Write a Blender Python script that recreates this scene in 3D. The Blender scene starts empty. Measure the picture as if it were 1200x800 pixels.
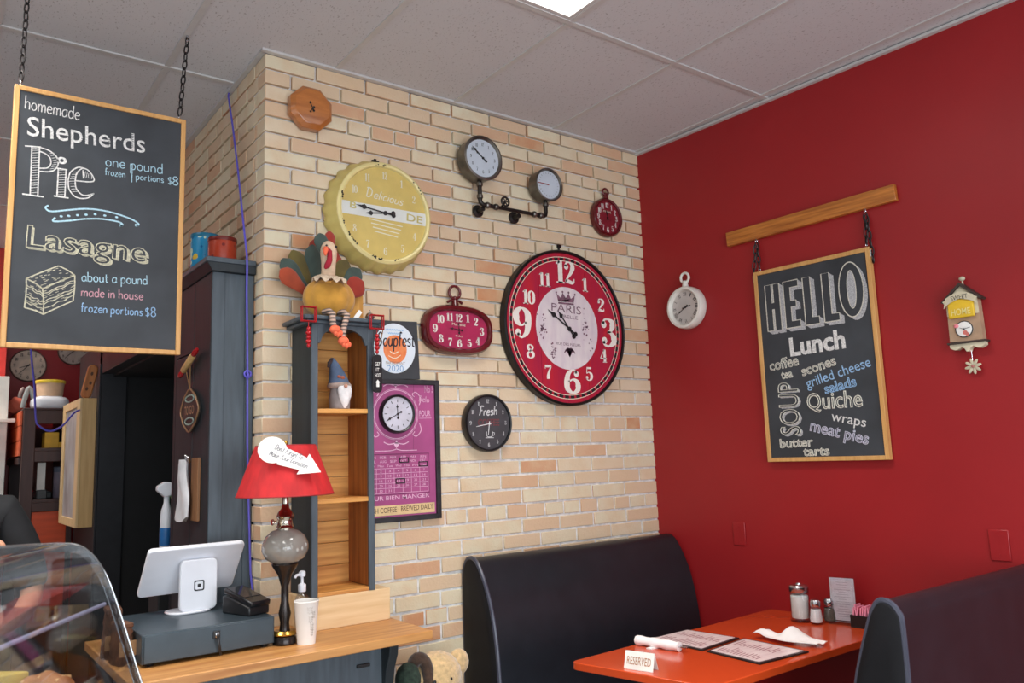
import bpy, bmesh, math, random
from mathutils import Vector, Matrix, Euler
random.seed(7)
R = math.radians
PI = math.pi
SC = bpy.context.scene
COL = SC.collection

# ------------------------------------------------------------------ camera, light, exposure
cam_d = bpy.data.cameras.new('camera')
cam = bpy.data.objects.new('camera', cam_d)
COL.objects.link(cam)
cam.location = (-1.0735, -3.0660, 1.5123)
cam.rotation_euler = (1.71232, 0.034015, -0.637911)
cam_d.sensor_width = 36.0
cam_d.lens = 935.63 / 1200 * 36
cam_d.clip_start = 0.05
cam_d.dof.use_dof = True
cam_d.dof.focus_distance = 3.5
cam_d.dof.aperture_fstop = 3.6
SC.camera = cam

SC.view_settings.view_transform = 'Standard'
SC.view_settings.look = 'None'
SC.view_settings.exposure = -0.02
SC.view_settings.gamma = 1.0
SC.view_settings.use_curve_mapping = False

world = bpy.data.worlds.new('daylight')
SC.world = world
world.use_nodes = True
world.node_tree.nodes['Background'].inputs[0].default_value = (0.86, 0.90, 1.0, 1)
world.node_tree.nodes['Background'].inputs[1].default_value = 0.16


def area(name, loc, target, sx, sy, power, color):
    d = bpy.data.lights.new(name, 'AREA')
    d.shape = 'RECTANGLE'
    d.size, d.size_y = sx, sy
    d.energy = power
    d.color = color
    o = bpy.data.objects.new(name, d)
    o.location = loc
    o.rotation_euler = (Vector(target) - Vector(loc)).to_track_quat('-Z', 'Y').to_euler()
    COL.objects.link(o)
    return o


# the shop front windows behind the photographer
area('window_daylight', (-0.8, -6.4, 1.45), (0.3, 0, 1.0), 5.0, 2.4, 230, (0.84, 0.92, 1.0))
area('side_window_daylight', (-4.8, -2.6, 1.7), (1.5, -0.8, 1.4), 3.0, 2.0, 30, (0.92, 0.96, 1.0))

# ------------------------------------------------------------------ materials
def lin(c):
    c /= 255.0
    return c / 12.92 if c <= 0.04045 else ((c + 0.055) / 1.055) ** 2.4


def rgb(t):
    return (lin(t[0]), lin(t[1]), lin(t[2]), 1)


MATS = {}


def mat(name, col, rough=0.5, metal=0.0, var=0.06, scale=18.0, stretch=(1, 1, 1), bump=0.0, bscale=None,
        col2=None, detail=4.0, coat=0.0, spec=0.5, sheen=0.0):
    if name in MATS:
        return MATS[name]
    m = bpy.data.materials.new(name)
    m.use_nodes = True
    nt = m.node_tree
    b = nt.nodes['Principled BSDF']
    tc = nt.nodes.new('ShaderNodeTexCoord')
    mp = nt.nodes.new('ShaderNodeMapping')
    mp.inputs['Scale'].default_value = stretch
    nt.links.new(tc.outputs['Object'], mp.inputs[0])
    n = nt.nodes.new('ShaderNodeTexNoise')
    n.inputs['Scale'].default_value = scale
    n.inputs['Detail'].default_value = detail
    nt.links.new(mp.outputs[0], n.inputs['Vector'])
    r = nt.nodes.new('ShaderNodeValToRGB')
    c = rgb(col)
    if col2 is None:
        a = tuple(max(0, v * (1 - 2.2 * var)) for v in c[:3]) + (1,)
        z = tuple(min(1, v * (1 + 2.2 * var)) for v in c[:3]) + (1,)
    else:
        a, z = c, rgb(col2)
    r.color_ramp.elements[0].color = a
    r.color_ramp.elements[0].position = 0.3
    r.color_ramp.elements[1].color = z
    r.color_ramp.elements[1].position = 0.7
    nt.links.new(n.outputs['Fac'], r.inputs[0])
    nt.links.new(r.outputs[0], b.inputs['Base Color'])
    b.inputs['Roughness'].default_value = rough
    b.inputs['Metallic'].default_value = metal
    b.inputs['Specular IOR Level'].default_value = spec
    if coat:
        b.inputs['Coat Weight'].default_value = coat
        b.inputs['Coat Roughness'].default_value = 0.08
    if sheen:
        b.inputs['Sheen Weight'].default_value = sheen
    if bump:
        n2 = nt.nodes.new('ShaderNodeTexNoise')
        n2.inputs['Scale'].default_value = bscale or scale * 3
        n2.inputs['Detail'].default_value = 5
        nt.links.new(mp.outputs[0], n2.inputs['Vector'])
        bp = nt.nodes.new('ShaderNodeBump')
        bp.inputs['Strength'].default_value = bump
        bp.inputs['Distance'].default_value = 0.004
        nt.links.new(n2.outputs['Fac'], bp.inputs['Height'])
        nt.links.new(bp.outputs[0], b.inputs['Normal'])
    MATS[name] = m
    return m


def wood(name, light, dark, axis='x', rough=0.5, coat=0.0, freq=7.0):
    """planed timber: long noise streaks and a few knots"""
    st = {'x': (0.6, 9, 9), 'y': (9, 0.6, 9), 'z': (9, 9, 0.6)}[axis]
    m = mat(name, dark, rough, 0, scale=freq, stretch=st, col2=light, detail=6, coat=coat)
    return m


def glass(name, tint=(0.95, 0.97, 0.97), alpha=0.04, rough=0.02):
    if name in MATS:
        return MATS[name]
    m = bpy.data.materials.new(name)
    m.use_nodes = True
    nt = m.node_tree
    nt.nodes.remove(nt.nodes['Principled BSDF'])
    out = nt.nodes['Material Output']
    t = nt.nodes.new('ShaderNodeBsdfTransparent')
    t.inputs[0].default_value = tint + (1,)
    g = nt.nodes.new('ShaderNodeBsdfGlossy')
    g.inputs['Roughness'].default_value = rough
    f = nt.nodes.new('ShaderNodeLayerWeight')
    f.inputs[0].default_value = 0.5
    pw = nt.nodes.new('ShaderNodeMath')
    pw.operation = 'POWER'
    pw.inputs[1].default_value = 4.0
    nt.links.new(f.outputs['Facing'], pw.inputs[0])
    ad = nt.nodes.new('ShaderNodeMath')
    ad.operation = 'MULTIPLY_ADD'
    ad.use_clamp = True
    ad.inputs[1].default_value = 0.85
    ad.inputs[2].default_value = alpha
    nt.links.new(pw.outputs[0], ad.inputs[0])
    mx = nt.nodes.new('ShaderNodeMixShader')
    nt.links.new(ad.outputs[0], mx.inputs[0])
    nt.links.new(t.outputs[0], mx.inputs[1])
    nt.links.new(g.outputs[0], mx.inputs[2])
    nt.links.new(mx.outputs[0], out.inputs[0])
    MATS[name] = m
    return m


def emit(name, col, strength):
    if name in MATS:
        return MATS[name]
    m = bpy.data.materials.new(name)
    m.use_nodes = True
    b = m.node_tree.nodes['Principled BSDF']
    b.inputs['Base Color'].default_value = rgb(col)
    b.inputs['Emission Color'].default_value = rgb(col)
    b.inputs['Emission Strength'].default_value = strength
    MATS[name] = m
    return m


def brick_mat():
    m = bpy.data.materials.new('clay_brick')
    m.use_nodes = True
    nt = m.node_tree
    b = nt.nodes['Principled BSDF']
    g = nt.nodes.new('ShaderNodeNewGeometry')
    r = nt.nodes.new('ShaderNodeValToRGB')
    cols = [(0.0, (224, 213, 184)), (0.30, (217, 202, 172)), (0.46, (222, 202, 174)), (0.62, (215, 191, 160)),
            (0.82, (213, 181, 150)), (0.94, (208, 164, 130)), (1.0, (198, 138, 96))]
    el = r.color_ramp.elements
    el[0].position, el[0].color = cols[0][0], rgb(cols[0][1])
    el[1].position, el[1].color = cols[-1][0], rgb(cols[-1][1])
    for p, c in cols[1:-1]:
        e = el.new(p)
        e.color = rgb(c)
    nt.links.new(g.outputs['Random Per Island'], r.inputs[0])
    tc = nt.nodes.new('ShaderNodeTexCoord')
    n = nt.nodes.new('ShaderNodeTexNoise')
    n.inputs['Scale'].default_value = 9
    n.inputs['Detail'].default_value = 5
    nt.links.new(tc.outputs['Object'], n.inputs['Vector'])
    rr = nt.nodes.new('ShaderNodeValToRGB')
    rr.color_ramp.elements[0].position = 0.42
    rr.color_ramp.elements[0].color = (0, 0, 0, 1)
    rr.color_ramp.elements[1].position = 0.72
    rr.color_ramp.elements[1].color = (0.75, 0.75, 0.75, 1)
    nt.links.new(n.outputs['Fac'], rr.inputs[0])
    mx = nt.nodes.new('ShaderNodeMix')
    mx.data_type = 'RGBA'
    nt.links.new(rr.outputs[0], mx.inputs[0])
    nt.links.new(r.outputs[0], mx.inputs[6])
    mx.inputs[7].default_value = rgb((214, 184, 148))
    n3 = nt.nodes.new('ShaderNodeTexNoise')
    n3.inputs['Scale'].default_value = 90
    n3.inputs['Detail'].default_value = 6
    nt.links.new(tc.outputs['Object'], n3.inputs['Vector'])
    mm = nt.nodes.new('ShaderNodeMix')
    mm.data_type = 'RGBA'
    mm.blend_type = 'MULTIPLY'
    mm.inputs[0].default_value = 0.35
    nt.links.new(mx.outputs[2], mm.inputs[6])
    nt.links.new(n3.outputs['Color'], mm.inputs[7])
    nt.links.new(mx.outputs[2], b.inputs['Base Color'])
    bp = nt.nodes.new('ShaderNodeBump')
    bp.inputs['Strength'].default_value = 0.35
    bp.inputs['Distance'].default_value = 0.004
    nt.links.new(n3.outputs['Fac'], bp.inputs['Height'])
    nt.links.new(bp.outputs[0], b.inputs['Normal'])
    b.inputs['Roughness'].default_value = 0.85
    return m


def tile_mat():
    """mineral fibre ceiling tile with small worm-hole pits"""
    m = bpy.data.materials.new('mineral_tile')
    m.use_nodes = True
    nt = m.node_tree
    b = nt.nodes['Principled BSDF']
    tc = nt.nodes.new('ShaderNodeTexCoord')
    mp = nt.nodes.new('ShaderNodeMapping')
    mp.inputs['Scale'].default_value = (1.0, 0.45, 1)
    nt.links.new(tc.outputs['Object'], mp.inputs[0])
    n = nt.nodes.new('ShaderNodeTexNoise')
    n.inputs['Scale'].default_value = 170
    n.inputs['Detail'].default_value = 2
    nt.links.new(mp.outputs[0], n.inputs['Vector'])
    r = nt.nodes.new('ShaderNodeValToRGB')
    r.color_ramp.elements[0].position = 0.31
    r.color_ramp.elements[0].color = rgb((166, 163, 163))
    r.color_ramp.elements[1].position = 0.37
    r.color_ramp.elements[1].color = rgb((203, 202, 204))
    nt.links.new(n.outputs['Fac'], r.inputs[0])
    nt.links.new(r.outputs[0], b.inputs['Base Color'])
    bp = nt.nodes.new('ShaderNodeBump')
    bp.inputs['Strength'].default_value = 0.3
    bp.inputs['Distance'].default_value = 0.002
    nt.links.new(n.outputs['Fac'], bp.inputs['Height'])
    nt.links.new(bp.outputs[0], b.inputs['Normal'])
    b.inputs['Roughness'].default_value = 0.9
    return m


M_BRICK = brick_mat()
M_TILE = tile_mat()
M_MORTAR = mat('mortar', (214, 212, 210), 0.95, var=0.10, scale=30, bump=0.4, bscale=120)
M_REDWALL = mat('red_wall_paint', (154, 29, 33), 0.40, var=0.02, spec=0.42, scale=3, bump=0.06, bscale=160)
M_REDPLATE = mat('red_plate', (156, 30, 34), 0.3, var=0.02)
M_TEE = mat('grid_tee', (196, 194, 192), 0.45, var=0.02)
M_FLOOR = mat('floor_vinyl', (142, 140, 137), 0.5, var=0.05, scale=5)
M_BLACKWOOD = mat('black_painted_wood', (29, 37, 42), 0.58, var=0.12, scale=6, stretch=(6, 6, 0.7), bump=0.12, bscale=20)
M_SLATE = mat('slate_and_lit_black_wood', (72, 82, 90), 0.5, var=0.10, scale=7, stretch=(6, 6, 0.7), bump=0.12, bscale=20)
M_BLACKWALL = mat('black_wall_paint', (26, 27, 32), 0.6, var=0.1)
M_CHALKBOARD = mat('chalkboard', (54, 58, 63), 0.62, var=0.14, scale=5)
M_CHALK = mat('white_chalk', (214, 213, 210), 0.95, var=0.12, scale=160)
M_CHALKB = mat('blue_chalk', (172, 206, 220), 0.95, var=0.12, scale=160)
M_CHALKB2 = mat('sky_blue_chalk', (148, 184, 218), 0.95, var=0.12, scale=160)
M_CHALKP = mat('pink_chalk', (206, 158, 168), 0.95, var=0.12, scale=160)
M_CHALKY = mat('cream_chalk', (198, 194, 170), 0.95, var=0.12, scale=160)
M_CHALKG = mat('grey_chalk', (176, 176, 178), 0.95, var=0.18, scale=200)
M_MAPLE = wood('maple_frame', (220, 170, 106), (198, 144, 80), 'z', 0.45)
M_RAILWOOD = wood('fir_rail', (206, 130, 54), (150, 82, 26), 'x', 0.4, coat=0.2, freq=9)
M_PINE = wood('knotty_pine', (224, 164, 88), (176, 110, 46), 'x', 0.5, freq=5)
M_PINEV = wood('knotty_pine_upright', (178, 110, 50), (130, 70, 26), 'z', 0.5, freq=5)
M_SPRUCE = wood('raw_spruce', (232, 202, 158), (214, 178, 130), 'x', 0.6, freq=5)
M_COUNTER = wood('oak_counter', (206, 152, 90), (170, 112, 58), 'x', 0.42, coat=0.15, freq=5)
M_BIRCH = wood('birch_box', (216, 178, 120), (198, 156, 98), 'z', 0.5)
M_LEATHER = mat('black_vinyl', (28, 31, 37), 0.34, var=0.06, scale=14, bump=0.08, bscale=220)
M_LEATHERE = mat('black_vinyl_end', (25, 25, 28), 0.6, var=0.06, scale=14, bump=0.08, bscale=220, spec=0.2)
M_PIPING = mat('vinyl_piping', (66, 68, 82), 0.3, var=0.04)
M_TABLE = mat('orange_red_laminate', (200, 72, 30), 0.2, var=0.008, scale=24, coat=0.3)
M_TABLEEDGE = mat('table_edge', (150, 48, 26), 0.35, var=0.04)
M_BLACK = mat('black_plastic', (24, 24, 26), 0.35, var=0.04)
M_BLACKMET = mat('black_metal', (34, 32, 32), 0.38, 0.5, var=0.06)
M_CHAIN = mat('dark_chain', (54, 50, 50), 0.4, 0.8, var=0.08)
M_STEEL = mat('bright_steel', (200, 200, 202), 0.22, 1.0, var=0.04)
M_PEWTER = mat('aged_pewter', (112, 108, 102), 0.34, 0.9, var=0.16, scale=14)
M_GUNMETAL = mat('dark_pipe_metal', (58, 54, 52), 0.34, 0.8, var=0.14, scale=20)
M_CHROME = mat('chrome', (214, 210, 204), 0.1, 1.0, var=0.02)
M_BRASS = mat('brass', (190, 150, 70), 0.25, 1.0, var=0.06)
M_WHITE = mat('white_plastic', (232, 234, 240), 0.3, var=0.01)
M_WHITEPAINT = mat('white_paint', (226, 222, 214), 0.5, var=0.04, scale=12)
M_PAPER = mat('white_paper', (238, 236, 232), 0.8, var=0.02)
M_FABRICW = mat('white_napkin', (240, 234, 232), 0.9, var=0.03, bump=0.2, bscale=60)
M_GLASS = glass('clear_glass')
M_ACRYLIC = glass('clear_acrylic', (0.93, 0.94, 0.95), 0.07, 0.03)
M_INK = mat('black_ink', (28, 26, 28), 0.6, var=0.05)
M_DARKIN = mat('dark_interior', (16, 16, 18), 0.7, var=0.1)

# ------------------------------------------------------------------ mesh building
ORG = {}


class MB:
    def __init__(self):
        self.bm = bmesh.new()
        self.mi = 0

    def _add(self, verts, faces, mi=None, M=None):
        vs = [self.bm.verts.new(M @ Vector(v) if M else Vector(v)) for v in verts]
        for f in faces:
            try:
                fc = self.bm.faces.new([vs[i] for i in f])
                fc.material_index = self.mi if mi is None else mi
            except ValueError:
                pass
        return vs

    def box(self, x0, x1, y0, y1, z0, z1, M=None, mi=None):
        v = [(x0, y0, z0), (x1, y0, z0), (x1, y1, z0), (x0, y1, z0), (x0, y0, z1), (x1, y0, z1), (x1, y1, z1), (x0, y1, z1)]
        f = [(0, 3, 2, 1), (4, 5, 6, 7), (0, 1, 5, 4), (1, 2, 6, 5), (2, 3, 7, 6), (3, 0, 4, 7)]
        self._add(v, f, mi, M)
        return self

    def loft(self, rings, cap=True, closed=True, mi=None, M=None):
        n = len(rings[0])
        v = [p for r in rings for p in r]
        f = []
        for k in range(len(rings) - 1):
            for i in range(n if closed else n - 1):
                j = (i + 1) % n
                f.append((k * n + i, k * n + j, (k + 1) * n + j, (k + 1) * n + i))
        if cap and closed:
            f.append(tuple(range(n - 1, -1, -1)))
            f.append(tuple(range((len(rings) - 1) * n, len(rings) * n)))
        self._add(v, f, mi, M)
        return self

    def prism(self, poly, a, b, plane='xz', M=None, mi=None):
        """outline in a plane, extruded from a to b along the third axis"""
        def P(p, t):
            return {'xz': (p[0], t, p[1]), 'yz': (t, p[0], p[1]), 'xy': (p[0], p[1], t)}[plane]
        return self.loft([[P(p, a) for p in poly], [P(p, b) for p in poly]], True, True, mi, M)

    def lathe(self, prof, c=(0, 0, 0), ax='z', seg=32, sx=1.0, sz=1.0, M=None, mi=None, cap=True, wob=None):
        """profile of (radius, height) turned round an axis through c; sx/sz squash"""
        if prof[-1][0] == .001 and len(prof) < 4:
            cap = False
        rings = []
        for r, h in prof:
            ring = []
            for i in range(seg):
                a = 2 * PI * i / seg
                k = r * (wob(a, h) if wob else 1)
                p, q = k * math.cos(a) * sx, k * math.sin(a) * sz
                if ax == 'z':
                    ring.append((c[0] + p, c[1] + q, c[2] + h))
                elif ax == 'y':
                    ring.append((c[0] + p, c[1] + h, c[2] + q))
                else:
                    ring.append((c[0] + h, c[1] + p, c[2] + q))
            rings.append(ring)
        return self.loft(rings, cap, True, mi, M)

    def tube(self, pts, r, seg=8, closed=False, mi=None, M=None, cap=True, flat=1.0):
        pts = [Vector(p) for p in pts]
        n = len(pts)
        rs = r if isinstance(r, (list, tuple)) else [r] * n
        rings = []
        prev = None
        for i, p in enumerate(pts):
            if closed:
                t = pts[(i + 1) % n] - pts[(i - 1) % n]
            else:
                t = pts[min(i + 1, n - 1)] - pts[max(i - 1, 0)]
            if t.length < 1e-9:
                t = Vector((0, 0, 1))
            t.normalize()
            if prev is None:
                u = t.orthogonal().normalized()
            else:
                u = prev - t * prev.dot(t)
                u = u.normalized() if u.length > 1e-6 else t.orthogonal().normalized()
            prev = u
            w = t.cross(u)
            rings.append([p + (u * math.cos(2 * PI * k / seg) + w * math.sin(2 * PI * k / seg) * flat) * rs[i] for k in range(seg)])
        if closed:
            rings.append(rings[0])
            return self.loft(rings, False, True, mi, M)
        return self.loft(rings, cap, True, mi, M)

    def torus(self, c, R_, r, ax='y', seg=32, sx=1, sz=1, ts=10, M=None, mi=None):
        pts = []
        for i in range(seg):
            a = 2 * PI * i / seg
            p, q = R_ * math.cos(a) * sx, R_ * math.sin(a) * sz
            pts.append({'y': (c[0] + p, c[1], c[2] + q), 'z': (c[0] + p, c[1] + q, c[2]), 'x': (c[0], c[1] + p, c[2] + q)}[ax])
        return self.tube(pts, r, ts, True, mi, M)

    def ell(self, c, rad, seg=20, rings=12, M=None, mi=None, f=None):
        v, fc = [], []
        for i in range(rings + 1):
            th = PI * i / rings
            for j in range(seg):
                ph = 2 * PI * j / seg
                d = Vector((math.sin(th) * math.cos(ph), math.sin(th) * math.sin(ph), math.cos(th)))
                k = f(d) if f else 1.0
                v.append((c[0] + d.x * rad[0] * k, c[1] + d.y * rad[1] * k, c[2] + d.z * rad[2] * k))
        for i in range(rings):
            for j in range(seg):
                k = (j + 1) % seg
                fc.append((i * seg + j, (i + 1) * seg + j, (i + 1) * seg + k, i * seg + k))
        self._add(v, fc, mi, M)
        return self

    def disc(self, x, z, r, y, seg=28, rz=None):
        """flat round patch facing the viewer (-y)"""
        rz = rz or r
        self._add([(x + r * math.cos(2 * PI * i / seg), y, z + rz * math.sin(2 * PI * i / seg)) for i in range(seg)],
                  [tuple(range(seg))])
        return self

    def poly(self, pts, y):
        self._add([(p[0], y, p[1]) for p in pts], [tuple(range(len(pts)))])
        return self

    def rect(self, x0, x1, z0, z1, y):
        return self.poly([(x0, z0), (x1, z0), (x1, z1), (x0, z1)], y)

    def ribbon(self, pts, w, y, sub=5, smooth=True):
        """flat painted stroke in the x-z plane; w = one width or one per point"""
        ws = list(w) if isinstance(w, (list, tuple)) else [w] * len(pts)
        if smooth and len(pts) > 2:
            P, W = [], []
            n = len(pts)
            for i in range(n - 1):
                p0, p1, p2, p3 = pts[max(i - 1, 0)], pts[i], pts[i + 1], pts[min(i + 2, n - 1)]
                for s in range(sub):
                    t = s / sub
                    P.append(tuple(0.5 * (2 * p1[k] + (p2[k] - p0[k]) * t + (2 * p0[k] - 5 * p1[k] + 4 * p2[k] - p3[k]) * t * t
                                          + (3 * p1[k] - p0[k] - 3 * p2[k] + p3[k]) * t ** 3) for k in (0, 1)))
                    W.append(ws[i] + (ws[i + 1] - ws[i]) * t)
            P.append(pts[-1])
            W.append(ws[-1])
        else:
            P, W = list(pts), ws
        v, f = [], []
        for i, p in enumerate(P):
            a, b = P[max(i - 1, 0)], P[min(i + 1, len(P) - 1)]
            dx, dz = b[0] - a[0], b[1] - a[1]
            l = math.hypot(dx, dz) or 1
            nx, nz = -dz / l * W[i] / 2, dx / l * W[i] / 2
            v += [(p[0] + nx, y, p[1] + nz), (p[0] - nx, y, p[1] - nz)]
            if i:
                f.append((2 * i - 2, 2 * i - 1, 2 * i + 1, 2 * i))
        self._add(v, f)
        return self

    def text(self, s, p0, p1, h, y, fit=True, outline=0.0, bold=0.0, shear=0.0, font=None):
        """lettering on the plane y: baseline from p0 to p1, capital height h"""
        V, F = text_mesh(s, bold, shear, outline / h if outline else 0)
        xs = [v[0] for v in V]
        x0, wd = min(xs), max(xs) - min(xs)
        d = Vector((p1[0] - p0[0], p1[1] - p0[1]))
        L = d.length
        d.normalize()
        n = Vector((-d.y, d.x))
        sx = L / wd if fit else h
        out = []
        for v in V:
            a, b = (v[0] - x0) * sx, v[1] * h
            out.append((p0[0] + d.x * a + n.x * b, y - v[2] * h, p0[1] + d.y * a + n.y * b))
        self._add(out, F)
        return self

    def ctext(self, s, cx, z, w, h, y, **k):
        return self.text(s, (cx - w / 2, z), (cx + w / 2, z), h, y, **k)

    def hand(self, s, p0, p1, h, y, w=0.004, slant=0.0, fx=1.0):
        """single-stroke handwriting; h = x-height"""
        u = h / 5.0
        tot = 0
        for ch in s:
            tot += (float(GLYPH[ch][0]) + 1.0) if ch in GLYPH else 3.0
        d = Vector((p1[0] - p0[0], p1[1] - p0[1]))
        L = d.length
        d.normalize()
        n = Vector((-d.y, d.x))
        sx = L / (tot - 1.0)
        x = 0
        for ch in s:
            if ch not in GLYPH:
                x += 3.0
                continue
            wd, strokes = GLYPH[ch]
            for st in strokes:
                P = []
                for (a, b) in st:
                    aa, bb = (x + a + slant * b) * sx, b * u
                    P.append((p0[0] + d.x * aa + n.x * bb, p0[1] + d.y * aa + n.y * bb))
                self.ribbon(P, w, y, 3)
            x += float(wd) + 1.0
        return self

    def num(self, s, cx, cz, w, h, y, bold=1.0):
        """clock numeral in fat-and-thin poster style, centred"""
        n = len(s)
        tot = n * 6.0 - (0.6 if n > 1 else 0)
        sx, sz = w / tot, h / 10.0
        sw = (sx + sz) / 2 * bold
        for i, ch in enumerate(s):
            ox, oz = cx - w / 2 + i * 5.4 * sx, cz - h / 2
            for st in DIGIT[ch]:
                if st[0] == 'dot':
                    self.disc(ox + st[1] * sx, oz + st[2] * sz, st[3] * sw / 2 * 1.1, y, 12)
                else:
                    self.ribbon([(ox + p[0] * sx, oz + p[1] * sz) for p in st], [p[2] * sw for p in st], y, 4, len(st) > 2)
        return self

    def build(self, name, m, parent=None, bevel=0.0, seg=2, sub=0, sharp=38, label=None, smooth=True, kind=None):
        bm = self.bm
        if parent is not None and parent.name in ORG:
            o = ORG[parent.name]
            bmesh.ops.translate(bm, verts=bm.verts, vec=-Vector(o))
        bmesh.ops.recalc_face_normals(bm, faces=[f for f in bm.faces]) if not getattr(self, 'flat', False) else None
        if smooth:
            lim = R(sharp)
            for f in bm.faces:
                f.smooth = True
            for e in bm.edges:
                if len(e.link_faces) != 2 or e.calc_face_angle(0) > lim:
                    e.smooth = False
        me = bpy.data.meshes.new(name)
        bm.to_mesh(me)
        bm.free()
        ob = bpy.data.objects.new(name, me)
        COL.objects.link(ob)
        for mm in (m if isinstance(m, (list, tuple)) else [m]):
            me.materials.append(mm)
        if bevel:
            md = ob.modifiers.new('bevel', 'BEVEL')
            md.width = bevel
            md.segments = seg
            md.limit_method = 'ANGLE'
            md.angle_limit = R(40)
        if sub:
            md = ob.modifiers.new('subdivision', 'SUBSURF')
            md.levels = md.render_levels = sub
        if parent is not None:
            ob.parent = parent
            if parent.name in ORG:
                ORG[ob.name] = ORG[parent.name]
        if label:
            ob['label'] = label
        if kind:
            ob['kind'] = kind
        return ob


TXT = {}


def text_mesh(s, bold, shear, outline):
    key = (s, bold, shear, round(outline, 4))
    if key in TXT:
        return TXT[key]
    c = bpy.data.curves.new('lettering', 'FONT')
    c.body = s
    c.size = 1.0
    c.resolution_u = 3
    c.offset = bold
    c.shear = shear
    if outline:
        c.fill_mode = 'NONE'
        c.bevel_depth = outline * 0.72 * 0.5
        c.bevel_resolution = 0
    o = bpy.data.objects.new('lettering', c)
    COL.objects.link(o)
    dg = bpy.context.evaluated_depsgraph_get()
    me = bpy.data.meshes.new_from_object(o.evaluated_get(dg))
    k = 1 / 0.72
    V = [(v.co.x * k, v.co.y * k, v.co.z * k) for v in me.vertices]
    F = [tuple(p.vertices) for p in me.polygons]
    bpy.data.objects.remove(o)
    bpy.data.meshes.remove(me)
    bpy.data.curves.remove(c)
    TXT[key] = (V, F)
    return TXT[key]


def _g(src):
    out = {}
    for line in src.strip().split('\n'):
        ch, rest = line[0], line[2:]
        p = rest.split('|')
        out[ch] = (p[0], [[tuple(float(q) for q in pt.split(',')) for pt in s.split()] for s in p[1:]])
    return out


GLYPH = _g('''a 4.6|4.2,4.6 2.5,5 0.8,4 0.3,2.2 1,0.4 2.5,0.1 3.8,1.4 4.2,3|4.2,5 4.2,1.2 4.6,0.1
b 4.6|.4,9 .4,0|.4,3.5 1.6,4.9 3.4,4.8 4.3,2.6 3.4,.4 1.6,.1 .4,1.2
c 4|3.8,4.3 2.4,5 .8,4.2 .3,2.4 1,.5 2.6,0 3.9,.8
d 4.6|4.2,9 4.2,0|4.2,3.6 2.8,5 1,4.5 .3,2.5 1,.4 2.8,.1 4.2,1.4
e 4.3|.4,2.6 4,2.9 3.5,4.5 2.2,5 .8,4.1 .3,2.4 1,.5 2.6,0 4.1,.9
f 3|3,8.3 2,9 1.2,8 1.2,0|.1,5 2.7,5
g 4.6|4.2,4.6 2.5,5 .8,4 .3,2.4 1,.6 2.6,.2 4.2,1.6|4.2,5 4.2,-1.6 3.2,-3.2 1.4,-3.2 .5,-2.2
h 4.4|.4,9 .4,0|.4,3 1.5,4.8 3.2,4.8 3.9,3.4 3.9,0
i 1.2|.6,5 .6,0|.5,7 .7,7.3
l 1.4|.6,9 .6,.6 1.1,0
m 6.6|.4,5 .4,0|.4,3 1.4,4.8 2.6,4.8 3.2,3.4 3.2,0|3.2,3 4.3,4.8 5.5,4.8 6.1,3.4 6.1,0
n 4.4|.4,5 .4,0|.4,3 1.5,4.8 3.2,4.8 3.9,3.4 3.9,0
o 4.6|2.3,5 .8,4.2 .3,2.5 .8,.8 2.3,0 3.8,.8 4.3,2.5 3.8,4.2 2.3,5
p 4.6|.4,5 .4,-3.5|.4,3.5 1.6,4.9 3.4,4.8 4.3,2.6 3.4,.4 1.6,.1 .4,1.2
q 4.6|4.2,4.6 2.5,5 .8,4 .3,2.4 1,.6 2.6,.2 4.2,1.6|4.2,5 4.2,-3.5
r 3|.4,5 .4,0|.4,3 1.4,4.6 2.8,4.8
s 3.8|3.5,4.3 2.2,5 .7,4.4 .9,3.1 2.8,2.2 3.4,1.1 2.2,0 .3,.6
t 3|1.3,7.5 1.3,.8 2.2,0 3,.4|.1,5 2.7,5
u 4.4|.4,5 .4,1.4 1.3,.1 2.8,.3 3.9,1.8|3.9,5 3.9,0
w 6|.2,5 1.6,0 3,4 4.4,0 5.8,5
y 4.2|.2,5 2.1,.4|4,5 1.4,-3.4 .4,-3.4
z 4|.3,5 3.8,5 .3,0 3.9,0
k 4|.4,9 .4,0|3.6,5 .5,2.4 3.8,0
v 4|.2,5 2,0 3.8,5
8 4.8|2.4,4.8 .7,6.2 1,8.3 2.4,9 3.9,8.3 4.2,6.2 2.4,4.8 .4,2.9 .8,.7 2.4,0 4.1,.7 4.5,2.9 2.4,4.8
$ 4|3.5,7.3 2.2,8 .6,7.2 .8,5.2 3,3.6 3.5,1.8 2.2,.6 .3,1.2|2,9 2,-.4
Q 6|3,8 1,6.8 .3,4 1,1.2 3,0 5,1.2 5.7,4 5,6.8 3,8|3.6,2 5.6,-.6
D 6|1.4,8.6 1,4 .6,.2|.2,8.2 3,9 5.4,7 5.2,3 3,.4 .6,.2
F 5|1.8,8.6 1.2,3 .4,0|.2,8 2.5,9 5.4,8.6|.9,4.8 3.8,5
T 5|2.6,8.4 2.2,4 1.4,0|.2,8 2.6,8.6 5.2,8.4
M 6|.4,0 1,8.6 3,2 5,8.6 5.6,0
Y 5|.4,8.6 2.6,4.6|5,8.6 2.6,4.6 1.6,0
S 5|4.4,7.6 2.8,8.8 1,7.6 1.4,5.4 3.8,3.8 4,1.6 2.2,0 .4,1.2
' 1|.5,9 .4,7.6''')

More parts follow.
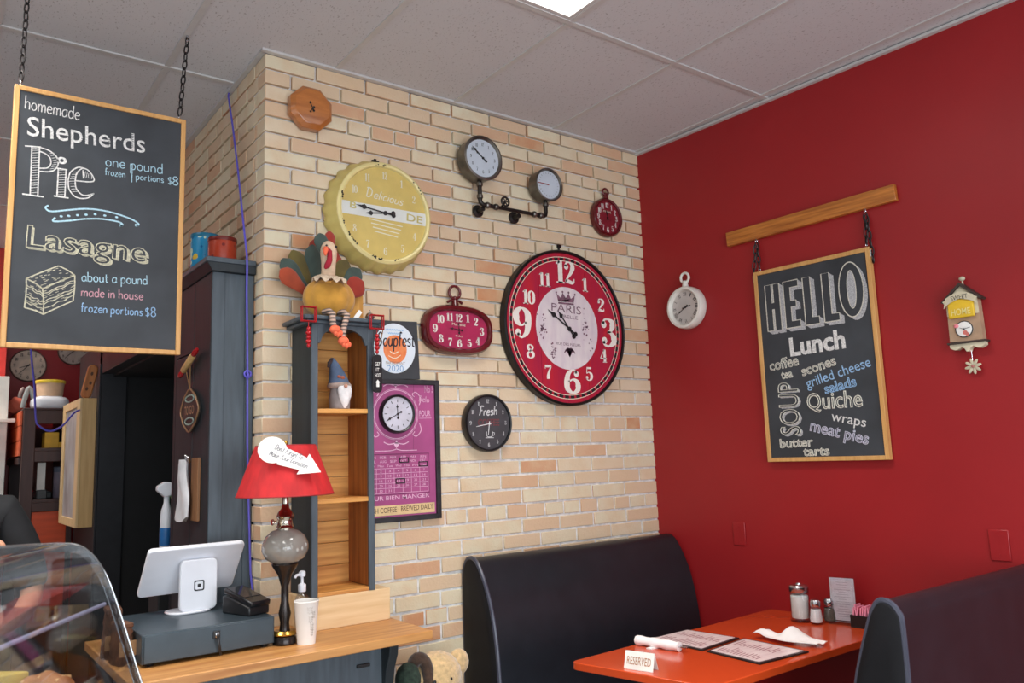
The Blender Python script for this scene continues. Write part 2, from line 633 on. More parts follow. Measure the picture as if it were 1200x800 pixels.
DIGIT = {
    '0': [[(3, 9.7, .5), (1.1, 8, 1.8), (.9, 5, 2.2), (1.1, 2, 1.8), (3, .3, .5), (4.9, 2, 1.8), (5.1, 5, 2.2), (4.9, 8, 1.8), (3, 9.7, .5)]],
    '1': [[(3.2, 10, 2.2), (3.2, 0, 2.2)], [(.9, 8.3, .4), (2, 9.0, .9), (3, 9.6, 1)], [(1.0, .3, .6), (5.4, .3, .6)]],
    '2': [('dot', 1.3, 7.5, 1.9), [(.9, 7.7, 1.2), (1.5, 9.3, .9), (3, 9.75, .5), (4.6, 8.7, 1.8), (4.8, 7.2, 2.2), (3.6, 4.8, 1.4), (1.5, 2.3, .7), (.6, .7, .5)],
          [(.6, .9, 1.3), (2, 1.2, 1.6), (4, .7, 1.4), (5.2, 1, .8), (5.5, 2.6, .4)]],
    '3': [('dot', 1.3, 7.8, 1.8), [(1, 8, 1), (1.6, 9.5, .6), (3, 9.75, .5), (4.6, 8.9, 1.7), (4.7, 7.3, 2), (3.8, 5.6, .9), (2.6, 5.2, .5)],
          [(2.6, 5.2, .5), (4, 4.9, .9), (5.1, 3.3, 2.2), (5, 1.7, 1.9), (3.2, .3, .6), (1.5, .6, .7), (.9, 2, 1)], ('dot', 1.3, 2.2, 1.8)],
    '4': [[(4, 9.8, .6), (.4, 3, .6)], [(.3, 2.9, .7), (5.8, 2.9, .7)], [(4.1, 9.8, 2), (4.1, .3, 2)], [(2.4, .25, .5), (5.7, .25, .5)]],
    '5': [[(1.3, 9.2, 1.2), (5, 9.2, 1.2)], [(1.4, 9.5, .5), (1.2, 5.2, .5)],
          [(1.2, 5.2, .5), (2.8, 6.1, .6), (4.7, 5, 1.8), (5.1, 3.2, 2.2), (4.6, 1.3, 1.8), (3, .3, .6), (1.5, .6, .7), (.9, 1.9, 1)], ('dot', 1.3, 2.2, 1.8)],
    '6': [('dot', 4.6, 8.3, 1.7), [(4.7, 8.6, .9), (4, 9.6, .6), (3, 9.7, .6), (1.5, 8, 1.6), (.95, 5, 2.2), (1.1, 2, 2), (3, .3, .5), (4.8, 1.5, 1.7), (5.1, 3.2, 2.1), (4.7, 4.9, 1.6), (3.2, 5.9, .5), (1.6, 4.8, .6)]],
    '7': [[(.7, 9.2, 1.5), (5.4, 9.2, 1.5)], [(.7, 9.8, .4), (.7, 7.2, .4)], [(5.3, 9, .7), (3.6, 5.5, 1.4), (2.8, 2.5, 2.1), (2.8, .2, 2.2)]],
    '8': [[(3, 9.7, .5), (1.4, 8.7, 1.5), (1.3, 7.2, 1.7), (3, 5.3, 1.6), (4.9, 3.6, 2), (5, 1.7, 1.8), (3, .3, .5), (1.1, 1.4, 1.6), (1, 3.2, 1.8), (2.4, 4.9, .8), (4.5, 6.6, 1.2), (4.7, 8.2, 1.4), (3, 9.7, .5)]],
}
DIGIT['9'] = [('dot', 6 - s[1], 10 - s[2], s[3]) if s[0] == 'dot' else [(6 - p[0], 10 - p[1], p[2]) for p in s] for s in DIGIT['6']]

# ------------------------------------------------------------------ things
LX = 2.1653            # length of the brick wall from its outer corner to the red wall
TH = -0.043785         # the red wall stands a little out of square
RROT = -PI / 2 - TH


def red_pt(s, d, z):
    """world point: s metres along the red wall from the brick corner, d metres off the wall"""
    e = Vector((-math.sin(TH), -math.cos(TH), 0))
    n = Vector((-math.cos(TH), math.sin(TH), 0))
    return Vector((LX, 0, 0)) + e * s + n * d + Vector((0, 0, z))


def thing(name, label, cat, o, frame='W', group=None, rotz=0.0, loc=None):
    """an Empty at the thing's base. frame W: o and mesh coordinates are room coordinates;
    R: (s, -d, z) on the red wall; L: mesh coordinates are local, o is where it stands"""
    e = bpy.data.objects.new(name, None)
    COL.objects.link(e)
    e.empty_display_size = 0.05
    if frame == 'W':
        e.location = o
        ORG[e.name] = o
    elif frame == 'R':
        e.location = red_pt(o[0], -o[1], o[2])
        e.rotation_euler = (0, 0, RROT)
        ORG[e.name] = o
    else:
        e.location = o
        e.rotation_euler = (0, 0, rotz)
    e['label'] = label
    e['category'] = cat
    if group:
        e['group'] = group
    return e


def tag(o, label, cat, group=None):
    o['label'] = label
    o['category'] = cat
    if group:
        o['group'] = group
    return o


def recenter(o):
    """put a single-mesh thing's origin at its base"""
    me = o.data
    xs = [v.co for v in me.vertices]
    c = Vector(((min(v.x for v in xs) + max(v.x for v in xs)) / 2, (min(v.y for v in xs) + max(v.y for v in xs)) / 2, min(v.z for v in xs)))
    me.transform(Matrix.Translation(-c))
    o.location = o.location + c
    return o


def struct(name, mb, m, **k):
    return mb.build(name, m, kind='structure', **k)


def chain(mb, p, q, pitch=0.032, r=0.0028, w=0.0085):
    """steel chain from p to q, links turned a quarter turn in turn"""
    p, q = Vector(p), Vector(q)
    d = q - p
    n = max(2, int(d.length / pitch))
    d.normalize()
    u = d.orthogonal().normalized()
    v = d.cross(u)
    step = (q - p).length / n
    for i in range(n):
        c = p + d * step * (i + 0.5)
        a, b = (u, v) if i % 2 else (v, u)
        pts = []
        for k in range(12):
            t = 2 * PI * k / 12
            pts.append(c + d * math.sin(t) * step * 0.62 + a * math.cos(t) * w)
        mb.tube(pts, r, 6, True)
    return mb


def hands(root, cx, cz, y, hour, minute, L, m, w=0.004, style='spade', name='hand'):
    """an hour and a minute hand; angles in clock degrees"""
    for ang, ln, yy in ((hour, L * 0.68, y), (minute, L, y - 0.002)):
        a = R(ang)
        dx, dz = math.sin(a), math.cos(a)
        mb = MB()
        def P(t, s=0):
            return (cx + dx * t + dz * s, cz + dz * t - dx * s)
        w2 = w
        if style == 'spade':
            out = [P(-L * 0.27, -w2 * 0.5), P(-L * .27, w2 * .5), P(ln * .62, w2 * .45), P(ln * .72, w2 * 1.9), P(ln * .82, w2 * .7), P(ln, 0), P(ln * .82, -w2 * .7), P(ln * .72, -w2 * 1.9), P(ln * .62, -w2 * .45)]
        else:
            out = [P(-L * .15, -w2 * .6), P(-L * .15, w2 * .6), P(ln, w2 * .4), P(ln, -w2 * .4)]
        mb.prism(out, yy, yy - 0.0012)
        if style == 'spade':
            c = P(-L * .28)
            mb.lathe([(w2 * 1.7, 0), (w2 * 1.7, -0.0012)], (c[0], yy, c[1]), 'y', 12)
        mb.build('clock_hand', m, root)
    mb = MB().lathe([(w * 1.6, 0), (w * 1.6, -0.005)], (cx, y + .001, cz), 'y', 14)
    mb.build('hand_hub', m, root)

# ------------------------------------------------------------------ the room
H = 3.2
GA, GB, GT = 0.309, 0.863, 0.61       # ceiling grid: first cross tee, main tee, tile width


def brick_wall():
    mb = MB()
    rows = {}
    z0, h = 1.143, 0.0683
    jt = 0.0105
    bl = 0.2275
    LEFTY = 3.2
    for k in range(-17, 31):
        za, zb = z0 + k * h + jt, z0 + (k + 1) * h
        za, zb = max(za, 0.002), min(zb, H - 0.002)
        if zb - za < 0.012:
            continue
        head = k in (26, 20, 13, 7, 1, -5, -11)
        # front face, y = 0
        if head:
            st, unit = 0.02, bl / 2
        elif k % 2:
            st, unit = -0.010 + bl * 0, bl
        else:
            st, unit = 0.105, bl
        odd = k % 2
        x = 0.0 if not odd else 0.098
        edges = [0.0]
        p = st
        while p < LX - 0.03:
            if p > 0.06:
                edges.append(p + random.uniform(-.004, .004))
            p += unit
        edges.append(LX + 0.02)
        for i in range(len(edges) - 1):
            a, b = edges[i] + (jt if i else 0), edges[i + 1]
            if b - a < 0.02:
                continue
            j = random.uniform(-0.002, 0.0015)
            mb.box(a, b, j, 0.09, za + random.uniform(-.0012, .0012), zb + random.uniform(-.0012, .0012))
        # left face, x = 0, running away from the viewer
        if zb < 2.15:
            lim = 0.55
        else:
            lim = LEFTY
        st = 0.12 if odd else 0.215
        if head:
            unit = bl / 2
        edges = [0.0905]
        p = st
        while p < lim - 0.02:
            edges.append(p + random.uniform(-.004, .004))
            p += unit
        edges.append(lim)
        for i in range(len(edges) - 1):
            a, b = edges[i] + (jt if i else 0.0), edges[i + 1]
            if b - a < 0.015:
                continue
            mb.box(random.uniform(-0.002, 0.0015), 0.09, a, b, za + random.uniform(-.001, .001), zb + random.uniform(-.001, .001))
    mb.mi = 1
    mb.box(0.007, LX + 0.15, 0.006, 0.16, 0.0, 1.82)
    mb.box(0.007, LX + 0.15, 0.017, 0.16, 1.82, H)
    mb.box(0.017, 0.16, 0.1, LEFTY, 2.12, H)
    mb.box(0.007, 0.16, 0.1, 0.55, 0, 2.12)
    o = mb.build('wall_front', [M_BRICK, M_MORTAR], bevel=0.0022, seg=1, kind='structure')
    return o


brick_wall()

# red side wall, a little out of square
mb = MB()
a, b, c, d = red_pt(-0.2, 0, 0), red_pt(5.2, 0, 0), red_pt(5.2, -0.12, 0), red_pt(-0.2, -0.12, 0)
mb.loft([[a, b, c, d], [v + Vector((0, 0, H + .05)) for v in (a, b, c, d)]])
struct('wall_right', mb, M_REDWALL)

mb = MB().box(-6.5, 2.9, -7, 6.2, -0.1, 0)
struct('floor', mb, M_FLOOR)

# suspended ceiling: tiles dropped into a tee grid
mb = MB()
LIGHTS = []
for i in range(-9, 5):
    for j in range(-5, 5):
        x0, y0 = GA + i * GT, -GB + j * 1.22
        if x0 > 2.9:
            continue
        if (i, j) in ((0, -1), (-3, 0), (-3, -2), (0, -3), (-3, -4), (-6, -2), (-6, 0), (-3, 3)):  # last cell: unseen panel added to brighten the back room
            LIGHTS.append((i, j, x0, y0))
            continue
        if x0 > LX - 0.02 and y0 > 0.3:
            continue
        mb.box(x0 + .012, x0 + GT - .012, y0 + .012, y0 + 1.22 - .012, H + .004, H + .02)
struct('ceiling', mb, M_TILE)
mb = MB()
for i in range(-9, 5):
    x = GA + i * GT
    mb.box(x - .012, x + .012, -7, 5.4, H - .001, H + .012)
for j in range(-5, 6):
    y = -GB + j * 1.22
    mb.box(-5.2, 2.75, y - .012, y + .012, H - .0025, H + .012)
struct('trim_1', mb, M_TEE)
# wall angle along both walls
mb = MB()
mb.box(-.02, LX, -.022, .004, H - .006, H + .006)
mb.box(-.02, .004, .0, 3.2, H - .006, H + .006)
struct('trim_2', mb, M_TEE)
mb = MB()
a, b, c, d = red_pt(0, 0, H - .014), red_pt(4.6, 0, H - .014), red_pt(4.6, .022, H - .014), red_pt(0, .022, H - .014)
mb.loft([[a, b, c, d], [v + Vector((0, 0, .012)) for v in (a, b, c, d)]])
struct('trim_3', mb, M_TEE)

M_DIFF = emit('lit_diffuser', (255, 252, 246), 2.2)
WHERE = {(0, -1): 'lit white ceiling panel at the top edge above the brick wall',
         (-3, 0): 'lit ceiling panel at the top left corner above the hanging menu board'}
for (i, j, x0, y0) in LIGHTS:
    t = thing('ceiling_light', WHERE.get((i, j), 'unseen lit white ceiling panel outside the picture'), 'ceiling light',
              (x0 + GT / 2, y0 + .61, H), group='recessed ceiling lights' if (i, j) in WHERE else 'ceiling lights out of view')
    MB().box(x0 + .03, x0 + GT - .03, y0 + .03, y0 + 1.19, H + .003, H + .008).build('diffuser', M_DIFF, t)
    ld = bpy.data.lights.new('lamp_light', 'AREA')
    ld.shape = 'RECTANGLE'
    ld.size, ld.size_y = GT - .08, 1.12
    ld.energy = 23
    ld.spread = R(116)
    ld.color = (1.0, .97, .92)
    lo = bpy.data.objects.new('lamp_light', ld)
    COL.objects.link(lo)
    lo.parent = t
    lo.location = (0, 0, -.004)
    f = MB()
    f.box(x0 + .012, x0 + .03, y0 + .012, y0 + 1.208, H + .001, H + .03)
    f.box(x0 + GT - .03, x0 + GT - .012, y0 + .012, y0 + 1.208, H + .001, H + .03)
    f.box(x0 + .03, x0 + GT - .03, y0 + .012, y0 + .03, H + .001, H + .03)
    f.box(x0 + .03, x0 + GT - .03, y0 + 1.19, y0 + 1.208, H + .001, H + .03)
    f.box(x0 + .012, x0 + GT - .012, y0 + .012, y0 + 1.208, H + .03, H + .04)
    f.build('light_frame', M_TEE, t)

# black painted partition with the open doorway, and the red room behind
PX = -0.165
mb = MB()
mb.box(PX, -.02, .62, .66, 0, 2.02)
mb.box(PX, -.02, .62, 2.47, 2.10, 2.30)
mb.box(PX, -.02, 2.40, 3.25, 0, 2.30)
mb.box(PX - .012, PX, 2.40, 2.47, 0, 2.16)
struct('wall_left', mb, M_BLACKWALL, bevel=.003)
mb = MB().box(PX - .016, -.02, .60, 2.47, 2.30, 2.33)
struct('trim_4', mb, M_SLATE, bevel=.003)
# passage behind the doorway, its darkness painted as near-black walls
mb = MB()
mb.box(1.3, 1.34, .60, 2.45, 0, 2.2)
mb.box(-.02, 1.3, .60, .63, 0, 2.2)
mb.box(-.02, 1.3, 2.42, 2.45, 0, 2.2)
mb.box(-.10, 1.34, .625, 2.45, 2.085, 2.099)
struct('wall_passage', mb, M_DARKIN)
mb = MB().box(-5.2, 1.4, 4.3, 4.4, 0, H)
struct('wall_back', mb, M_REDWALL)
mb = MB()
mb.box(-1.6, -.560, 3.95, 4.3, 0, H)
struct('wall_pier', mb, mat('lit_red_paint', (206, 52, 44), .5, var=.03))  # light on this nearer stretch of red wall is painted as brighter red


# ------------------------------------------------------------------ tall black cabinet beside the doorway
t = thing('tall_cabinet', 'tall black painted wooden cabinet between doorway and brick corner', 'cabinet', (-.09, .35, 0))
mb = MB()
mb.box(-.160, -.004, .104, .60, 0, 2.27)
mb.build('carcass', M_BLACKWOOD, t, bevel=.003)
mb = MB()
mb.box(PX - .001, -.118, .098, .106, 0, 2.27)
mb.box(-.036, -.003, .098, .106, 0, 2.27)
mb.box(-.118, -.036, .1015, .106, 0, 2.27)
mb.build('front_panel', M_SLATE, t, bevel=.0015)  # slate tone paints the light falling on the black cabinet's front
mb = MB()
mb.box(PX - .004, -.158, .102, .33, 0, 2.27)
mb.box(PX - .004, -.158, .337, .60, 1.98, 2.27)
mb.box(PX - .004, -.158, .337, .60, 0, 1.974)
mb.build('side_panel', M_BLACKWOOD, t, bevel=.0015)
mb = MB()
mb.prism([(PX - .030, 2.305), (PX - .010, 2.27), (-.003, 2.27), (-.003, 2.305)], .075, .60)
mb.build('cap_moulding', M_BLACKWOOD, t, bevel=.002)
mb = MB().box(PX - .033, -.003, .072, .60, 2.305, 2.326)
mb.build('cap_board', M_SLATE, t, bevel=.003)


def tin(name, label, x, y, z, r, h, body, lid):
    t = thing(name, label, 'tin', (x, y, z))
    MB().lathe([(r * .985, 0), (r, .003), (r, h - .014), (r * .99, h - .012)], (x, y, z), 'z', 40).build('tin_body', body, t)
    MB().lathe([(r * 1.03, h - .016), (r * 1.035, h - .012), (r * 1.035, h - .002), (r * 1.02, h), (r * .6, h - .001)], (x, y, z), 'z', 40).build('tin_lid', lid, t)
    return t


def floral(name, base, spots):
    m = bpy.data.materials.new(name)
    m.use_nodes = True
    nt = m.node_tree
    b = nt.nodes['Principled BSDF']
    b.inputs['Roughness'].default_value = .3
    tc = nt.nodes.new('ShaderNodeTexCoord')
    prev = None
    for k, (col, sc, th, off) in enumerate(spots):
        mp = nt.nodes.new('ShaderNodeMapping')
        mp.inputs['Location'].default_value = (off, off * 2, off)
        nt.links.new(tc.outputs['Object'], mp.inputs[0])
        v = nt.nodes.new('ShaderNodeTexVoronoi')
        v.inputs['Scale'].default_value = sc
        nt.links.new(mp.outputs[0], v.inputs['Vector'])
        lt = nt.nodes.new('ShaderNodeMath')
        lt.operation = 'LESS_THAN'
        lt.inputs[1].default_value = th
        nt.links.new(v.outputs['Distance'], lt.inputs[0])
        mx = nt.nodes.new('ShaderNodeMix')
        mx.data_type = 'RGBA'
        nt.links.new(lt.outputs[0], mx.inputs[0])
        if prev is None:
            mx.inputs[6].default_value = rgb(base)
        else:
            nt.links.new(prev.outputs[2], mx.inputs[6])
        mx.inputs[7].default_value = rgb(col)
        prev = mx
    nt.links.new(prev.outputs[2], b.inputs['Base Color'])
    return m


M_TINB = floral('blue_flower_print', (36, 140, 186), [((196, 214, 190), 26, .36, .3), ((222, 182, 60), 16, .22, 1.7), ((20, 96, 150), 40, .22, .9)])
M_TINR = floral('red_label_print', (172, 58, 32), [((196, 120, 60), 14, .3, .63), ((120, 30, 26), 30, .2, .2)])
tin('storage_tin', 'blue flower-printed round tin on top of the black cabinet', -.115, .40, 2.326, .058, .17, M_TINB, mat('teal_lid', (26, 110, 140), .3, var=.03))
tin('storage_tin', 'red-brown round tin on top of the black cabinet', -.092, .232, 2.326, .056, .118, M_TINR, mat('maroon_lid', (110, 30, 24), .3, var=.03))

# signs hanging on the cabinet's side (they face the doorway aisle)
SX = PX - .004


def side(o, pts):
    return [(SX - p[2] if len(p) > 2 else SX - .01, p[0], p[1]) for p in pts]


t = thing('hanging_sign', 'small oval dark sign strung from a red-handled rolling pin on the cabinet side', 'sign', (SX, .335, 1.63))
pa, pb = Vector((SX - .02, .475, 1.888)), Vector((SX - .02, .215, 1.975))
dd = (pb - pa)
mb = MB().tube([pa + dd * .22, pa + dd * .25, pa + dd * .75, pa + dd * .78], [.008, .013, .013, .008], 14)
mb.build('rolling_pin', M_BIRCH, t)
M_REDGL = mat('red_gloss', (168, 24, 28), .25, var=.03)
for s0, s1 in ((.0, .23), (.77, 1.0)):
    MB().tube([pa + dd * s0, pa + dd * (s0 + .04), pa + dd * ((s0 + s1) / 2), pa + dd * (s1 - .02), pa + dd * s1], [.004, .010, .011, .008, .006], 12).build('pin_handle', M_REDGL, t)
M_TWINE = mat('twine', (150, 112, 70), .9, var=.1)
for e in (.36, .64):
    MB().tube([pa + dd * e, (SX - .012, .335, 1.82)], .0016, 6).build('string', M_TWINE, t)
mb = MB()
out = []
for k in range(48):
    a = 2 * PI * k / 48
    r = 1 + .06 * math.cos(4 * a) + .03 * math.cos(8 * a)
    out.append((.335 + .122 * r * math.cos(a), 1.738 + .080 * r * math.sin(a)))
mb.prism(out, SX - .002, SX - .012, 'yz')
mb.build('plaque', mat('plaque_black', (44, 40, 38), .5), t)
mb = MB().tube([(SX - .013, p[0], p[1]) for p in out], .004, 6, True)
mb.build('plaque_rim', mat('antique_gold', (150, 116, 84), .45, .3, var=.12), t)
mb = MB()
for zz in (1.786, 1.694):
    mb.torus((SX - .0125, .335, zz), .062, .0035, 'x', 20, 1, .22, 6)
mb.build('scroll_ornament', mat('pale_green_paint', (150, 168, 158), .6), t)
mb = MB()
mb.text('TO GO', (-.405, 1.722), (-.268, 1.722), .036, 0, bold=.01)
mb.bm.transform(Matrix(((0, 1, 0, SX - .0135), (-1, 0, 0, 0), (0, 0, 1, 0), (0, 0, 0, 1))))
mb.build('lettering', mat('tan_paint', (170, 130, 100), .6), t)

t = thing('cloth_hanger', 'white cloth clipped to a small wooden board on the cabinet side', 'cloth', (SX, .30, 1.30))
MB().box(SX - .014, SX - .001, .195, .285, 1.30, 1.545).build('wooden_board', wood('brown_board', (150, 104, 66), (112, 74, 44), 'z', .6), t, bevel=.003)
mb = MB().tube([(SX - .03, .27, 1.545), (SX - .035, .285, 1.555), (SX - .03, .30, 1.545), (SX - .02, .285, 1.53)], .006, 8, True)
mb.build('clip', M_STEEL, t)
rings = []
for k in range(12):
    f = k / 11
    zz = 1.54 - .235 * f
    w = .034 + .050 * f ** .6
    ring = []
    for i in range(20):
        a = 2 * PI * i / 20
        ring.append((SX - .030 + .013 * math.sin(a) * (1 + .4 * math.sin(3 * a + 4 * f)),   .335 + w * math.cos(a) + .016 * math.sin(7 * f), zz + .012 * math.cos(2 * a) * f))
    rings.append(ring)
MB().loft(rings).build('cloth', mat('white_cloth', (222, 220, 222), .9, var=.05), t)

# spray bottle standing on a ledge in the dark doorway
mb = MB().box(-.20, -.10, .69, .86, .002, 1.15)
tag(recenter(mb.build('storage_box', mat('charcoal_box', (30, 30, 32), .7), None, bevel=.006)), 'tall narrow dark box in the doorway under the white spray bottle', 'box')
t = thing('spray_bottle', 'white spray bottle with blue label and green trigger in the dark doorway', 'bottle', (-.155, .775, 1.15))
c = (-.155, .775, 1.15)
MB().lathe([(.022, 0), (.025, .006), (.025, .13), (.022, .17), (.012, .205), (.012, .235)], c, 'z', 24).build('bottle_body', M_WHITE, t)
MB().lathe([(.0252, .02), (.0258, .022), (.0258, .095), (.0252, .097)], c, 'z', 24, cap=False).build('bottle_label', mat('blue_label', (40, 110, 176), .4, var=.1), t)
mb = MB()
mb.prism([(p[0] - .155 - .02, p[1]) for p in ((-.018, 1.405), (-.024, 1.412), (-.022, 1.43), (.008, 1.448), (.036, 1.444), (.042, 1.405), (.034, 1.385), (.010, 1.38))], .755, .795)
mb.build('spray_head', M_WHITE, t, bevel=.004)
mb = MB().prism([(p[0] - .165, p[1]) for p in ((.02, 1.395), (.05, 1.40), (.056, 1.36), (.045, 1.33), (.036, 1.36))], .763, .787)
mb.build('trigger', mat('green_plastic', (60, 170, 70), .4), t, bevel=.003)

# blue cord from the ceiling down the brick and the cabinet
M_CORD = mat('violet_cord', (92, 84, 190), .5, var=.04)
t = thing('power_cord', 'violet-blue cord hanging from the ceiling beside the brick corner', 'cord', (-.03, .07, 1.0))
pts = [(-.010, .45, 3.199), (-.018, .43, 3.17), (-.026, .33, 2.981), (-.036, .22, 2.748), (-.043, .12, 2.496), (-.048, .055, 2.345), (-.046, .055, 2.295), (-.040, .075, 2.2), (-.033, .08, 1.995), (-.031, .08, 1.866), (-.028, .08, 1.60), (-.024, .08, 1.46), (-.010, .078, 1.10), (-.006, .06, 1.02), (-.006, .03, .918)]
MB().tube(pts, .0042, 8).build('cord', M_CORD, t)
MB().torus((-.031, .078, 1.866), .013, .004, 'y', 16).torus((-.033, .074, 1.858), .010, .004, 'x', 16).build('knot', M_CORD, t)

# ------------------------------------------------------------------ chalkboards
def frame4(root, x0, x1, z0, z1, w, y0, y1, m):
    MB().box(x0, x0 + w, y0, y1, z0, z1).box(x1 - w, x1, y0, y1, z0, z1).box(x0 + w, x1 - w, y0, y1, z0, z0 + w) \
        .box(x0 + w, x1 - w, y0, y1, z1 - w, z1).build('frame', m, root, bevel=.002)


def eye(root, x, y, z, up=1):
    mb = MB().torus((x, y, z + .011 * up), .007, .0018, 'x', 14, ts=6)
    mb.tube([(x, y, z - .012 * up), (x, y, z + .005 * up)], .0018, 6)
    mb.build('screw_eye', M_STEEL, root)


def outlined(mb_fill, mb_dark, mb_line, s, p0, p1, h, y, sh=(.006, -.007), wl=.0035, bold=.0, shear=0):
    """block letters: chalk shade below, board-coloured face, chalk outline"""
    for k in range(1, 4):
        q = k / 3
        mb_fill.text(s, (p0[0] + sh[0] * q, p0[1] + sh[1] * q), (p1[0] + sh[0] * q, p1[1] + sh[1] * q), h, y - .0002 * (4 - k), bold=bold, shear=shear)
    mb_dark.text(s, p0, p1, h, y - .0012, bold=bold, shear=shear)
    mb_line.text(s, p0, p1, h, y - .0014, bold=bold, shear=shear, outline=wl)


BY = .03
t = thing('menu_chalkboard', "large hanging chalkboard reading homemade Shepherds Pie and Lasagne", 'chalkboard', (-.581, BY, 1.924))
bx0, bx1, bz0, bz1 = -.866, -.298, 1.924, 2.844
MB().box(bx0 + .012, bx1 - .012, BY + .006, BY + .02, bz0 + .012, bz1 - .012).build('slate_panel', M_CHALKBOARD, t)
frame4(t, bx0, bx1, bz0, bz1, .017, BY, BY + .026, M_MAPLE)
for x in (-.848, -.320):
    eye(t, x, BY + .012, bz1)
    c0 = (x, BY + .012, bz1 + .018)
    c1 = (x + (.006 if x < -.5 else .022), BY + .012, H - .012)
    chain(MB(), c0, c1).build('chain', M_CHAIN, t)
    MB().torus((c1[0], c1[1], H - .016), .008, .002, 'y', 12).lathe([(.006, 0), (.006, .012)], (c1[0], c1[1], H - .014), 'z', 12).build('ceiling_hook', M_STEEL, t)
y = BY + .0052
w = MB()
w.hand('homemade', (-.833, 2.763), (-.663, 2.760), .027, y, .0032)
w.build('chalk_lettering', M_CHALK, t)
M_WORD = mat('warm_white_chalk', (208, 205, 192), .95, var=.12, scale=160)
f, d, l = MB(), MB(), MB()
d.text('Shepherds', (-.821, 2.668), (-.441, 2.682), .072, y - .0003, bold=.004)
d.build('letter_face', M_CHALK, t)
mb = MB()                      # dark hatching inside the heavy stems
random.seed(3)
for (xx, zz, hh) in ((-.781, 2.676, .06), (-.690, 2.66, .045), (-.651, 2.68, .062), (-.486, 2.69, .06), (-.566, 2.68, .035)):
    for k in range(int(hh / .007)):
        z = zz + .004 + k * .007
        mb.ribbon([(xx - .0035, z), (xx + .0035, z + .003)], .0022, y - .0007, smooth=False)
mb.build('letter_hatching', M_CHALKBOARD, t)
# the big word Pie, hand drawn: outlined and hatched
mb = MB()
Y2 = y - .0004
P = lambda pts, w_=.0042, s=True: mb.ribbon(pts, w_, Y2, 5, s)
P([(-.826, 2.628), (-.778, 2.634)], s=False)
P([(-.805, 2.63), (-.803, 2.458)], s=False)
P([(-.782, 2.63), (-.780, 2.458)], s=False)
P([(-.826, 2.456), (-.762, 2.456)], .005, False)
P([(-.782, 2.632), (-.752, 2.626), (-.728, 2.606), (-.724, 2.578), (-.742, 2.552), (-.782, 2.545)])
P([(-.782, 2.618), (-.762, 2.612), (-.748, 2.598), (-.746, 2.578), (-.756, 2.562), (-.782, 2.556)])
P([(-.728, 2.567), (-.694, 2.567)], s=False)
P([(-.722, 2.566), (-.722, 2.468)], s=False)
P([(-.698, 2.566), (-.698, 2.468)], s=False)
P([(-.732, 2.465), (-.686, 2.465)], .005, False)
e1 = [(-.668, 2.530), (-.664, 2.560), (-.645, 2.582), (-.622, 2.572), (-.610, 2.540), (-.668, 2.532)]
P(e1)
P([(-.645, 2.575), (-.642, 2.545)])
P([(-.690, 2.530), (-.684, 2.560), (-.662, 2.582), (-.643, 2.583)])
P([(-.690, 2.530), (-.686, 2.498), (-.668, 2.475), (-.645, 2.470), (-.622, 2.478), (-.606, 2.496)])
P([(-.668, 2.530), (-.664, 2.505), (-.648, 2.486), (-.630, 2.484), (-.606, 2.496)])
for k in range(19):
    z = 2.463 + k * .009
    P([(-.803, z), (-.782, z + .006)], .0016, False)
    if k < 11:
        P([(-.721, z + .008), (-.699, z + .013)], .0016, False)
for k in range(9):
    z = 2.552 + k * .008
    P([(-.75 + .003 * (4 - abs(4 - k)), z), (-.733 + .003 * (4 - abs(4 - k)) - .004, z + .005)], .0016, False)
    z2 = 2.49 + k * .009
    o_ = .006 * abs(4 - k) / 2
    P([(-.688 + o_, z2), (-.670 + o_, z2 + .004)], .0016, False)
for k in range(5):
    P([(-.640 + k * .006, 2.548), (-.636 + k * .005, 2.572 - k * .003)], .0016, False)
mb.disc(-.712, 2.598, .015, Y2, 18, .013)
mb.build('chalk_lettering', M_CHALK, t)
mb = MB().disc(-.712, 2.598, .006, Y2 - .0004, 12)
mb.build('letter_hatching', M_CHALKBOARD, t)
mb = MB()
mb.hand('one pound', (-.573, 2.606), (-.377, 2.612), .022, y, .0032)
mb.ribbon([(-.4835, 2.630), (-.4835, 2.560)], .0032, y, smooth=False)
mb.hand('frozen', (-.573, 2.572), (-.506, 2.574), .014, y, .0026)
mb.hand('portions', (-.470, 2.573), (-.372, 2.578), .014, y, .0026)
mb.hand('$', (-.358, 2.575), (-.342, 2.575), .017, y, .0036)
mb.hand('8', (-.340, 2.576), (-.320, 2.577), .018, y, .0036)
mb.build('chalk_lettering', M_CHALKB, t)
mb = MB()
mb.ribbon([(-.747, 2.428), (-.755, 2.418), (-.738, 2.408), (-.686, 2.421), (-.633, 2.434), (-.578, 2.437), (-.522, 2.430), (-.475, 2.417), (-.455, 2.404), (-.463, 2.396)], .006, y)
mb.ribbon([(-.724, 2.388), (-.731, 2.377), (-.721, 2.374), (-.674, 2.385), (-.632, 2.397), (-.577, 2.405), (-.526, 2.403), (-.509, 2.395), (-.516, 2.386)], .006, y)
for (a, b) in ((-.706, 2.395), (-.683, 2.400), (-.656, 2.407), (-.629, 2.413), (-.600, 2.419), (-.569, 2.419), (-.530, 2.419)):
    mb.disc(a, b, .0052, y, 10, .004)
mb.disc(-.462, 2.399, .006, y, 12).disc(-.514, 2.390, .0055, y, 12)
mb.build('chalk_flourish', M_CHALKB, t)
f, d, l = MB(), MB(), MB()
outlined(f, d, l, 'Lasagne', (-.808, 2.272), (-.424, 2.262), .080, y, (.008, -.006), .003, .006)
f.build('letter_shade', M_CHALKY, t)
d.build('letter_face', M_CHALKBOARD, t)
l.build('chalk_lettering', M_CHALKY, t)
mb = MB()
A, B_, C_, D_ = (-.801, 2.162), (-.707, 2.217), (-.656, 2.189), (-.752, 2.131)
E_, F_, G_ = (-.802, 2.062), (-.746, 2.043), (-.658, 2.098)
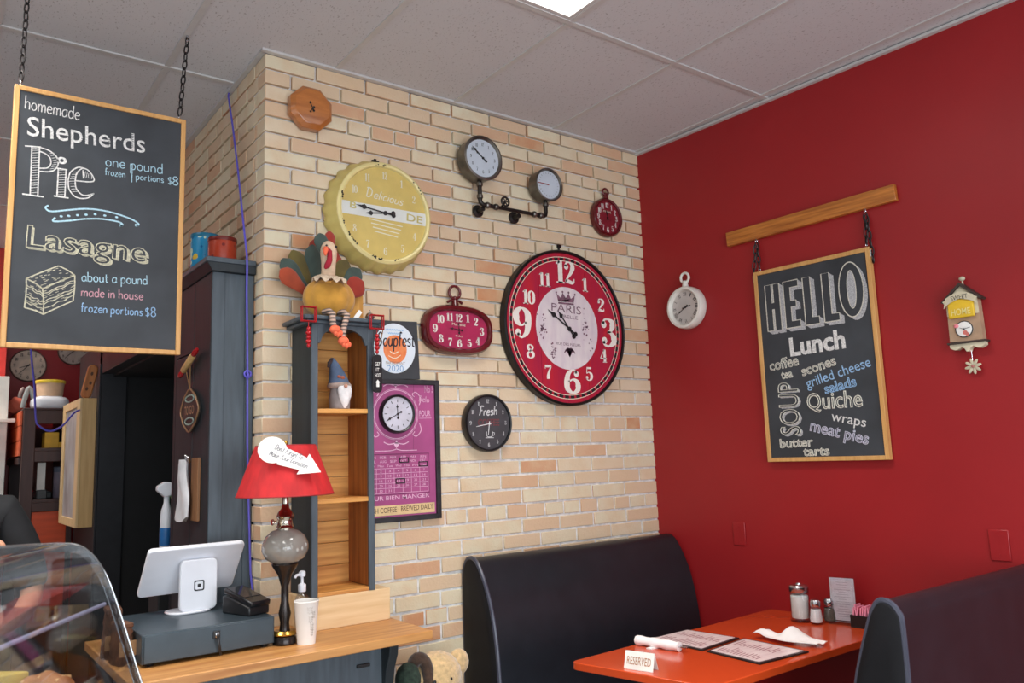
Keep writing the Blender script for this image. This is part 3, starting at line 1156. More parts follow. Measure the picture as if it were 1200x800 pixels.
for s in ([A, B_, C_, D_, A], [A, E_, F_, D_], [F_, G_, C_]):
    for i in range(len(s) - 1):
        mb.ribbon([s[i], ((s[i][0] + s[i + 1][0]) / 2 + .002, (s[i][1] + s[i + 1][1]) / 2 + .002), s[i + 1]], .0042, y)
for q in (.2, .28, .52, .62, .8):
    a = (A[0] + (E_[0] - A[0]) * q, A[1] + (E_[1] - A[1]) * q)
    b = (D_[0] + (F_[0] - D_[0]) * q, D_[1] + (F_[1] - D_[1]) * q)
    c = (C_[0] + (G_[0] - C_[0]) * q, C_[1] + (G_[1] - C_[1]) * q)
    for (p, r_) in ((a, b), (b, c)):
        pts = [(p[0] + (r_[0] - p[0]) * k / 6, p[1] + (r_[1] - p[1]) * k / 6 + .003 * math.sin(k * 2.4 + q * 9)) for k in range(7)]
        mb.ribbon(pts, .0026, y)
random.seed(5)
for k in range(46):
    u, v = random.random(), random.random()
    x = A[0] + (B_[0] - A[0]) * u + (D_[0] - A[0]) * v
    z = A[1] + (B_[1] - A[1]) * u + (D_[1] - A[1]) * v
    mb.ribbon([(x - .004, z - .002), (x + .004, z + .001)], .0018, y, smooth=False)
for k in range(60):
    u, v = random.random(), random.random()
    if k % 2:
        x, z = D_[0] + (C_[0] - D_[0]) * u, D_[1] + (C_[1] - D_[1]) * u - .08 * v
        mb.ribbon([(x - .005, z - .003), (x + .005, z + .003)], .0015, y, smooth=False)
    else:
        x, z = A[0] + (D_[0] - A[0]) * u, A[1] + (D_[1] - A[1]) * u - .085 * v
        mb.ribbon([(x - .004, z + .002), (x + .004, z - .002)], .0015, y, smooth=False)
mb.build('lasagne_drawing', M_CHALKY, t)
for s, a, b, hh, m in (('about a pound', (-.634, 2.170), (-.419, 2.180), .019, M_CHALKB), ('made in house', (-.634, 2.117), (-.432, 2.121), .018, M_CHALKP), ('frozen portions', (-.632, 2.062), (-.432, 2.062), .017, M_CHALKB2), ('$8', (-.422, 2.060), (-.386, 2.062), .019, M_CHALKB2)):
    MB().hand(s, a, b, hh, y, .0031).build('chalk_lettering', m, t)

# --- on the red wall: rail, chains and the HELLO board
t = thing('hanging_rail', 'varnished wooden rail fixed to the red wall above the lunch chalkboard', 'rail', (1.005, 0, 2.52), 'R')
mb = MB().prism([(.577, 2.589), (.581, 2.517), (1.436, 2.526), (1.433, 2.598)], -.002, -.028)
mb.build('rail_board', M_RAILWOOD, t, bevel=.003)
for s, z in ((.745, 2.519), (1.295, 2.5245)):
    MB().torus((s, -.018, z - .010), .007, .0018, 'x', 14, ts=6).tube([(s, -.018, z + .012), (s, -.018, z - .004)], .0018, 6).build('cup_hook', M_STEEL, t)

t = thing('lunch_chalkboard', 'chalkboard reading HELLO Lunch hanging by chains on the red wall', 'chalkboard', (1.012, 0, 1.44), 'R')
x0, x1, z0, z1 = .722, 1.303, 1.440, 2.353
BB = -.034
MB().box(x0 + .01, x1 - .01, BB + .006, BB + .022, z0 + .01, z1 - .01).build('slate_panel', M_CHALKBOARD, t)
frame4(t, x0, x1, z0, z1, .019, BB, BB + .028, M_MAPLE)
for s, top in ((.752, 2.500), (1.288, 2.506)):
    eye(t, s, BB + .014, z1)
    ts = .745 if s < 1 else 1.295
    chain(MB(), (s, BB + .014, z1 + .016), (ts, -.018, top)).build('chain', M_CHAIN, t)
    e = x0 if s < 1 else x1
    sg = -1 if s < 1 else 1
    chain(MB(), (e + sg * .008, BB + .014, z1 - .02 - (.05 if s > 1 else 0)), (ts + sg * .004, -.020, top - .012)).build('slack_chain', M_CHAIN, t)
    MB().box(min(e, e + sg * .006), max(e, e + sg * .006), BB + .004, BB + .024, z1 - .045, z1 - .015).build('hinge_plate', M_STEEL, t)
y = BB + .0052
f, d, l = MB(), MB(), MB()
# tall block letters drawn one by one
def block(poly_list, dx=.020, dz=-.016):
    for poly in poly_list:
        for k in range(1, 7):
            q = k / 6
            f.poly([(p[0] + dx * q, p[1] + dz * q) for p in poly], y - .0002 - .00003 * (7 - k))
        d.poly(poly, y - .0012)
        l.ribbon(poly + [poly[0]], .0052, y - .0016, smooth=False)
def hello(ch, x, z, w, h, t_=.034):
    if ch == 'H':
        m1 = h * .46
        return [[(x, z), (x + t_, z), (x + t_, z + m1), (x + w - t_, z + m1), (x + w - t_, z), (x + w, z), (x + w, z + h), (x + w - t_, z + h), (x + w - t_, z + m1 + .03), (x + t_, z + m1 + .03), (x + t_, z + h), (x, z + h)]]
    if ch == 'E':
        return [[(x, z), (x + w, z), (x + w, z + .032), (x + t_, z + .032), (x + t_, z + h * .44), (x + w * .8, z + h * .44), (x + w * .8, z + h * .44 + .03), (x + t_, z + h * .44 + .03), (x + t_, z + h - .032), (x + w, z + h - .032), (x + w, z + h), (x, z + h)]]
    return [[(x, z), (x + w, z), (x + w, z + .034), (x + t_ + .004, z + .034), (x + t_ + .004, z + h), (x, z + h)]]
for ch, xx, ww in (('H', .778, .076), ('E', .876, .076), ('L', .976, .070), ('L', 1.070, .072)):
    for poly in hello(ch, xx, 2.055, ww, .222):
        if ch in 'HE':       # split the concave outline into convex pieces
            f_, y_ = [], 0
            if ch == 'H':
                q = poly
                parts = [[q[0], q[1], q[10], q[11]], [q[4], q[5], q[6], q[7]], [q[2], q[3], q[8], q[9]]]
            else:
                q = poly
                parts = [[q[0], (q[3][0], q[0][1]), (q[3][0], q[11][1]), q[11]], [(q[3][0], q[0][1]), q[1], q[2], q[3]], [q[4], q[5], q[6], q[7]], [q[8], q[9], q[10], (q[8][0], q[10][1])]]
        else:
            q = poly
            parts = [[q[0], (q[3][0], q[0][1]), q[4], q[5]], [(q[3][0], q[0][1]), q[1], q[2], q[3]]]
        for pc in parts:
            for k in range(1, 7):
                f.poly([(p[0] + .020 * k / 6, p[1] - .016 * k / 6) for p in pc], y - .0002 - .00003 * (7 - k))
            d.poly(pc, y - .0012)
        l.ribbon(poly + [poly[0]], .0050, y - .0016, smooth=False)
ring = lambda cx, cz, a, b: [(cx + a * math.cos(2 * PI * k / 40), cz + b * math.sin(2 * PI * k / 40)) for k in range(41)]
cx, cz = 1.205, 2.182
for k in range(1, 7):
    f.poly(ring(cx + .016 * k / 6, cz - .016 * k / 6, .056, .122)[:40], y - .0002 - .00003 * (7 - k))
d.poly(ring(cx, cz, .056, .122)[:40], y - .0012)
f.poly(ring(cx + .002, cz, .018, .080)[:40], y - .0015)
l.ribbon(ring(cx, cz, .056, .122), .005, y - .0018, smooth=False).ribbon(ring(cx + .002, cz, .020, .084), .004, y - .0018, smooth=False)
f.build('letter_shade', M_CHALKG, t)
d.build('letter_face', M_CHALKBOARD, t)
l.build('chalk_lettering', M_WORD, t)
mb = MB().text('Lunch', (.884, 1.926), (1.156, 1.932), .084, y, bold=.035)
mb.build('chalk_lettering', M_CHALK, t)
mb = MB()
mb.text('coffee', (.771, 1.866), (.924, 1.880), .050, y, outline=.0036)
mb.text('tea', (.828, 1.822), (.888, 1.828), .040, y, outline=.0036)
mb.text('scones', (.937, 1.826), (1.106, 1.862), .046, y, outline=.0036)
mb.text('Quiche', (.946, 1.672), (1.208, 1.670), .074, y, outline=.0052)
mb.text('butter', (.791, 1.504), (.961, 1.508), .042, y, outline=.0036)
mb.text('tarts', (.907, 1.464), (1.036, 1.466), .042, y, outline=.0036)
mb.build('chalk_lettering', M_WORD, t)
mb = MB()
mb.text('grilled cheese', (.955, 1.769), (1.262, 1.838), .046, y, bold=.004)
mb.build('chalk_lettering', M_CHALKB2, t)
mb = MB().text('salads', (1.040, 1.736), (1.190, 1.760), .046, y, outline=.0036)
mb.build('chalk_lettering', M_CHALKB2, t)
mb = MB().text('wraps', (1.055, 1.618), (1.210, 1.580), .044, y, bold=.004)
mb.build('chalk_lettering', M_CHALK, t)
mb = MB().text('meat pies', (.948, 1.578), (1.214, 1.506), .052, y, outline=.0040)
mb.build('chalk_lettering', mat('lilac_chalk', (190, 188, 202), .95, var=.12, scale=160), t)
f, d, l = MB(), MB(), MB()
outlined(f, d, l, 'SOUP', (.903, 1.560), (.908, 1.804), .106, y, (.010, -.007), .0045)
f.build('letter_shade', M_CHALKG, t)
d.build('letter_face', M_CHALKBOARD, t)
l.build('chalk_lettering', M_WORD, t)

# ------------------------------------------------------------------ clocks on the brick
def dial_numbers(root, cx, cz, rx, rz, y, hh, m, bold=1.0, wfac=.5, rot=False, which=range(1, 13), name='numerals', big=()):
    for n in which:
        mb = MB()
        a = R(30 * n)
        k = 1.55 if n in big else 1.0
        s = str(n)
        mb.num(s, cx + rx * math.sin(a), cz + rz * math.cos(a), hh * k * wfac * (1.55 if len(s) > 1 else 1), hh * k, y, bold)
        mb.build('numeral', m, root, smooth=False)


# small turned wooden octagon clock
t = thing('octagon_clock', 'small turned wooden octagonal clock high on the brick near the corner', 'clock', (.182, -.03, 2.885))
c = (.182, 0, 2.980)
mb = MB()
oct_ = lambda r, yy, n=8: [(c[0] + r * math.cos(2 * PI * (k + .5) / n), yy, c[2] + r * math.sin(2 * PI * (k + .5) / n)) for k in range(n)]
mb.loft([oct_(.092, -.003), oct_(.098, -.012), oct_(.098, -.044), oct_(.080, -.062), oct_(.030, -.066)])
mb.build('wooden_case', mat('turned_wood', (150, 84, 40), .28, col2=(196, 122, 60), scale=6, stretch=(1, 1, 5), coat=.4), t, bevel=.002)
hands(t, c[0] - .004, c[2] - .012, -.0675, 215, 335, .034, M_INK, .0028)

# yellow bottle-cap clock
M_YEL = mat('worn_yellow_enamel', (206, 188, 112), .42, var=.07, scale=7)
t = thing('bottle_cap_clock', 'large yellow bottle-cap shaped clock with a white band', 'clock', (.499, -.04, 2.30))
cx, cz = .499, 2.563
def scal(amp):
    return lambda a, h: 1 + amp * math.cos(24 * a)
mb = MB()
rings = []
N = 192
for (r, yy, amp) in ((.246, -.002, .018), (.250, -.008, .020), (.242, -.036, .016), (.230, -.074, .008), (.225, -.086, .002)):
    rings.append([(cx + r * (1 + amp * math.cos(24 * 2 * PI * k / N)) * math.cos(2 * PI * k / N), yy, cz + r * (1 + amp * math.cos(24 * 2 * PI * k / N)) * math.sin(2 * PI * k / N)) for k in range(N)])
mb.loft(rings, cap=False)
mb.build('crimped_cap', M_YEL, t, sharp=60)
mb = MB().lathe([(.2255, -.084), (.224, -.091), (.214, -.098), (.206, -.095), (.202, -.084)], (cx, 0, cz), 'y', 96, cap=False)
mb.build('rolled_rim', mat('pale_yellow_enamel', (226, 210, 146), .35, var=.05, scale=9), t)
YS = -.018
MB().lathe([(.2035, -.082), (.2035, -.084), (.001, -.084)], (cx, 0, cz), 'y', 64).build('dial', mat('yellow_dial', (220, 190, 106), .5, var=.03), t)
M_CREAM = mat('cream_print', (236, 228, 204), .6, var=.02)
mb = MB().poly([(cx + .2025 * math.cos(a), cz + .2025 * math.sin(a)) for a in [R(-8 + k * 2) for k in range(9)]] + [(cx + .2025 * math.cos(a), cz + .2025 * math.sin(a)) for a in [R(172 + k * 2) for k in range(9)]], -.0848)
mb.build('white_band', mat('white_print', (232, 230, 224), .6, var=.02), t)
dial_numbers(t, cx, cz, .165, .168, -.0848, .034, M_CREAM, .8, .5, which=[1, 2, 4, 5, 6, 7, 8, 10, 11, 12])
mb = MB().hand('D', (cx - .09, cz + .062), (cx - .062, cz + .058), .024, -.0848, .005)
mb.hand('elicious', (cx - .055, cz + .060), (cx + .085, cz + .048), .021, -.0848, .0045, .25)
for k in range(4):
    mb.ribbon([(cx - .075 + k * .008, cz - .035 - k * .017), (cx + .085 - k * .008, cz - .047 - k * .017)], .0045, -.0848, smooth=False)
mb.build('script_lettering', M_CREAM, t)
mb = MB().text('DE', (cx + .105, cz - .016), (cx + .185, cz - .02), .034, -.0854, bold=.01)
mb.text('B', (cx - .165, cz + .0), (cx - .135, cz - .002), .030, -.0854, bold=.01)
mb.build('band_lettering', M_YEL, t)
mb = MB()
random.seed(11)
for k in range(60):
    a = random.choice([R(215), R(225), R(260), R(282), R(90), R(100), R(40), R(165), R(200), R(255)]) + random.gauss(0, .05)
    r = random.choice([.209, .211, .213, .207])
    mb.disc(cx + r * math.cos(a), cz + r * math.sin(a), random.uniform(.0016, .0044), -.0988, 7)
mb.build('enamel_chips', M_INK, t, smooth=False)
hands(t, cx, cz, -.087, 262, 277, .14, M_INK, .006)
MB().box(cx - .022, cx + .012, -.012, -.001, cz + .246, cz + .262).box(cx - .010, cx + .002, -.008, -.001, cz + .258, cz + .270).build('hanger_tab', M_BLACKMET, t, bevel=.001)
MB().lathe([(.2035, -.0915), (.001, -.0915)], (cx, 0, cz), 'y', 48).build('clock_glass', M_GLASS, t)

# twin gauge clock on pipework
t = thing('pipe_gauge_clock', 'industrial clock of two round gauges joined by metal pipes', 'clock', (1.23, -.05, 2.66))
M_FACE = mat('pale_dial', (206, 212, 222), .5, var=.02)


def gauge(cx, cz, r, y0, y1):
    MB().lathe([(r * .93, y0), (r * .96, y0 - .003), (r * .96, y1 + .012), (r, y1 + .008), (r, y1 - .004), (r * .93, y1 - .006), (r * .84, y1 + .004), (r * .84, y1 + .012)], (cx, 0, cz), 'y', 56).build('gauge_case', M_PEWTER, t)
    MB().lathe([(r * .845, y1 + .006), (r * .845, y1 + .004), (.001, y1 + .004)], (cx, 0, cz), 'y', 48).build('dial', M_FACE, t)
    MB().lathe([(r * .86, y1 - .001), (.001, y1 - .001)], (cx, 0, cz), 'y', 48).build('gauge_glass', M_GLASS, t)


gauge(1.018, 2.914, .109, -.022, -.095)
gauge(1.424, 2.858, .086, -.022, -.088)
dial_numbers(t, 1.018, 2.914, .068, .068, -.0920, .017, M_INK, .8, .5)
hands(t, 1.018, 2.914, -.093, 306, 308, .078, M_INK, .0035)
mb = MB()
for k in range(24):
    a = R(15 * k)
    mb.ribbon([(1.424 + .056 * math.sin(a), 2.858 + .056 * math.cos(a)), (1.424 + .064 * math.sin(a), 2.858 + .064 * math.cos(a))], .0016, -.0852, smooth=False)
mb.build('dial_ticks', M_INK, t)
mb = MB().prism([(1.425, 2.855), (1.425, 2.861), (1.355, 2.861), (1.355, 2.858)], -.0855, -.087)
mb.build('gauge_needle', mat('red_needle', (150, 40, 40), .4), t)
mb = MB()
mb.tube([(1.018, -.058, 2.810), (1.018, -.058, 2.722), (1.020, -.058, 2.708), (1.034, -.058, 2.698), (1.06, -.058, 2.698), (1.12, -.058, 2.698)], .011, 14)
mb.tube([(1.12, -.058, 2.698), (1.36, -.058, 2.698)], .009, 14)
mb.tube([(1.36, -.058, 2.698), (1.405, -.058, 2.698), (1.416, -.058, 2.704), (1.420, -.058, 2.718), (1.420, -.058, 2.776)], .011, 14)
mb.build('pipe', M_GUNMETAL, t)
for (a, b_) in ((1.018, 2.795), (1.018, 2.735), (1.420, 2.760)):
    MB().lathe([(.015, -.008), (.016, 0), (.015, .008)], (a, -.058, b_), 'z', 14).build('pipe_union', M_PEWTER, t)
for a in (1.06, 1.11, 1.345, 1.385):
    MB().lathe([(.013, -.010), (.016, -.004), (.016, .004), (.013, .010)], (a, -.058, 2.698), 'x', 14).build('pipe_union', M_PEWTER, t)
for a in (1.04, 1.255):
    mb = MB().lathe([(.030, -.002), (.030, -.009), (.014, -.012), (.012, -.05)], (a, 0, 2.68), 'y', 22)
    mb.build('wall_flange', M_GUNMETAL, t)
mb = MB().torus((1.145, -.088, 2.722), .022, .005, 'y', 24)
for k in range(3):
    a = PI * k / 3
    mb.tube([(1.145 - .02 * math.cos(a), -.088, 2.722 - .02 * math.sin(a)), (1.145 + .02 * math.cos(a), -.088, 2.722 + .02 * math.sin(a))], .003, 8)
mb.tube([(1.145, -.088, 2.722), (1.145, -.06, 2.705)], .006, 8)
mb.build('valve_wheel', M_GUNMETAL, t)

# red pocket-watch clock
M_OXB = mat('oxblood_enamel', (92, 18, 24), .25, var=.05, coat=.4)
M_RASP = mat('raspberry_print', (176, 34, 82), .5, var=.12, scale=9)
t = thing('pocket_watch_clock', 'small dark red pocket-watch clock on the brick near the red wall', 'clock', (1.878, -.03, 2.65))
cx, cz, r = 1.878, 2.772, .108
MB().lathe([(r * .98, -.002), (r, -.006), (r, -.030), (r * .93, -.040), (r * .84, -.036), (r * .83, -.026)], (cx, 0, cz), 'y', 56).build('case', M_OXB, t)
MB().lathe([(r * .84, -.027), (.001, -.027)], (cx, 0, cz), 'y', 48).build('dial', mat('dark_red_dial', (132, 24, 40), .5, var=.08, scale=14), t)
MB().tube([(cx, -.022, cz + r - .004), (cx, -.022, cz + r + .022)], [.016, .012], 14).torus((cx, -.022, cz + r + .036), .020, .0055, 'y', 24).ell((cx, -.022, cz + r + .024), (.012, .010, .010)).build('bow', M_OXB, t)
dial_numbers(t, cx, cz, .066, .068, -.0278, .030, mat('cream_numerals', (232, 220, 214), .6), 1.1, .5)
mb = MB().text('PARIS', (cx - .028, cz + .028), (cx + .028, cz + .026), .011, -.0278)
mb.build('lettering', M_CREAM, t)
hands(t, cx, cz, -.0285, 0, 345, .04, M_INK, .003)
MB().lathe([(r * .86, -.0335), (.001, -.0335)], (cx, 0, cz), 'y', 40).build('clock_glass', M_GLASS, t)

# the large red PARIS clock
t = thing('wall_clock', 'large round red clock with white PARIS centre in the middle of the brick', 'clock', (1.546, -.03, 1.74))
cx, cz, r = 1.546, 2.144, .398
MB().lathe([(r * .985, -.002), (r, -.006), (r, -.045), (r * .985, -.051), (r * .968, -.048), (r * .962, -.034)], (cx, 0, cz), 'y', 96).build('rim', M_BLACKMET, t)
M_REDDIAL = mat('distressed_red_print', (166, 24, 62), .5, col2=(190, 30, 48), scale=4, stretch=(6, 1, .7))
mb = MB()
RR = r * .966
for (a, b_) in ((-1, -.45), (-.45, -.02), (-.02, .35), (.35, 1)):      # four printed boards
    pts = []
    for k in range(33):
        x = a + (b_ - a) * k / 32
        x = max(-.9999, min(.9999, x))
        pts.append((cx + x * RR + (.0008 if k == 0 else (-.0008 if k == 32 else 0)), cz + RR * math.sqrt(1 - x * x)))
    bot = [(p[0], 2 * cz - p[1]) for p in reversed(pts)]
    mb.prism(pts + bot, -.030, -.036)
mb.build('dial', M_REDDIAL, t)
MB().lathe([(r * .965, -.031), (.001, -.031)], (cx, 0, cz), 'y', 64).build('backing', M_INK, t)
mb = MB()
for ring_r, w_ in ((.912, .003), (.864, .003)):
    mb.ribbon([(cx + r * ring_r * math.cos(2 * PI * k / 96), cz + r * ring_r * math.sin(2 * PI * k / 96)) for k in range(97)], w_, -.0366, smooth=False)
mb.build('minute_ring', M_CREAM, t)
mb = MB()
for k in range(60):
    a = 2 * PI * (k + .12) / 60
    b2 = 2 * PI * (k + .80) / 60
    mb.ribbon([(cx + r * .888 * math.cos(a + (b2 - a) * q / 3), cz + r * .888 * math.sin(a + (b2 - a) * q / 3)) for q in range(4)], .015, -.0367, smooth=False)
mb.build('minute_dashes', M_INK, t)
mb = MB().disc(cx + .004, cz - .004, .205, -.0367, 56, .212)
mb.build('dial_centre', mat('distressed_white_print', (232, 222, 220), .6, col2=(212, 196, 204), scale=7, stretch=(3, 1, 1)), t)
M_NUM = mat('white_numerals', (238, 230, 220), .6, var=.02)
for n, x, z, w_, h_ in ((12, 0, .285, .135, .118), (3, .285, -.010, .105, .150), (6, .02, -.275, .105, .120), (9, -.285, .005, .105, .150)):
    MB().num(str(n), cx + x, cz + z, w_, h_, -.0372, 1.15).build('numeral', M_NUM, t, smooth=False)
for n in (1, 2, 4, 5, 7, 8, 10, 11):
    a = R(30 * n)
    MB().num(str(n), cx + .268 * math.sin(a) * (1.04 if n in (2, 4, 8, 10) else 1), cz + .268 * math.cos(a), .050 * (1.6 if n > 9 else 1), .070, -.0372, 1.1).build('numeral', M_NUM, t, smooth=False)
M_PLUM = mat('faded_plum_print', (120, 84, 100), .7, var=.2, scale=60)
mb = MB()
mb.text('PARIS', (cx - .098, cz + .078), (cx + .098, cz + .072), .042, -.0375, bold=-.004)
mb.text('BELLE', (cx - .02, cz + .046), (cx + .075, cz + .044), .018, -.0375)
mb.text('RUE DES FLEURS', (cx - .075, cz - .092), (cx + .085, cz - .096), .014, -.0375)
crown = [(-.052, .0), (.052, 0), (.062, .05), (.034, .024), (.020, .058), (0, .026), (-.020, .058), (-.034, .024), (-.062, .05)]
pc = [(cx + p[0], cz + .130 + p[1] * .8) for p in crown]
mb.poly([pc[0], pc[1], pc[2], pc[3]], -.0375)
mb.poly([pc[3], pc[4], pc[5], ((pc[0][0] + pc[1][0]) / 2, pc[0][1])], -.0375)
mb.poly([((pc[0][0] + pc[1][0]) / 2, pc[0][1]), pc[5], pc[6], pc[7]], -.0375)
mb.poly([pc[0], ((pc[0][0] + pc[1][0]) / 2, pc[0][1]), pc[7], pc[8]], -.0375)
mb.ribbon([(cx - .052, cz + .122), (cx + .052, cz + .122)], .010, -.0375, smooth=False)
for p in (2, 4, 6, 8):
    mb.disc(pc[p][0], pc[p][1] + .004, .006, -.0376, 10)
for k in range(7):
    a = R(-60 + 20 * k)
    mb.ribbon([(cx + .01, cz - .150), (cx + .01 + .022 * math.sin(a), cz - .128 + .020 * math.cos(a)), (cx + .01 + .042 * math.sin(a), cz - .150 + .034 * math.cos(a))], [.004, .012, .003], -.0375)
random.seed(21)
for (ox, oz, n) in ((-.16, -.02, 26), (.12, .02, 22), (-.10, -.14, 30), (.165, -.13, 22)):
    for k in range(n):
        x, z = ox + random.gauss(0, .012), oz + random.gauss(0, .034)
        if math.hypot(x, z) < .20:
            mb.disc(cx + x, cz + z, random.uniform(.002, .006), -.0374, 7)
mb.build('printed_ornament', M_PLUM, t, smooth=False)
hands(t, cx + .012, cz - .008, -.040, 322, 303, .165, M_INK, .0075)
MB().tube([(cx - .006, -.006, cz + .395), (cx - .006, -.006, cz + .425)], .006, 8).box(cx - .016, cx + .006, -.012, -.002, cz + .42, cz + .436).build('hanger', M_BLACKMET, t)

# oval burgundy clock
t = thing('oval_clock', 'wide burgundy oval clock with a pink dial beside the large red clock', 'clock', (.905, -.03, 1.97))
cx, cz = .893, 2.087
sup = lambda a, b_, yy, n=72, e=2.7: [(cx + a * math.copysign(abs(math.cos(2 * PI * k / n)) ** (2 / e), math.cos(2 * PI * k / n)), yy, cz + b_ * math.copysign(abs(math.sin(2 * PI * k / n)) ** (2 / e), math.sin(2 * PI * k / n))) for k in range(n)]
MB().loft([sup(.178, .106, -.002), sup(.186, .114, -.010), sup(.186, .114, -.040), sup(.178, .106, -.054), sup(.166, .094, -.055), sup(.158, .087, -.046), sup(.157, .086, -.036)], cap=False).build('case', M_OXB, t)
MB().loft([sup(.158, .087, -.036), sup(.157, .086, -.038)]).build('dial', M_RASP, t)
for n, x, z in ((12, 0, .055), (1, .050, .056), (2, .095, .044), (3, .126, .000), (4, .102, -.046), (5, .055, -.058), (6, .002, -.062), (7, -.048, -.058), (8, -.096, -.044), (9, -.126, 0), (10, -.098, .044), (11, -.048, .056)):
    MB().num(str(n), cx + x, cz + z, .024 * (1.6 if n > 9 else 1), .036, -.0388, 1.15).build('numeral', M_NUM, t, smooth=False)
mb = MB().text('Marseille', (cx - .036, cz + .020), (cx + .036, cz + .018), .013, -.0388)
mb.text('PARIS', (cx - .018, cz - .032), (cx + .018, cz - .033), .008, -.0388)
mb.build('lettering', M_CREAM, t)
hands(t, cx, cz, -.040, 358, 276, .052, M_INK, .003)
MB().loft([sup(.160, .089, -.048), sup(.001, .001, -.048)], cap=False).build('clock_glass', M_GLASS, t)
mb = MB().torus((cx - .008, -.022, cz + .176), .030, .0065, 'y', 28)
mb.tube([(cx - .008, -.022, cz + .112), (cx - .008, -.022, cz + .142)], [.020, .011], 14)
mb.tube([(cx - .048, -.022, cz + .128), (cx - .03, -.022, cz + .138), (cx - .008, -.022, cz + .134), (cx + .014, -.022, cz + .138), (cx + .032, -.022, cz + .128)], [.007, .005, .008, .005, .007], 10)
mb.ell((cx - .008, -.022, cz + .150), (.012, .012, .010))
mb.build('bow', M_OXB, t)

# black coffee clock
t = thing('coffee_clock', 'black round clock with white Fresh Coffee lettering and numerals', 'clock', (1.045, -.03, 1.53))
cx, cz, r = 1.047, 1.664, .132
MB().lathe([(r * .98, -.002), (r, -.006), (r, -.036), (r * .97, -.042), (r * .92, -.040), (r * .91, -.030)], (cx, 0, cz), 'y', 64).build('case', M_BLACK, t)
MB().lathe([(r * .912, -.0305), (.001, -.0305)], (cx, 0, cz), 'y', 56).build('dial', mat('charcoal_dial', (66, 64, 68), .55, var=.08), t)
dial_numbers(t, cx, cz, .098, .100, -.0308, .019, mat('grey_white_print', (206, 206, 206), .6), .8, .5)
mb = MB().hand('F', (cx - .050, cz + .034), (cx - .028, cz + .034), .024, -.0308, .006, .1)
mb.hand('resh', (cx - .026, cz + .034), (cx + .050, cz + .038), .022, -.0308, .0058, .2)
mb.build('script_lettering', mat('grey_white_print', (206, 206, 206)), t)
mb = MB().ctext('COFFEE', cx + .002, cz - .012, .120, .030, -.0308, outline=.0022)
mb.build('faded_lettering', mat('faded_red_print', (130, 62, 66), .6), t)
mb = MB().ribbon([(cx - .012, cz - .040), (cx - .008, cz - .062), (cx + .018, cz - .062), (cx + .022, cz - .040)], .004, -.0308)
mb.ribbon([(cx + .021, cz - .044), (cx + .032, cz - .046), (cx + .030, cz - .056), (cx + .018, cz - .058)], .003, -.0308).ribbon([(cx - .018, cz - .068), (cx + .028, cz - .068)], .003, -.0308, smooth=False)
mb.build('cup_drawing', mat('grey_white_print', (206, 206, 206)), t)
hands(t, cx + .004, cz - .004, -.032, 188, 260, .075, mat('white_hands', (230, 230, 230), .5), .003, 'bar')

# square plaque with a round badge
t = thing('round_badge_plaque', 'dark board with a round white Soupfest badge beside the shelf cabinet', 'plaque', (.58, -.01, 1.852))
MB().prism([(.470, 1.852), (.700, 1.858), (.690, 2.114), (.470, 2.106)], -.001, -.012).build('board', mat('charcoal_board', (56, 58, 62), .6), t, bevel=.001)
MB().disc(.5765, 1.989, .101, -.0128, 48, .109).build('badge', mat('white_badge', (222, 230, 238), .6, var=.02), t)
MB().disc(.578, 1.985, .057, -.0134, 36, .062).build('orange_disc', mat('orange_print', (226, 112, 52), .6, col2=(236, 146, 92), scale=40), t)
mb = MB().hand('Soupfest', (.492, 1.995), (.672, 2.002), .034, -.014, .0062, .15)
mb.build('script_lettering', mat('dark_print', (46, 42, 52), .6), t)
mb = MB().ctext('2020', .578, 1.888, .078, .028, -.014)
mb.build('year_lettering', mat('pale_blue_print', (124, 164, 204), .6), t)
mb = MB().ctext('PARTICIPANT', .578, 1.918, .094, .013, -.014)
mb.build('lettering', mat('tan_print', (150, 130, 120), .6), t)
mb = MB()
for (hw, z) in ((.044, 2.070), (.032, 2.054)):
    mb.ribbon([(.576 - hw + 2 * hw * k / 16, z + .003 * (-1) ** k) for k in range(17)], .003, -.014)
mb.build('small_print', mat('sky_print', (150, 190, 226), .6), t)
mb = MB().ribbon([(.552, 1.975), (.57, 1.965), (.592, 1.975)], .004, -.0142).ribbon([(.545, 1.955), (.575, 1.945), (.605, 1.960)], .003, -.0142)
mb.build('spoon_drawing', M_CREAM, t)

# framed poster with an inset clock and calendar
t = thing('calendar_clock_poster', 'tall framed magenta poster with a round clock above a calendar grid', 'framed poster', (.61, -.012, 1.25))
M_MAG = mat('magenta_print', (166, 76, 128), .55, var=.09, scale=5)
fx0, fx1, fz0, fz1 = .400, .790, 1.252, 1.854
MB().box(fx0 + .01, fx1 - .01, -.014, -.004, fz0 + .01, fz1 - .01).build('poster', M_MAG, t)
frame4(t, fx0, fx1, fz0, fz1, .022, -.026, -.002, mat('distressed_black_frame', (38, 38, 42), .5, var=.2, scale=30))
y = -.0146
M_PINKW = mat('pale_pink_print', (224, 178, 204), .6, var=.08, scale=60)
mb = MB()
ccx, ccz = .577, 1.704
for rr, w_ in ((.104, .003), (.109, .0016)):
    mb.ribbon([(ccx + rr * math.cos(2 * PI * k / 64), ccz + rr * 1.0 * math.sin(2 * PI * k / 64)) for k in range(65)], w_, y, smooth=False)
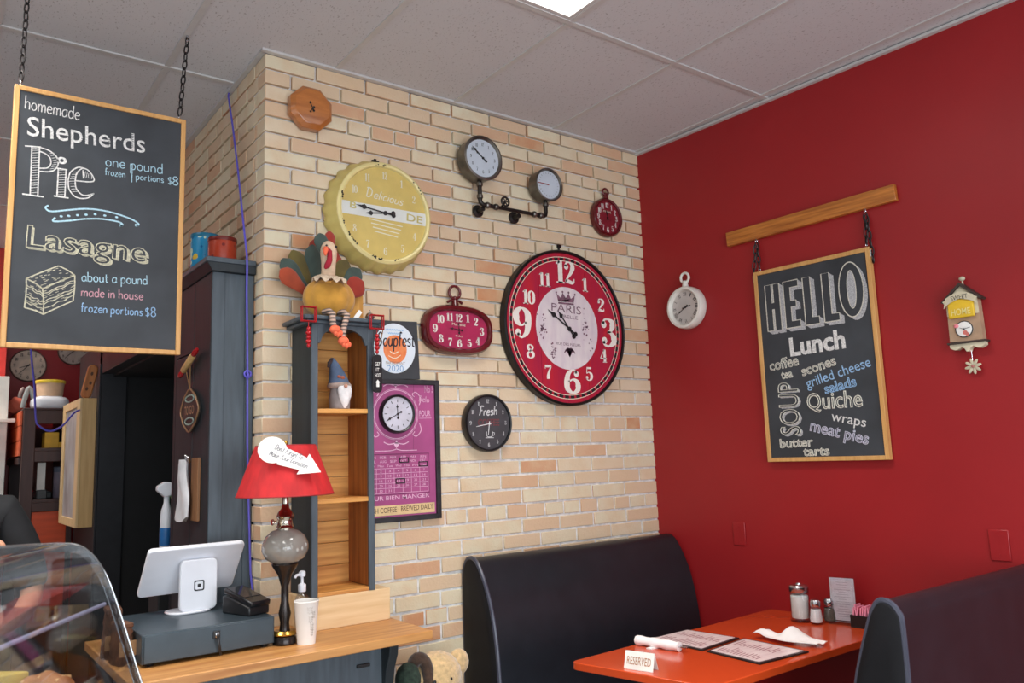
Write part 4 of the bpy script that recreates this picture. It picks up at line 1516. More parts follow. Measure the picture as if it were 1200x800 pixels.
for sx in (-1, 1):
    for sz in (-1, 1):
        mb.ribbon([(ccx + sx * .115, ccz + sz * .04), (ccx + sx * .122, ccz + sz * .07), (ccx + sx * .10, ccz + sz * .095), (ccx + sx * .082, ccz + sz * .088), (ccx + sx * .090, ccz + sz * .075)], .004, y)
        mb.ribbon([(ccx + sx * .06, ccz + sz * .118), (ccx + sx * .035, ccz + sz * .128), (ccx, ccz + sz * .122)], .004, y)
    mb.ribbon([(ccx + sx * .10, ccz - .155), (ccx + sx * .03, ccz - .155), (ccx, ccz - .148)], .003, y)
for sz in (-1, 1):
    mb.poly([(ccx, ccz + sz * .145), (ccx + .012, ccz + sz * .13), (ccx, ccz + sz * .112), (ccx - .012, ccz + sz * .13)], y)
mb.text('FOUR', (.692, 1.695), (.748, 1.696), .026, y, bold=.01)
mb.ribbon([(.690, 1.686), (.752, 1.687)], .002, y, smooth=False)
mb.ctext('No 3', .742, 1.80, .045, .030, y, outline=.002)
mb.hand('Delo', (.690, 1.760), (.742, 1.756), .014, y, .0025)
gx0, gx1, gz0, gz1 = .440, .730, 1.372, 1.530
for k in range(8):
    x = gx0 + (gx1 - gx0) * k / 7
    mb.ribbon([(x, gz0), (x, gz1 - .055)], .0018, y, smooth=False)
for k in range(6):
    z = gz0 + (gz1 - .055 - gz0) * k / 5
    mb.ribbon([(gx0, z), (gx1, z)], .0018, y, smooth=False)
n = 1
for rI in range(5):
    for cI in range(7):
        if n <= 31:
            mb.ctext(str(n), gx0 + (gx1 - gx0) * (cI + .5) / 7, gz1 - .055 - (gz1 - .055 - gz0) * (rI + .75) / 5, .009 if n < 10 else .015, .010, y)
            n += 1
for rI, row in enumerate((['JAN', 'FEB', 'MAR', 'APR', 'MAY', 'JUN'], ['JUL', 'AUG', 'SEP', 'OCT', 'NOV', 'DEC'])):
    for cI, s in enumerate(row):
        mb.ctext(s, gx0 + (gx1 - gx0) * (cI + .5) / 6, gz1 - .014 - rI * .017, .030, .011, y)
for cI, s in enumerate(['Sun', 'Mon', 'Tue', 'Wed', 'Thu', 'Fri', 'Sat']):
    mb.ctext(s, gx0 + (gx1 - gx0) * (cI + .5) / 7, gz1 - .049, .028, .010, y)
mb.text('POUR BIEN MANGER', (.428, 1.343), (.735, 1.346), .018, y, bold=.006)
mb.build('poster_print', M_PINKW, t)
mb = MB()
mb.ribbon([(gx0 - .006, gz1 + .004), (gx1 + .006, gz1 + .004), (gx1 + .006, gz0 - .006), (gx0 - .006, gz0 - .006), (gx0 - .006, gz1 + .004)], .003, y - .0002, smooth=False)
mb.ribbon([(.66, fz0 + .3), (.665, fz1 - .02)], .0014, y - .0001, smooth=False)
mb.build('calendar_border', mat('dark_magenta', (104, 36, 78), .6), t)
for (a, b_) in ((gx0 + .150, gz1 - .031), (gx1 - .047, gz1 - .050), (gx0 + .130, gz0 + .040)):
    MB().box(a, a + .046, -.0165, -.0145, b_ - .002, b_ + .002).box(a, a + .046, -.0165, -.0145, b_ + .016, b_ + .020).box(a, a + .004, -.0165, -.0145, b_, b_ + .018).box(a + .042, a + .046, -.0165, -.0145, b_, b_ + .018).build('date_marker', M_INK, t)
mb = MB().box(.404 + .02, .760, -.0155, -.0145, 1.281, 1.322)
mb.build('banner', mat('buff_print', (222, 192, 142), .6), t)
mb = MB().text('FRESH COFFEE \u00b7 BREWED DAILY', (.428, 1.291), (.752, 1.296), .022, -.0162, bold=.006)
mb.build('banner_lettering', mat('brown_print', (92, 62, 48), .6), t)
rc = .083
MB().lathe([(rc, -.014), (rc, -.034), (rc * .95, -.040), (rc * .88, -.036), (rc * .87, -.028)], (ccx, 0, ccz), 'y', 56).build('clock_bezel', M_BLACK, t)
MB().lathe([(rc * .88, -.029), (.001, -.029)], (ccx, 0, ccz), 'y', 48).build('clock_dial', mat('lilac_white_dial', (216, 210, 222), .5), t)
mb = MB()
for k in range(12):
    a = R(30 * k)
    mb.ribbon([(ccx + .050 * math.sin(a), ccz + .050 * math.cos(a)), (ccx + .062 * math.sin(a), ccz + .062 * math.cos(a))], .003, -.0296, smooth=False)
mb.build('hour_marks', M_INK, t)
hands(t, ccx, ccz, -.030, 357, 242, .062, M_INK, .003)
MB().lathe([(rc * .9, -.0365), (.001, -.0365)], (ccx, 0, ccz), 'y', 40).build('clock_glass', M_GLASS, t)

# ------------------------------------------------------------------ red wall: white pocket-watch clock, house clock, blank plates
t = thing('white_clock', 'white pocket-watch shaped clock with roman numerals on the red wall', 'clock', (.300, 0, 2.13), 'R')
cx, cz, r = .304, 2.250, .112
M_WCASE = mat('ivory_enamel', (226, 222, 212), .35, var=.03)
MB().lathe([(r * .96, -.002), (r, -.008), (r, -.046), (r * .96, -.058), (r * .86, -.060), (r * .80, -.050), (r * .79, -.0375)], (cx, 0, cz), 'y', 56).build('case', M_WCASE, t)
MB().lathe([(r * .79, -.0383), (.001, -.0383)], (cx, 0, cz), 'y', 48).build('dial', mat('antique_dial', (196, 190, 184), .6, var=.06, scale=10), t)
for n, s in enumerate(['XII', 'I', 'II', 'III', 'IIII', 'V', 'VI', 'VII', 'VIII', 'IX', 'X', 'XI']):
    a = R(30 * n)
    tx, tz = math.cos(a), -math.sin(a)
    w_ = .007 * len(s)
    px, pz = cx + .062 * math.sin(a), cz + .062 * math.cos(a)
    MB().text(s, (px - tx * w_ / 2, pz - tz * w_ / 2), (px + tx * w_ / 2, pz + tz * w_ / 2), .020, -.0388, bold=.01).build('numeral', M_INK, t, smooth=False)
hands(t, cx, cz, -.040, 80, 240, .056, M_INK, .003)
MB().tube([(cx, -.028, cz + r - .004), (cx, -.028, cz + r + .024)], [.018, .013], 14).ell((cx, -.028, cz + r + .024), (.018, .014, .010)).torus((cx, -.028, cz + r + .048), .026, .007, 'y', 26).build('bow', M_WCASE, t)

t = thing('house_clock', 'small house-shaped wooden clock with yellow HOME sign on the red wall', 'clock', (1.653, 0, 1.85), 'R')
M_HW = mat('whitewashed_wood', (206, 196, 168), .7, var=.08, scale=14)
mb = MB().prism([(1.592, 1.895), (1.713, 1.890), (1.709, 2.062), (1.653, 2.115), (1.594, 2.064)], -.003, -.040)
mb.build('house_body', mat('tan_house', (178, 146, 118), .7, var=.08), t, bevel=.001)
mb = MB().prism([(1.594, 1.998), (1.711, 1.996), (1.709, 2.062), (1.653, 2.115), (1.594, 2.064)], -.040, -.043)
mb.build('gable', M_HW, t)
mb = MB().prism([(1.578, 2.055), (1.584, 2.051), (1.654, 2.112), (1.722, 2.049), (1.728, 2.055), (1.654, 2.124)], -.002, -.054)
mb.build('roof', mat('dark_roof', (58, 46, 40), .6), t)
mb = MB().box(1.584, 1.724, -.050, -.002, 1.884, 1.892)
mb.build('base_ledge', mat('dark_roof', (58, 46, 40)), t, bevel=.001)
mb = MB()
pts = [(1.590, 1.884)] + [(1.590 + .128 * k / 24, 1.872 - .010 * abs(math.sin(3 * PI * k / 24)) - (.010 if 11 <= k <= 13 else 0)) for k in range(25)] + [(1.718, 1.884)]
mb.prism(pts, -.010, -.040)
mb.build('scalloped_apron', M_HW, t)
mb = MB().box(1.603, 1.698, -.056, -.043, 1.985, 2.060)
mb.build('sign_panel', mat('sunny_yellow', (226, 186, 40), .5, var=.05), t, bevel=.004)
mb = MB().ctext('HOME', 1.651, 1.996, .070, .026, -.0575, bold=.006)
mb.build('sign_lettering', mat('pale_yellow', (240, 226, 150), .6), t)
mb = MB()
pts = [(1.600, 2.052), (1.618, 2.062), (1.652, 2.074), (1.686, 2.064), (1.704, 2.054)]
up = [(p[0], p[1] + .014) for p in pts]
low = [(p[0], p[1] - .014) for p in pts]
for i in range(4):
    mb.prism([low[i], low[i + 1], up[i + 1], up[i]], -.058, -.062)
mb.prism([(1.600, 2.038), (1.590, 2.028), (1.594, 2.044), (1.588, 2.056), (1.604, 2.062)], -.056, -.059)
mb.prism([(1.704, 2.040), (1.716, 2.030), (1.711, 2.046), (1.716, 2.058), (1.702, 2.064)], -.056, -.059)
mb.build('ribbon_banner', M_HW, t)
mb = MB().text('SWEET', (1.622, 2.055), (1.684, 2.058), .018, -.0626)
mb.build('banner_lettering', M_INK, t)
mb = MB().lathe([(.031, -.040), (.031, -.046), (.028, -.047), (.001, -.047)], (1.652, 0, 1.940), 'y', 32)
mb.build('dial', M_PAPER, t)
mb = MB().torus((1.652, -.046, 1.940), .031, .002, 'y', 32, ts=6)
mb.build('dial_rim', M_INK, t)
mb = MB().disc(1.655, 1.926, .009, -.0475, 14).disc(1.662, 1.919, .007, -.0475, 12)
mb.build('dial_flower', mat('salmon_print', (216, 120, 110), .6), t)
MB().ell((1.625, -.048, 1.955), (.009, .005, .008)).build('pink_rosette', mat('pink_rose', (226, 130, 140), .6), t)
hands(t, 1.652, 1.940, -.0485, 292, 80, .024, M_INK, .0018, 'bar')
MB().ell((1.655, -.020, 2.143), (.012, .010, .009)).tube([(1.655, -.018, 2.118), (1.655, -.018, 2.138)], .003, 8).build('finial', M_HW, t)
MB().tube([(1.660, -.022, 1.876), (1.660, -.022, 1.80)], .0012, 6).build('pendulum_rod', M_STEEL, t)
mb = MB()
for k in range(8):
    a = 2 * PI * k / 8 + .2
    q = Matrix.Translation((1.660, -.022, 1.794)) @ Matrix.Rotation(-a, 4, 'Y')
    mb.ell((.018, 0, 0), (.014, .003, .006), 10, 6, M=q)
mb.build('pendulum_flower', M_HW, t)
MB().ell((1.660, -.027, 1.794), (.006, .004, .006)).build('flower_centre', mat('dusty_rose', (190, 120, 112), .6), t)

for nm, s0, s1, za, zb, lab in (('a', .478, .547, 1.040, 1.152, 'blank red wall plate on the red wall near the brick corner'),
                                ('b', 1.637, 1.708, 1.056, 1.172, 'blank red wall plate on the red wall above the front bench')):
    t = thing('wall_plate', lab, 'wall plate', ((s0 + s1) / 2, 0, za), 'R', group='blank red wall plates')
    MB().box(s0, s1, -.006, -.0005, za, zb).build('plate', M_REDPLATE, t, bevel=.003)
    for z in (za + .022, zb - .022):
        MB().lathe([(.0035, 0), (.003, -.0015)], ((s0 + s1) / 2, -.006, z), 'y', 10).build('screw', M_REDPLATE, t)

# ------------------------------------------------------------------ counter with till
CZ = 0.905
t = thing('worktop', 'thick oak worktop in front of the brick corner carrying the till and lamp', 'counter', (-.04, -.25, CZ - .03))
MB().box(-.545, .450, -.502, -.004, CZ - .03, CZ).build('oak_slab', M_COUNTER, t, bevel=.003)
MB().box(-.545, -.17, -.004, .25, CZ - .03, CZ).build('oak_return', M_COUNTER, t, bevel=.003)
t = thing('counter_cabinet', 'slate blue cabinet under the oak worktop by the brick corner', 'counter', (-.1, -.2, 0))
MB().box(-.50, .300, -.40, -.03, 0.08, CZ - .0305).box(-.50, .280, -.36, -.03, 0, .08).build('base_cabinet', M_SLATE, t, bevel=.003)
MB().prism([(-.405, CZ - .0305), (-.46, CZ - .0305), (-.455, CZ - .07), (-.43, CZ - .12), (-.405, CZ - .24)], .30, .335, 'yz').box(.30, .335, -.405, -.06, .08, CZ - .0305).build('bracket', M_BLACKWOOD, t, bevel=.003)
MB().box(.20, .25, -.408, -.400, .80, .812).build('drawer_pull', M_BLACK, t, bevel=.002)

t = thing('cash_drawer', 'charcoal steel cash drawer under the white tablet stand', 'cash drawer', (-.27, -.12, CZ))
M_TILL = mat('till_enamel', (60, 72, 80), .34, .2, var=.04)
MB().box(-.480, -.064, -.327, .088, CZ + .010, CZ + .098).build('drawer_body', M_TILL, t, bevel=.003)
MB().box(-.474, -.070, -.332, -.327, CZ + .012, CZ + .094).build('drawer_front', M_TILL, t, bevel=.002)
for (x, y) in ((-.45, -.30), (-.09, -.30), (-.45, .06), (-.09, .06)):
    MB().lathe([(.012, 0), (.014, .010)], (x, y, CZ), 'z', 14).build('rubber_foot', M_BLACK, t)
mb = MB().box(-.268, -.246, -.337, -.331, CZ + .056, CZ + .080)
mb.build('cable_port', M_BLACK, t, bevel=.001)
MB().box(-.263, -.251, -.345, -.336, CZ + .060, CZ + .076).build('cable_plug', M_STEEL, t, bevel=.002)
MB().tube([(-.257, -.343, CZ + .070), (-.256, -.352, CZ + .055), (-.252, -.352, CZ + .03), (-.246, -.345, CZ + .006)], .004, 8).build('cable', M_BLACK, t)
ZT = CZ + .098

# white tablet register, seen from behind
t = thing('tablet_register', 'white tablet register on a stand facing away, on the cash drawer', 'register', (-.245, .0, ZT))
c = Vector((-.248, -.028, ZT))
def rrect(w, h, r, n=6):
    o = []
    for (sx, sz, a0) in ((1, 1, 0), (-1, 1, 90), (-1, -1, 180), (1, -1, 270)):
        for k in range(n + 1):
            a = R(a0 + 90 * k / n)
            o.append((sx * (w / 2 - r) + r * math.cos(a), sz * (h / 2 - r) + r * math.sin(a)))
    return o
QB = Matrix.Translation(c) @ Matrix.Rotation(R(3), 4, 'Z')
mb = MB()
foot = rrect(.150, .120, .05)
mb.prism([(p[0] - .012, p[1] + .020) for p in foot], .0, .008, 'xy', M=QB)
mb.build('foot', M_WHITE, t, bevel=.003)
mb = MB()
mb.prism([(p[0] + .010, p[1] + .094) for p in rrect(.128, .176, .020)], -.026, -.004, 'xz', M=QB)
mb.build('stand', M_WHITE, t, bevel=.004)
QL = QB @ Matrix.Translation((.010, -.0268, .092))
mb = MB()
o_, i_ = rrect(.036, .036, .006), rrect(.027, .027, .004)
n = len(o_)
mb._add([(p[0], 0, p[1]) for p in o_] + [(p[0], 0, p[1]) for p in i_], [(k, (k + 1) % n, n + (k + 1) % n, n + k) for k in range(n)], None, QL)
mb._add([(p[0], 0, p[1]) for p in rrect(.011, .011, .0015)], [tuple(range(n))], None, QL)
mb.build('logo_mark', M_INK, t)
QT = QB @ Matrix.Translation((.004, .036, .146)) @ Matrix.Rotation(R(38), 4, 'X')
mb = MB().prism(rrect(.335, .215, .016), -.009, .009, 'xz', M=QT)
mb.build('tablet', M_WHITE, t, bevel=.004)
mb = MB().prism(rrect(.310, .192, .008), .0092, .0102, 'xz', M=QT)
mb.build('screen', mat('dark_screen', (10, 10, 12), .1), t)
mb = MB().box(-.03, .05, -.004, .030, .09, .15, M=QB)
mb.build('hinge_block', M_WHITE, t, bevel=.006)

# card terminal
t = thing('card_terminal', 'black card terminal tilted on its dock at the right end of the cash drawer', 'card reader', (-.11, -.2, ZT))
QC = Matrix.Translation((-.118, -.195, ZT)) @ Matrix.Rotation(R(18), 4, 'Z')
mb = MB().prism([(-.075, 0), (.075, 0), (.075, .058), (.055, .060), (-.075, .030)], -.042, .042, 'yz', M=QC)
mb.build('dock', M_BLACK, t, bevel=.005)
QD = QC @ Matrix.Translation((0, -.006, .056)) @ Matrix.Rotation(R(14), 4, 'X')
mb = MB().box(-.040, .040, -.080, .080, -.009, .010, M=QD)
mb.build('terminal_body', mat('black_gloss', (26, 26, 29), .2), t, bevel=.005)
mb = MB().box(-.034, .034, -.030, .072, .0102, .0115, M=QD)
mb.build('terminal_screen', mat('terminal_screen', (44, 46, 50), .08), t)
t = thing('receipt_spool', 'small black printer block behind the card terminal beside the lamp', 'printer', (-.085, .0, ZT))
MB().box(-.105, -.068, -.02, .05, ZT, ZT + .055).build('printer_body', M_BLACK, t, bevel=.006)
MB().box(-.10, -.073, -.012, .04, ZT + .055, ZT + .058).build('paper_slot', mat('dark_grey_plastic', (50, 50, 54), .4), t)

# oil-lamp style table lamp
LXx, LY = -.025, -.318
t = thing('table_lamp', 'old oil-lamp style table lamp with a red shade on the counter', 'lamp', (LXx, LY, CZ))
c = (LXx, LY, CZ)
MB().lathe([(.036, 0), (.040, .004), (.040, .022), (.034, .030), (.018, .040), (.015, .070), (.021, .10), (.013, .14), (.013, .19), (.024, .228), (.042, .256), (.046, .264), (.044, .268)], c, 'z', 32).build('lamp_stem', mat('dark_bronze', (52, 46, 44), .22, .7, var=.12), t)
MB().lathe([(.041, .032), (.042, .036), (.034, .045)], c, 'z', 32).build('brass_ring', M_BRASS, t)
MB().lathe([(.036, .268), (.046, .270), (.066, .284), (.078, .310), (.078, .330), (.066, .358), (.046, .376), (.030, .382)], c, 'z', 40).build('glass_font', mat('etched_glass', (140, 134, 126), .16, var=.10, scale=14, coat=.6), t)
mb = MB()
for k in range(5):
    a = R(250 + 15 * k)
    mb.ell((c[0] + .0775 * math.cos(a), c[1] + .0775 * math.sin(a), c[2] + .320 + .008 * math.sin(k * 2)), (.005, .0025, .007), 8, 6)
mb.build('etched_flowers', mat('etched_white', (166, 162, 156), .5), t)
mb = MB()
mb.lathe([(.030, .380), (.032, .388), (.027, .394), (.025, .412), (.030, .424), (.026, .436), (.022, .442), (.014, .452), (.011, .47), (.010, .51)], c, 'z', 28)
mb.tube([(c[0] - .028, c[1] - .004, c[2] + .408), (c[0] - .046, c[1] - .008, c[2] + .408)], .004, 8)
mb.lathe([(.010, -.003), (.011, 0), (.010, .003)], (c[0] - .048, c[1] - .008, c[2] + .408), 'x', 14)
mb.build('burner', mat('polished_nickel', (206, 196, 180), .14, 1.0), t)
MB().tube([(c[0], c[1], c[2] + .50), (c[0], c[1], c[2] + .672)], .005, 8).lathe([(.004, .67), (.007, .674), (.006, .682), (.003, .686)], c, 'z', 14).build('harp_finial', M_BRASS, t)
M_SHADE = mat('red_lampshade', (190, 30, 34), .75, var=.08, scale=9, stretch=(4, 4, .5))
mb = MB()
sh = [(.166, .497), (.103, .668)]
mb.lathe([(sh[0][0], sh[0][1]), (sh[1][0], sh[1][1]), (sh[1][0] - .0025, sh[1][1]), (sh[0][0] - .0025, sh[0][1])], c, 'z', 56, cap=False)
mb.build('lamp_shade', M_SHADE, t)
mb = MB()
for (r_, h_) in (sh[0], sh[1]):
    mb.torus((c[0], c[1], c[2] + h_), r_ - .001, .0022, 'z', 56, ts=6)
for k in range(3):
    a = 2 * PI * k / 3
    mb.tube([(c[0], c[1], c[2] + .664), (c[0] + .102 * math.cos(a), c[1] + .102 * math.sin(a), c[2] + .666)], .0016, 6)
mb.build('shade_rim', mat('dark_red_trim', (150, 24, 28), .6), t)

# paper sign leaning on the shade: a disc with an arrow-shaped tail
ang = R(-106)
sl = math.atan2(sh[0][0] - sh[1][0], sh[1][1] - sh[0][1])
out_dir = Vector((math.cos(ang), math.sin(ang), 0))
right = Vector((-out_dir.y, out_dir.x, 0))
upv = (Vector((0, 0, 1)) * math.cos(sl) - out_dir * math.sin(sl))
nrm = right.cross(upv)
org = Vector((c[0], c[1], c[2] + .622)) + out_dir * (.103 + (.668 - .622) * math.tan(sl) + .010)
QS = Matrix(((right.x, -nrm.x, upv.x, org.x), (right.y, -nrm.y, upv.y, org.y), (right.z, -nrm.z, upv.z, org.z), (0, 0, 0, 1)))
QS = QS @ Matrix.Rotation(R(24), 4, 'Y')
t = thing('paper_sign', 'white disc-and-arrow card with script writing clipped on the red lampshade', 'sign', tuple(org))
mb = MB()
disc_ = [(-.062 + .047 * math.cos(2 * PI * k / 40), .008 + .047 * math.sin(2 * PI * k / 40)) for k in range(40)]
mb.prism(disc_, -.001, .001, 'xz', M=QS)
mb.prism([(-.03, -.034), (.052, -.024), (.052, .024), (-.03, .034)], -.0012, .0008, 'xz', M=QS)
mb.prism([(.044, -.042), (.115, -.006), (.056, .040)], -.0011, .0009, 'xz', M=QS)
mb.build('card', M_PAPER, t)
mb = MB()
mb.hand("Don't Forget To", (-.058, .012), (.040, .010), .011, 0, .0018, .2)
mb.hand('Make Your Donation', (-.066, -.014), (.066, -.012), .010, 0, .0018, .2)
mb.bm.transform(QS @ Matrix.Translation((0, -.0018, 0)))
mb.build('script_writing', mat('grey_ink', (90, 88, 96), .7), t)

# paper cup
t = thing('paper_cup', 'white paper cup with faint print in front of the lamp base', 'cup', (.032, -.368, CZ))
c = (.032, -.368, CZ)
MB().lathe([(.027, .004), (.028, 0), (.030, .0), (.041, .136), (.043, .139), (.041, .142), (.0395, .138), (.028, .008), (.0, .008)], c, 'z', 40).build('cup_wall', mat('cup_paper', (232, 228, 222), .6, var=.03, scale=8), t)
mb = MB()
random.seed(4)
for (a0, z, ln) in ((-1.9, .105, .5), (-1.75, .075, .4), (-1.6, .05, .35), (-1.45, .09, .3), (-1.55, .032, .3)):
    for s in range(3):
        zz = z + s * .008
        r_ = .0303 + .011 * zz / .136 + .0006
        pts = [(c[0] + r_ * math.cos(a0 + ln * k / 5), c[1] + r_ * math.sin(a0 + ln * k / 5), c[2] + zz + .004 * math.sin(k * 2.3 + s)) for k in range(6)]
        mb.tube(pts, .0009, 4)
mb.build('cup_print', mat('faint_print', (186, 176, 166), .7), t)

t = thing('sanitizer_bottle', 'small clear pump bottle with white pump behind the paper cup', 'bottle', (.062, -.255, CZ))
c = (.062, -.255, CZ)
MB().lathe([(.024, 0), (.027, .005), (.027, .120), (.020, .140), (.011, .150), (.011, .156)], c, 'z', 24).build('bottle_body', glass('frosted_clear', (.86, .88, .90), .12, .1), t)
MB().lathe([(.013, .154), (.014, .158), (.014, .178), (.008, .182), (.005, .184), (.005, .205), (.012, .207), (.012, .222), (.006, .226)], c, 'z', 20).tube([(c[0], c[1], c[2] + .215), (c[0] - .026, c[1] - .010, c[2] + .213), (c[0] - .032, c[1] - .012, c[2] + .205)], .005, 8).build('pump', M_WHITE, t)

# ------------------------------------------------------------------ narrow shelf cabinet on its spruce plinth
t = thing('wooden_plinth', 'pale raw spruce block on the counter under the narrow shelf cabinet', 'plinth', (.27, -.11, CZ))
MB().box(.104, .436, -.208, -.008, CZ, 1.022).build('spruce_block', M_SPRUCE, t, bevel=.002)
KX0, KX1, KY, KZ0, KZ1 = .117, .372, -.210, 1.0222, 2.050
t = thing('shelf_cabinet', 'narrow tall slate-black shelf cabinet with pine interior against the brick', 'shelf cabinet', (.245, -.1, KZ0))
for (a, b_) in ((KX0, KX0 + .016), (KX1 - .016, KX1)):
    MB().box(a, b_, KY + .014, -.006, KZ0, KZ1).build('side_panel', M_BLACKWOOD, t, bevel=.002)
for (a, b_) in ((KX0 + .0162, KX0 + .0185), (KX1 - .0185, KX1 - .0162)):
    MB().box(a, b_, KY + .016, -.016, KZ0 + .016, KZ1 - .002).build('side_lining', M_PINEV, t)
mb = MB()
for k in range(12):
    za = KZ0 + (KZ1 - KZ0) * k / 12
    mb.box(KX0 + .016, KX1 - .016, -.016, -.006, za + .0008, za + (KZ1 - KZ0) / 12 - .0008)
mb.build('back_panel', M_PINE, t, bevel=.0015)
for (a, b_) in ((KX0 - .001, KX0 + .024), (KX1 - .024, KX1 + .001)):
    MB().box(a, b_, KY, KY + .0138, KZ0, KZ1).build('face_stile', M_SLATE, t, bevel=.002)
# arched valance
N = 24
top, bot = [], []
xa, xb = KX0 + .024, KX1 - .024
rings = []
for k in range(N + 1):
    f_ = k / N
    x = xa + (xb - xa) * f_
    u = abs(2 * f_ - 1)
    arch = 1.975 + .050 * math.sqrt(max(0, 1 - min(1, u / .86) ** 2)) - (.012 if u > .90 else 0)
    rings.append([(x, KY + .001, arch), (x, KY + .001, KZ1), (x, KY + .013, KZ1), (x, KY + .013, arch)])
MB().loft(rings).build('arched_valance', M_SLATE, t, sharp=60)
MB().box(KX0 - .040, KX1 + .040, KY - .028, -.004, KZ1, KZ1 + .016).box(KX0 - .024, KX1 + .024, KY - .014, -.004, KZ1 - .014, KZ1).build('cornice', M_SLATE, t, bevel=.004)
SHZ = (1.694, 1.356)
for z in SHZ:
    MB().box(KX0 + .0186, KX1 - .0186, KY + .004, -.0165, z, z + .018).build('shelf', M_PINE, t, bevel=.002)
MB().box(KX0 + .016, KX1 - .016, KY + .002, -.0165, KZ0, KZ0 + .014).build('shelf', M_PINE, t, bevel=.002)
TOPZ = KZ1 + .016

# red square brackets hung on the cabinet's corners
M_REDMET = mat('red_metal', (178, 24, 32), .3, .2, var=.03)
def bracket(x, y, z, lab):
    t = thing('candle_hook', lab, 'hook', (x, y, z - .12), group='red metal hooks on the shelf cabinet')
    mb = MB()
    s = .027
    for d in (0, .014):
        mb.tube([(x - s, y - d, z - s), (x + s, y - d, z - s), (x + s, y - d, z + s), (x - s, y - d, z + s)], .0035, 6, True)
    for (a, b_) in ((-s, -s), (s, -s), (s, s), (-s, s)):
        mb.tube([(x + a, y, z + b_), (x + a, y - .014, z + b_)], .0035, 6)
    mb.build('square_frame', M_REDMET, t)
    mb = MB().tube([(x, y - .007, z - s), (x, y - .007, z - s - .022)], .0015, 6)
    for k, r_ in enumerate((.008, .011, .009, .011, .007)):
        mb.ell((x, y - .007, z - s - .028 - .016 * k), (r_, r_, .009), 12, 8)
    mb.build('red_beads', M_REDMET, t)
    return t
bracket(KX0 - .032, KY - .036, KZ1 + .012, 'red square metal hook with beads on the left corner of the shelf cabinet')
bracket(KX1 - .004, KY - .036, KZ1 + .002, 'red square metal hook with beads on the right corner of the shelf cabinet')
t = thing('hanging_tag', 'narrow black tag with white words and an arrow hanging on the shelf cabinet', 'sign', (.370, -.245, 1.775))
mb = MB().prism([(p[0] + .371, p[1] + 1.848) for p in rrect(.040, .150, .016)], -.250, -.242)
mb.build('tag_board', M_BLACK, t, bevel=.002)
M_WP = mat('white_print_paint', (228, 226, 220), .6)
mb = MB()
for k, (s, w_) in enumerate((('GET', .022), ('IT', .014), ('HOT', .024))):
    mb.ctext(s, .371, 1.878 - k * .022, w_, .015, -.2506, bold=.01)
mb.poly([(.365, 1.795), (.377, 1.795), (.377, 1.812), (.365, 1.812)], -.2506).poly([(.361, 1.812), (.381, 1.812), (.371, 1.824)], -.2506)
mb.build('tag_lettering', M_WP, t)
mb = MB().tube([(.371, -.246, 1.922), (.378, -.240, 1.96), (.388, -.252, 1.99), (.39, -.262, 2.02)], .0018, 6)
mb.build('cord', M_TWINE, t)

# small things on top: timber offcut, bell
t = thing('timber_offcut', 'golden pine offcut standing on the shelf cabinet behind the stuffed turkey', 'wood block', (.415, -.05, TOPZ))
MB().box(.310, .405, -.060, -.020, TOPZ, TOPZ + .155).build('pine_block', wood('golden_pine', (214, 160, 74), (186, 128, 50), 'z', .5), t, bevel=.003)
t = thing('jingle_bell', 'small silver bell on the right end of the shelf cabinet top', 'bell', (.372, -.185, TOPZ))
MB().ell((.372, -.185, TOPZ + .018), (.018, .018, .018)).torus((.372, -.185, TOPZ + .018), .0182, .0018, 'z', 24, ts=6).build('bell_body', M_STEEL, t)
MB().torus((.372, -.185, TOPZ + .040), .005, .0015, 'x', 12, ts=6).build('bell_loop', M_STEEL, t)

# ------------------------------------------------------------------ stuffed turkey
TX, TY = .212, -.150
t = thing('stuffed_turkey', 'stuffed fabric turkey with striped legs sitting on the shelf cabinet', 'soft toy', (TX, TY, TOPZ))
M_MUST = mat('mustard_corduroy', (190, 138, 52), .95, var=.07, scale=22, bump=.3, bscale=120, sheen=.3)
body = lambda d: 1 - .05 * abs(math.cos(4 * math.atan2(d.y, d.x))) ** 6 if abs(d.z) < .98 else 1 - .10
MB().ell((TX, TY, TOPZ + .083), (.106, .080, .086), 48, 24, f=lambda d: (1 - .07 * (0.5 + .5 * math.cos(7 * math.atan2(d.y, d.x))) ** 4) * (1 - .10 * max(0, abs(d.z) - .85) / .15)).build('body', M_MUST, t)
M_LINEN = mat('oat_linen', (214, 186, 158), .95, var=.06, scale=60, bump=.3, bscale=200)
mb = MB()
rings = []
for (x, y, z, rx, ry) in ((0, -.035, .150, .030, .028), (-.004, -.050, .180, .027, .026), (-.008, -.060, .215, .028, .028), (-.010, -.066, .245, .033, .034), (-.012, -.068, .272, .031, .033), (-.012, -.066, .292, .020, .022), (-.012, -.064, .300, .006, .008)):
    rings.append([(TX - .020 + x + rx * math.cos(2 * PI * k / 20), TY + y + ry * math.sin(2 * PI * k / 20), TOPZ + z) for k in range(20)])
MB().loft(rings).build('head', M_LINEN, t, sub=1)
for sx in (-1, 1):
    MB().ell((TX - .032 + sx * .020, TY - .096, TOPZ + .272), (.0045, .0035, .0045), 10, 8).build('eye', M_INK, t)
MB().tube([(TX - .054, TY - .094, TOPZ + .258), (TX - .062, TY - .108, TOPZ + .246), (TX - .064, TY - .112, TOPZ + .228)], [.012, .010, .004], 10).build('beak', mat('coral_felt', (236, 110, 76), .9), t)
M_WATT = mat('crimson_felt', (158, 28, 48), .9, var=.05)
MB().tube([(TX - .052, TY - .098, TOPZ + .262), (TX - .042, TY - .104, TOPZ + .248), (TX - .042, TY - .102, TOPZ + .215), (TX - .052, TY - .102, TOPZ + .190), (TX - .060, TY - .098, TOPZ + .180)], [.006, .009, .011, .012, .005], 10).build('wattle', M_WATT, t)
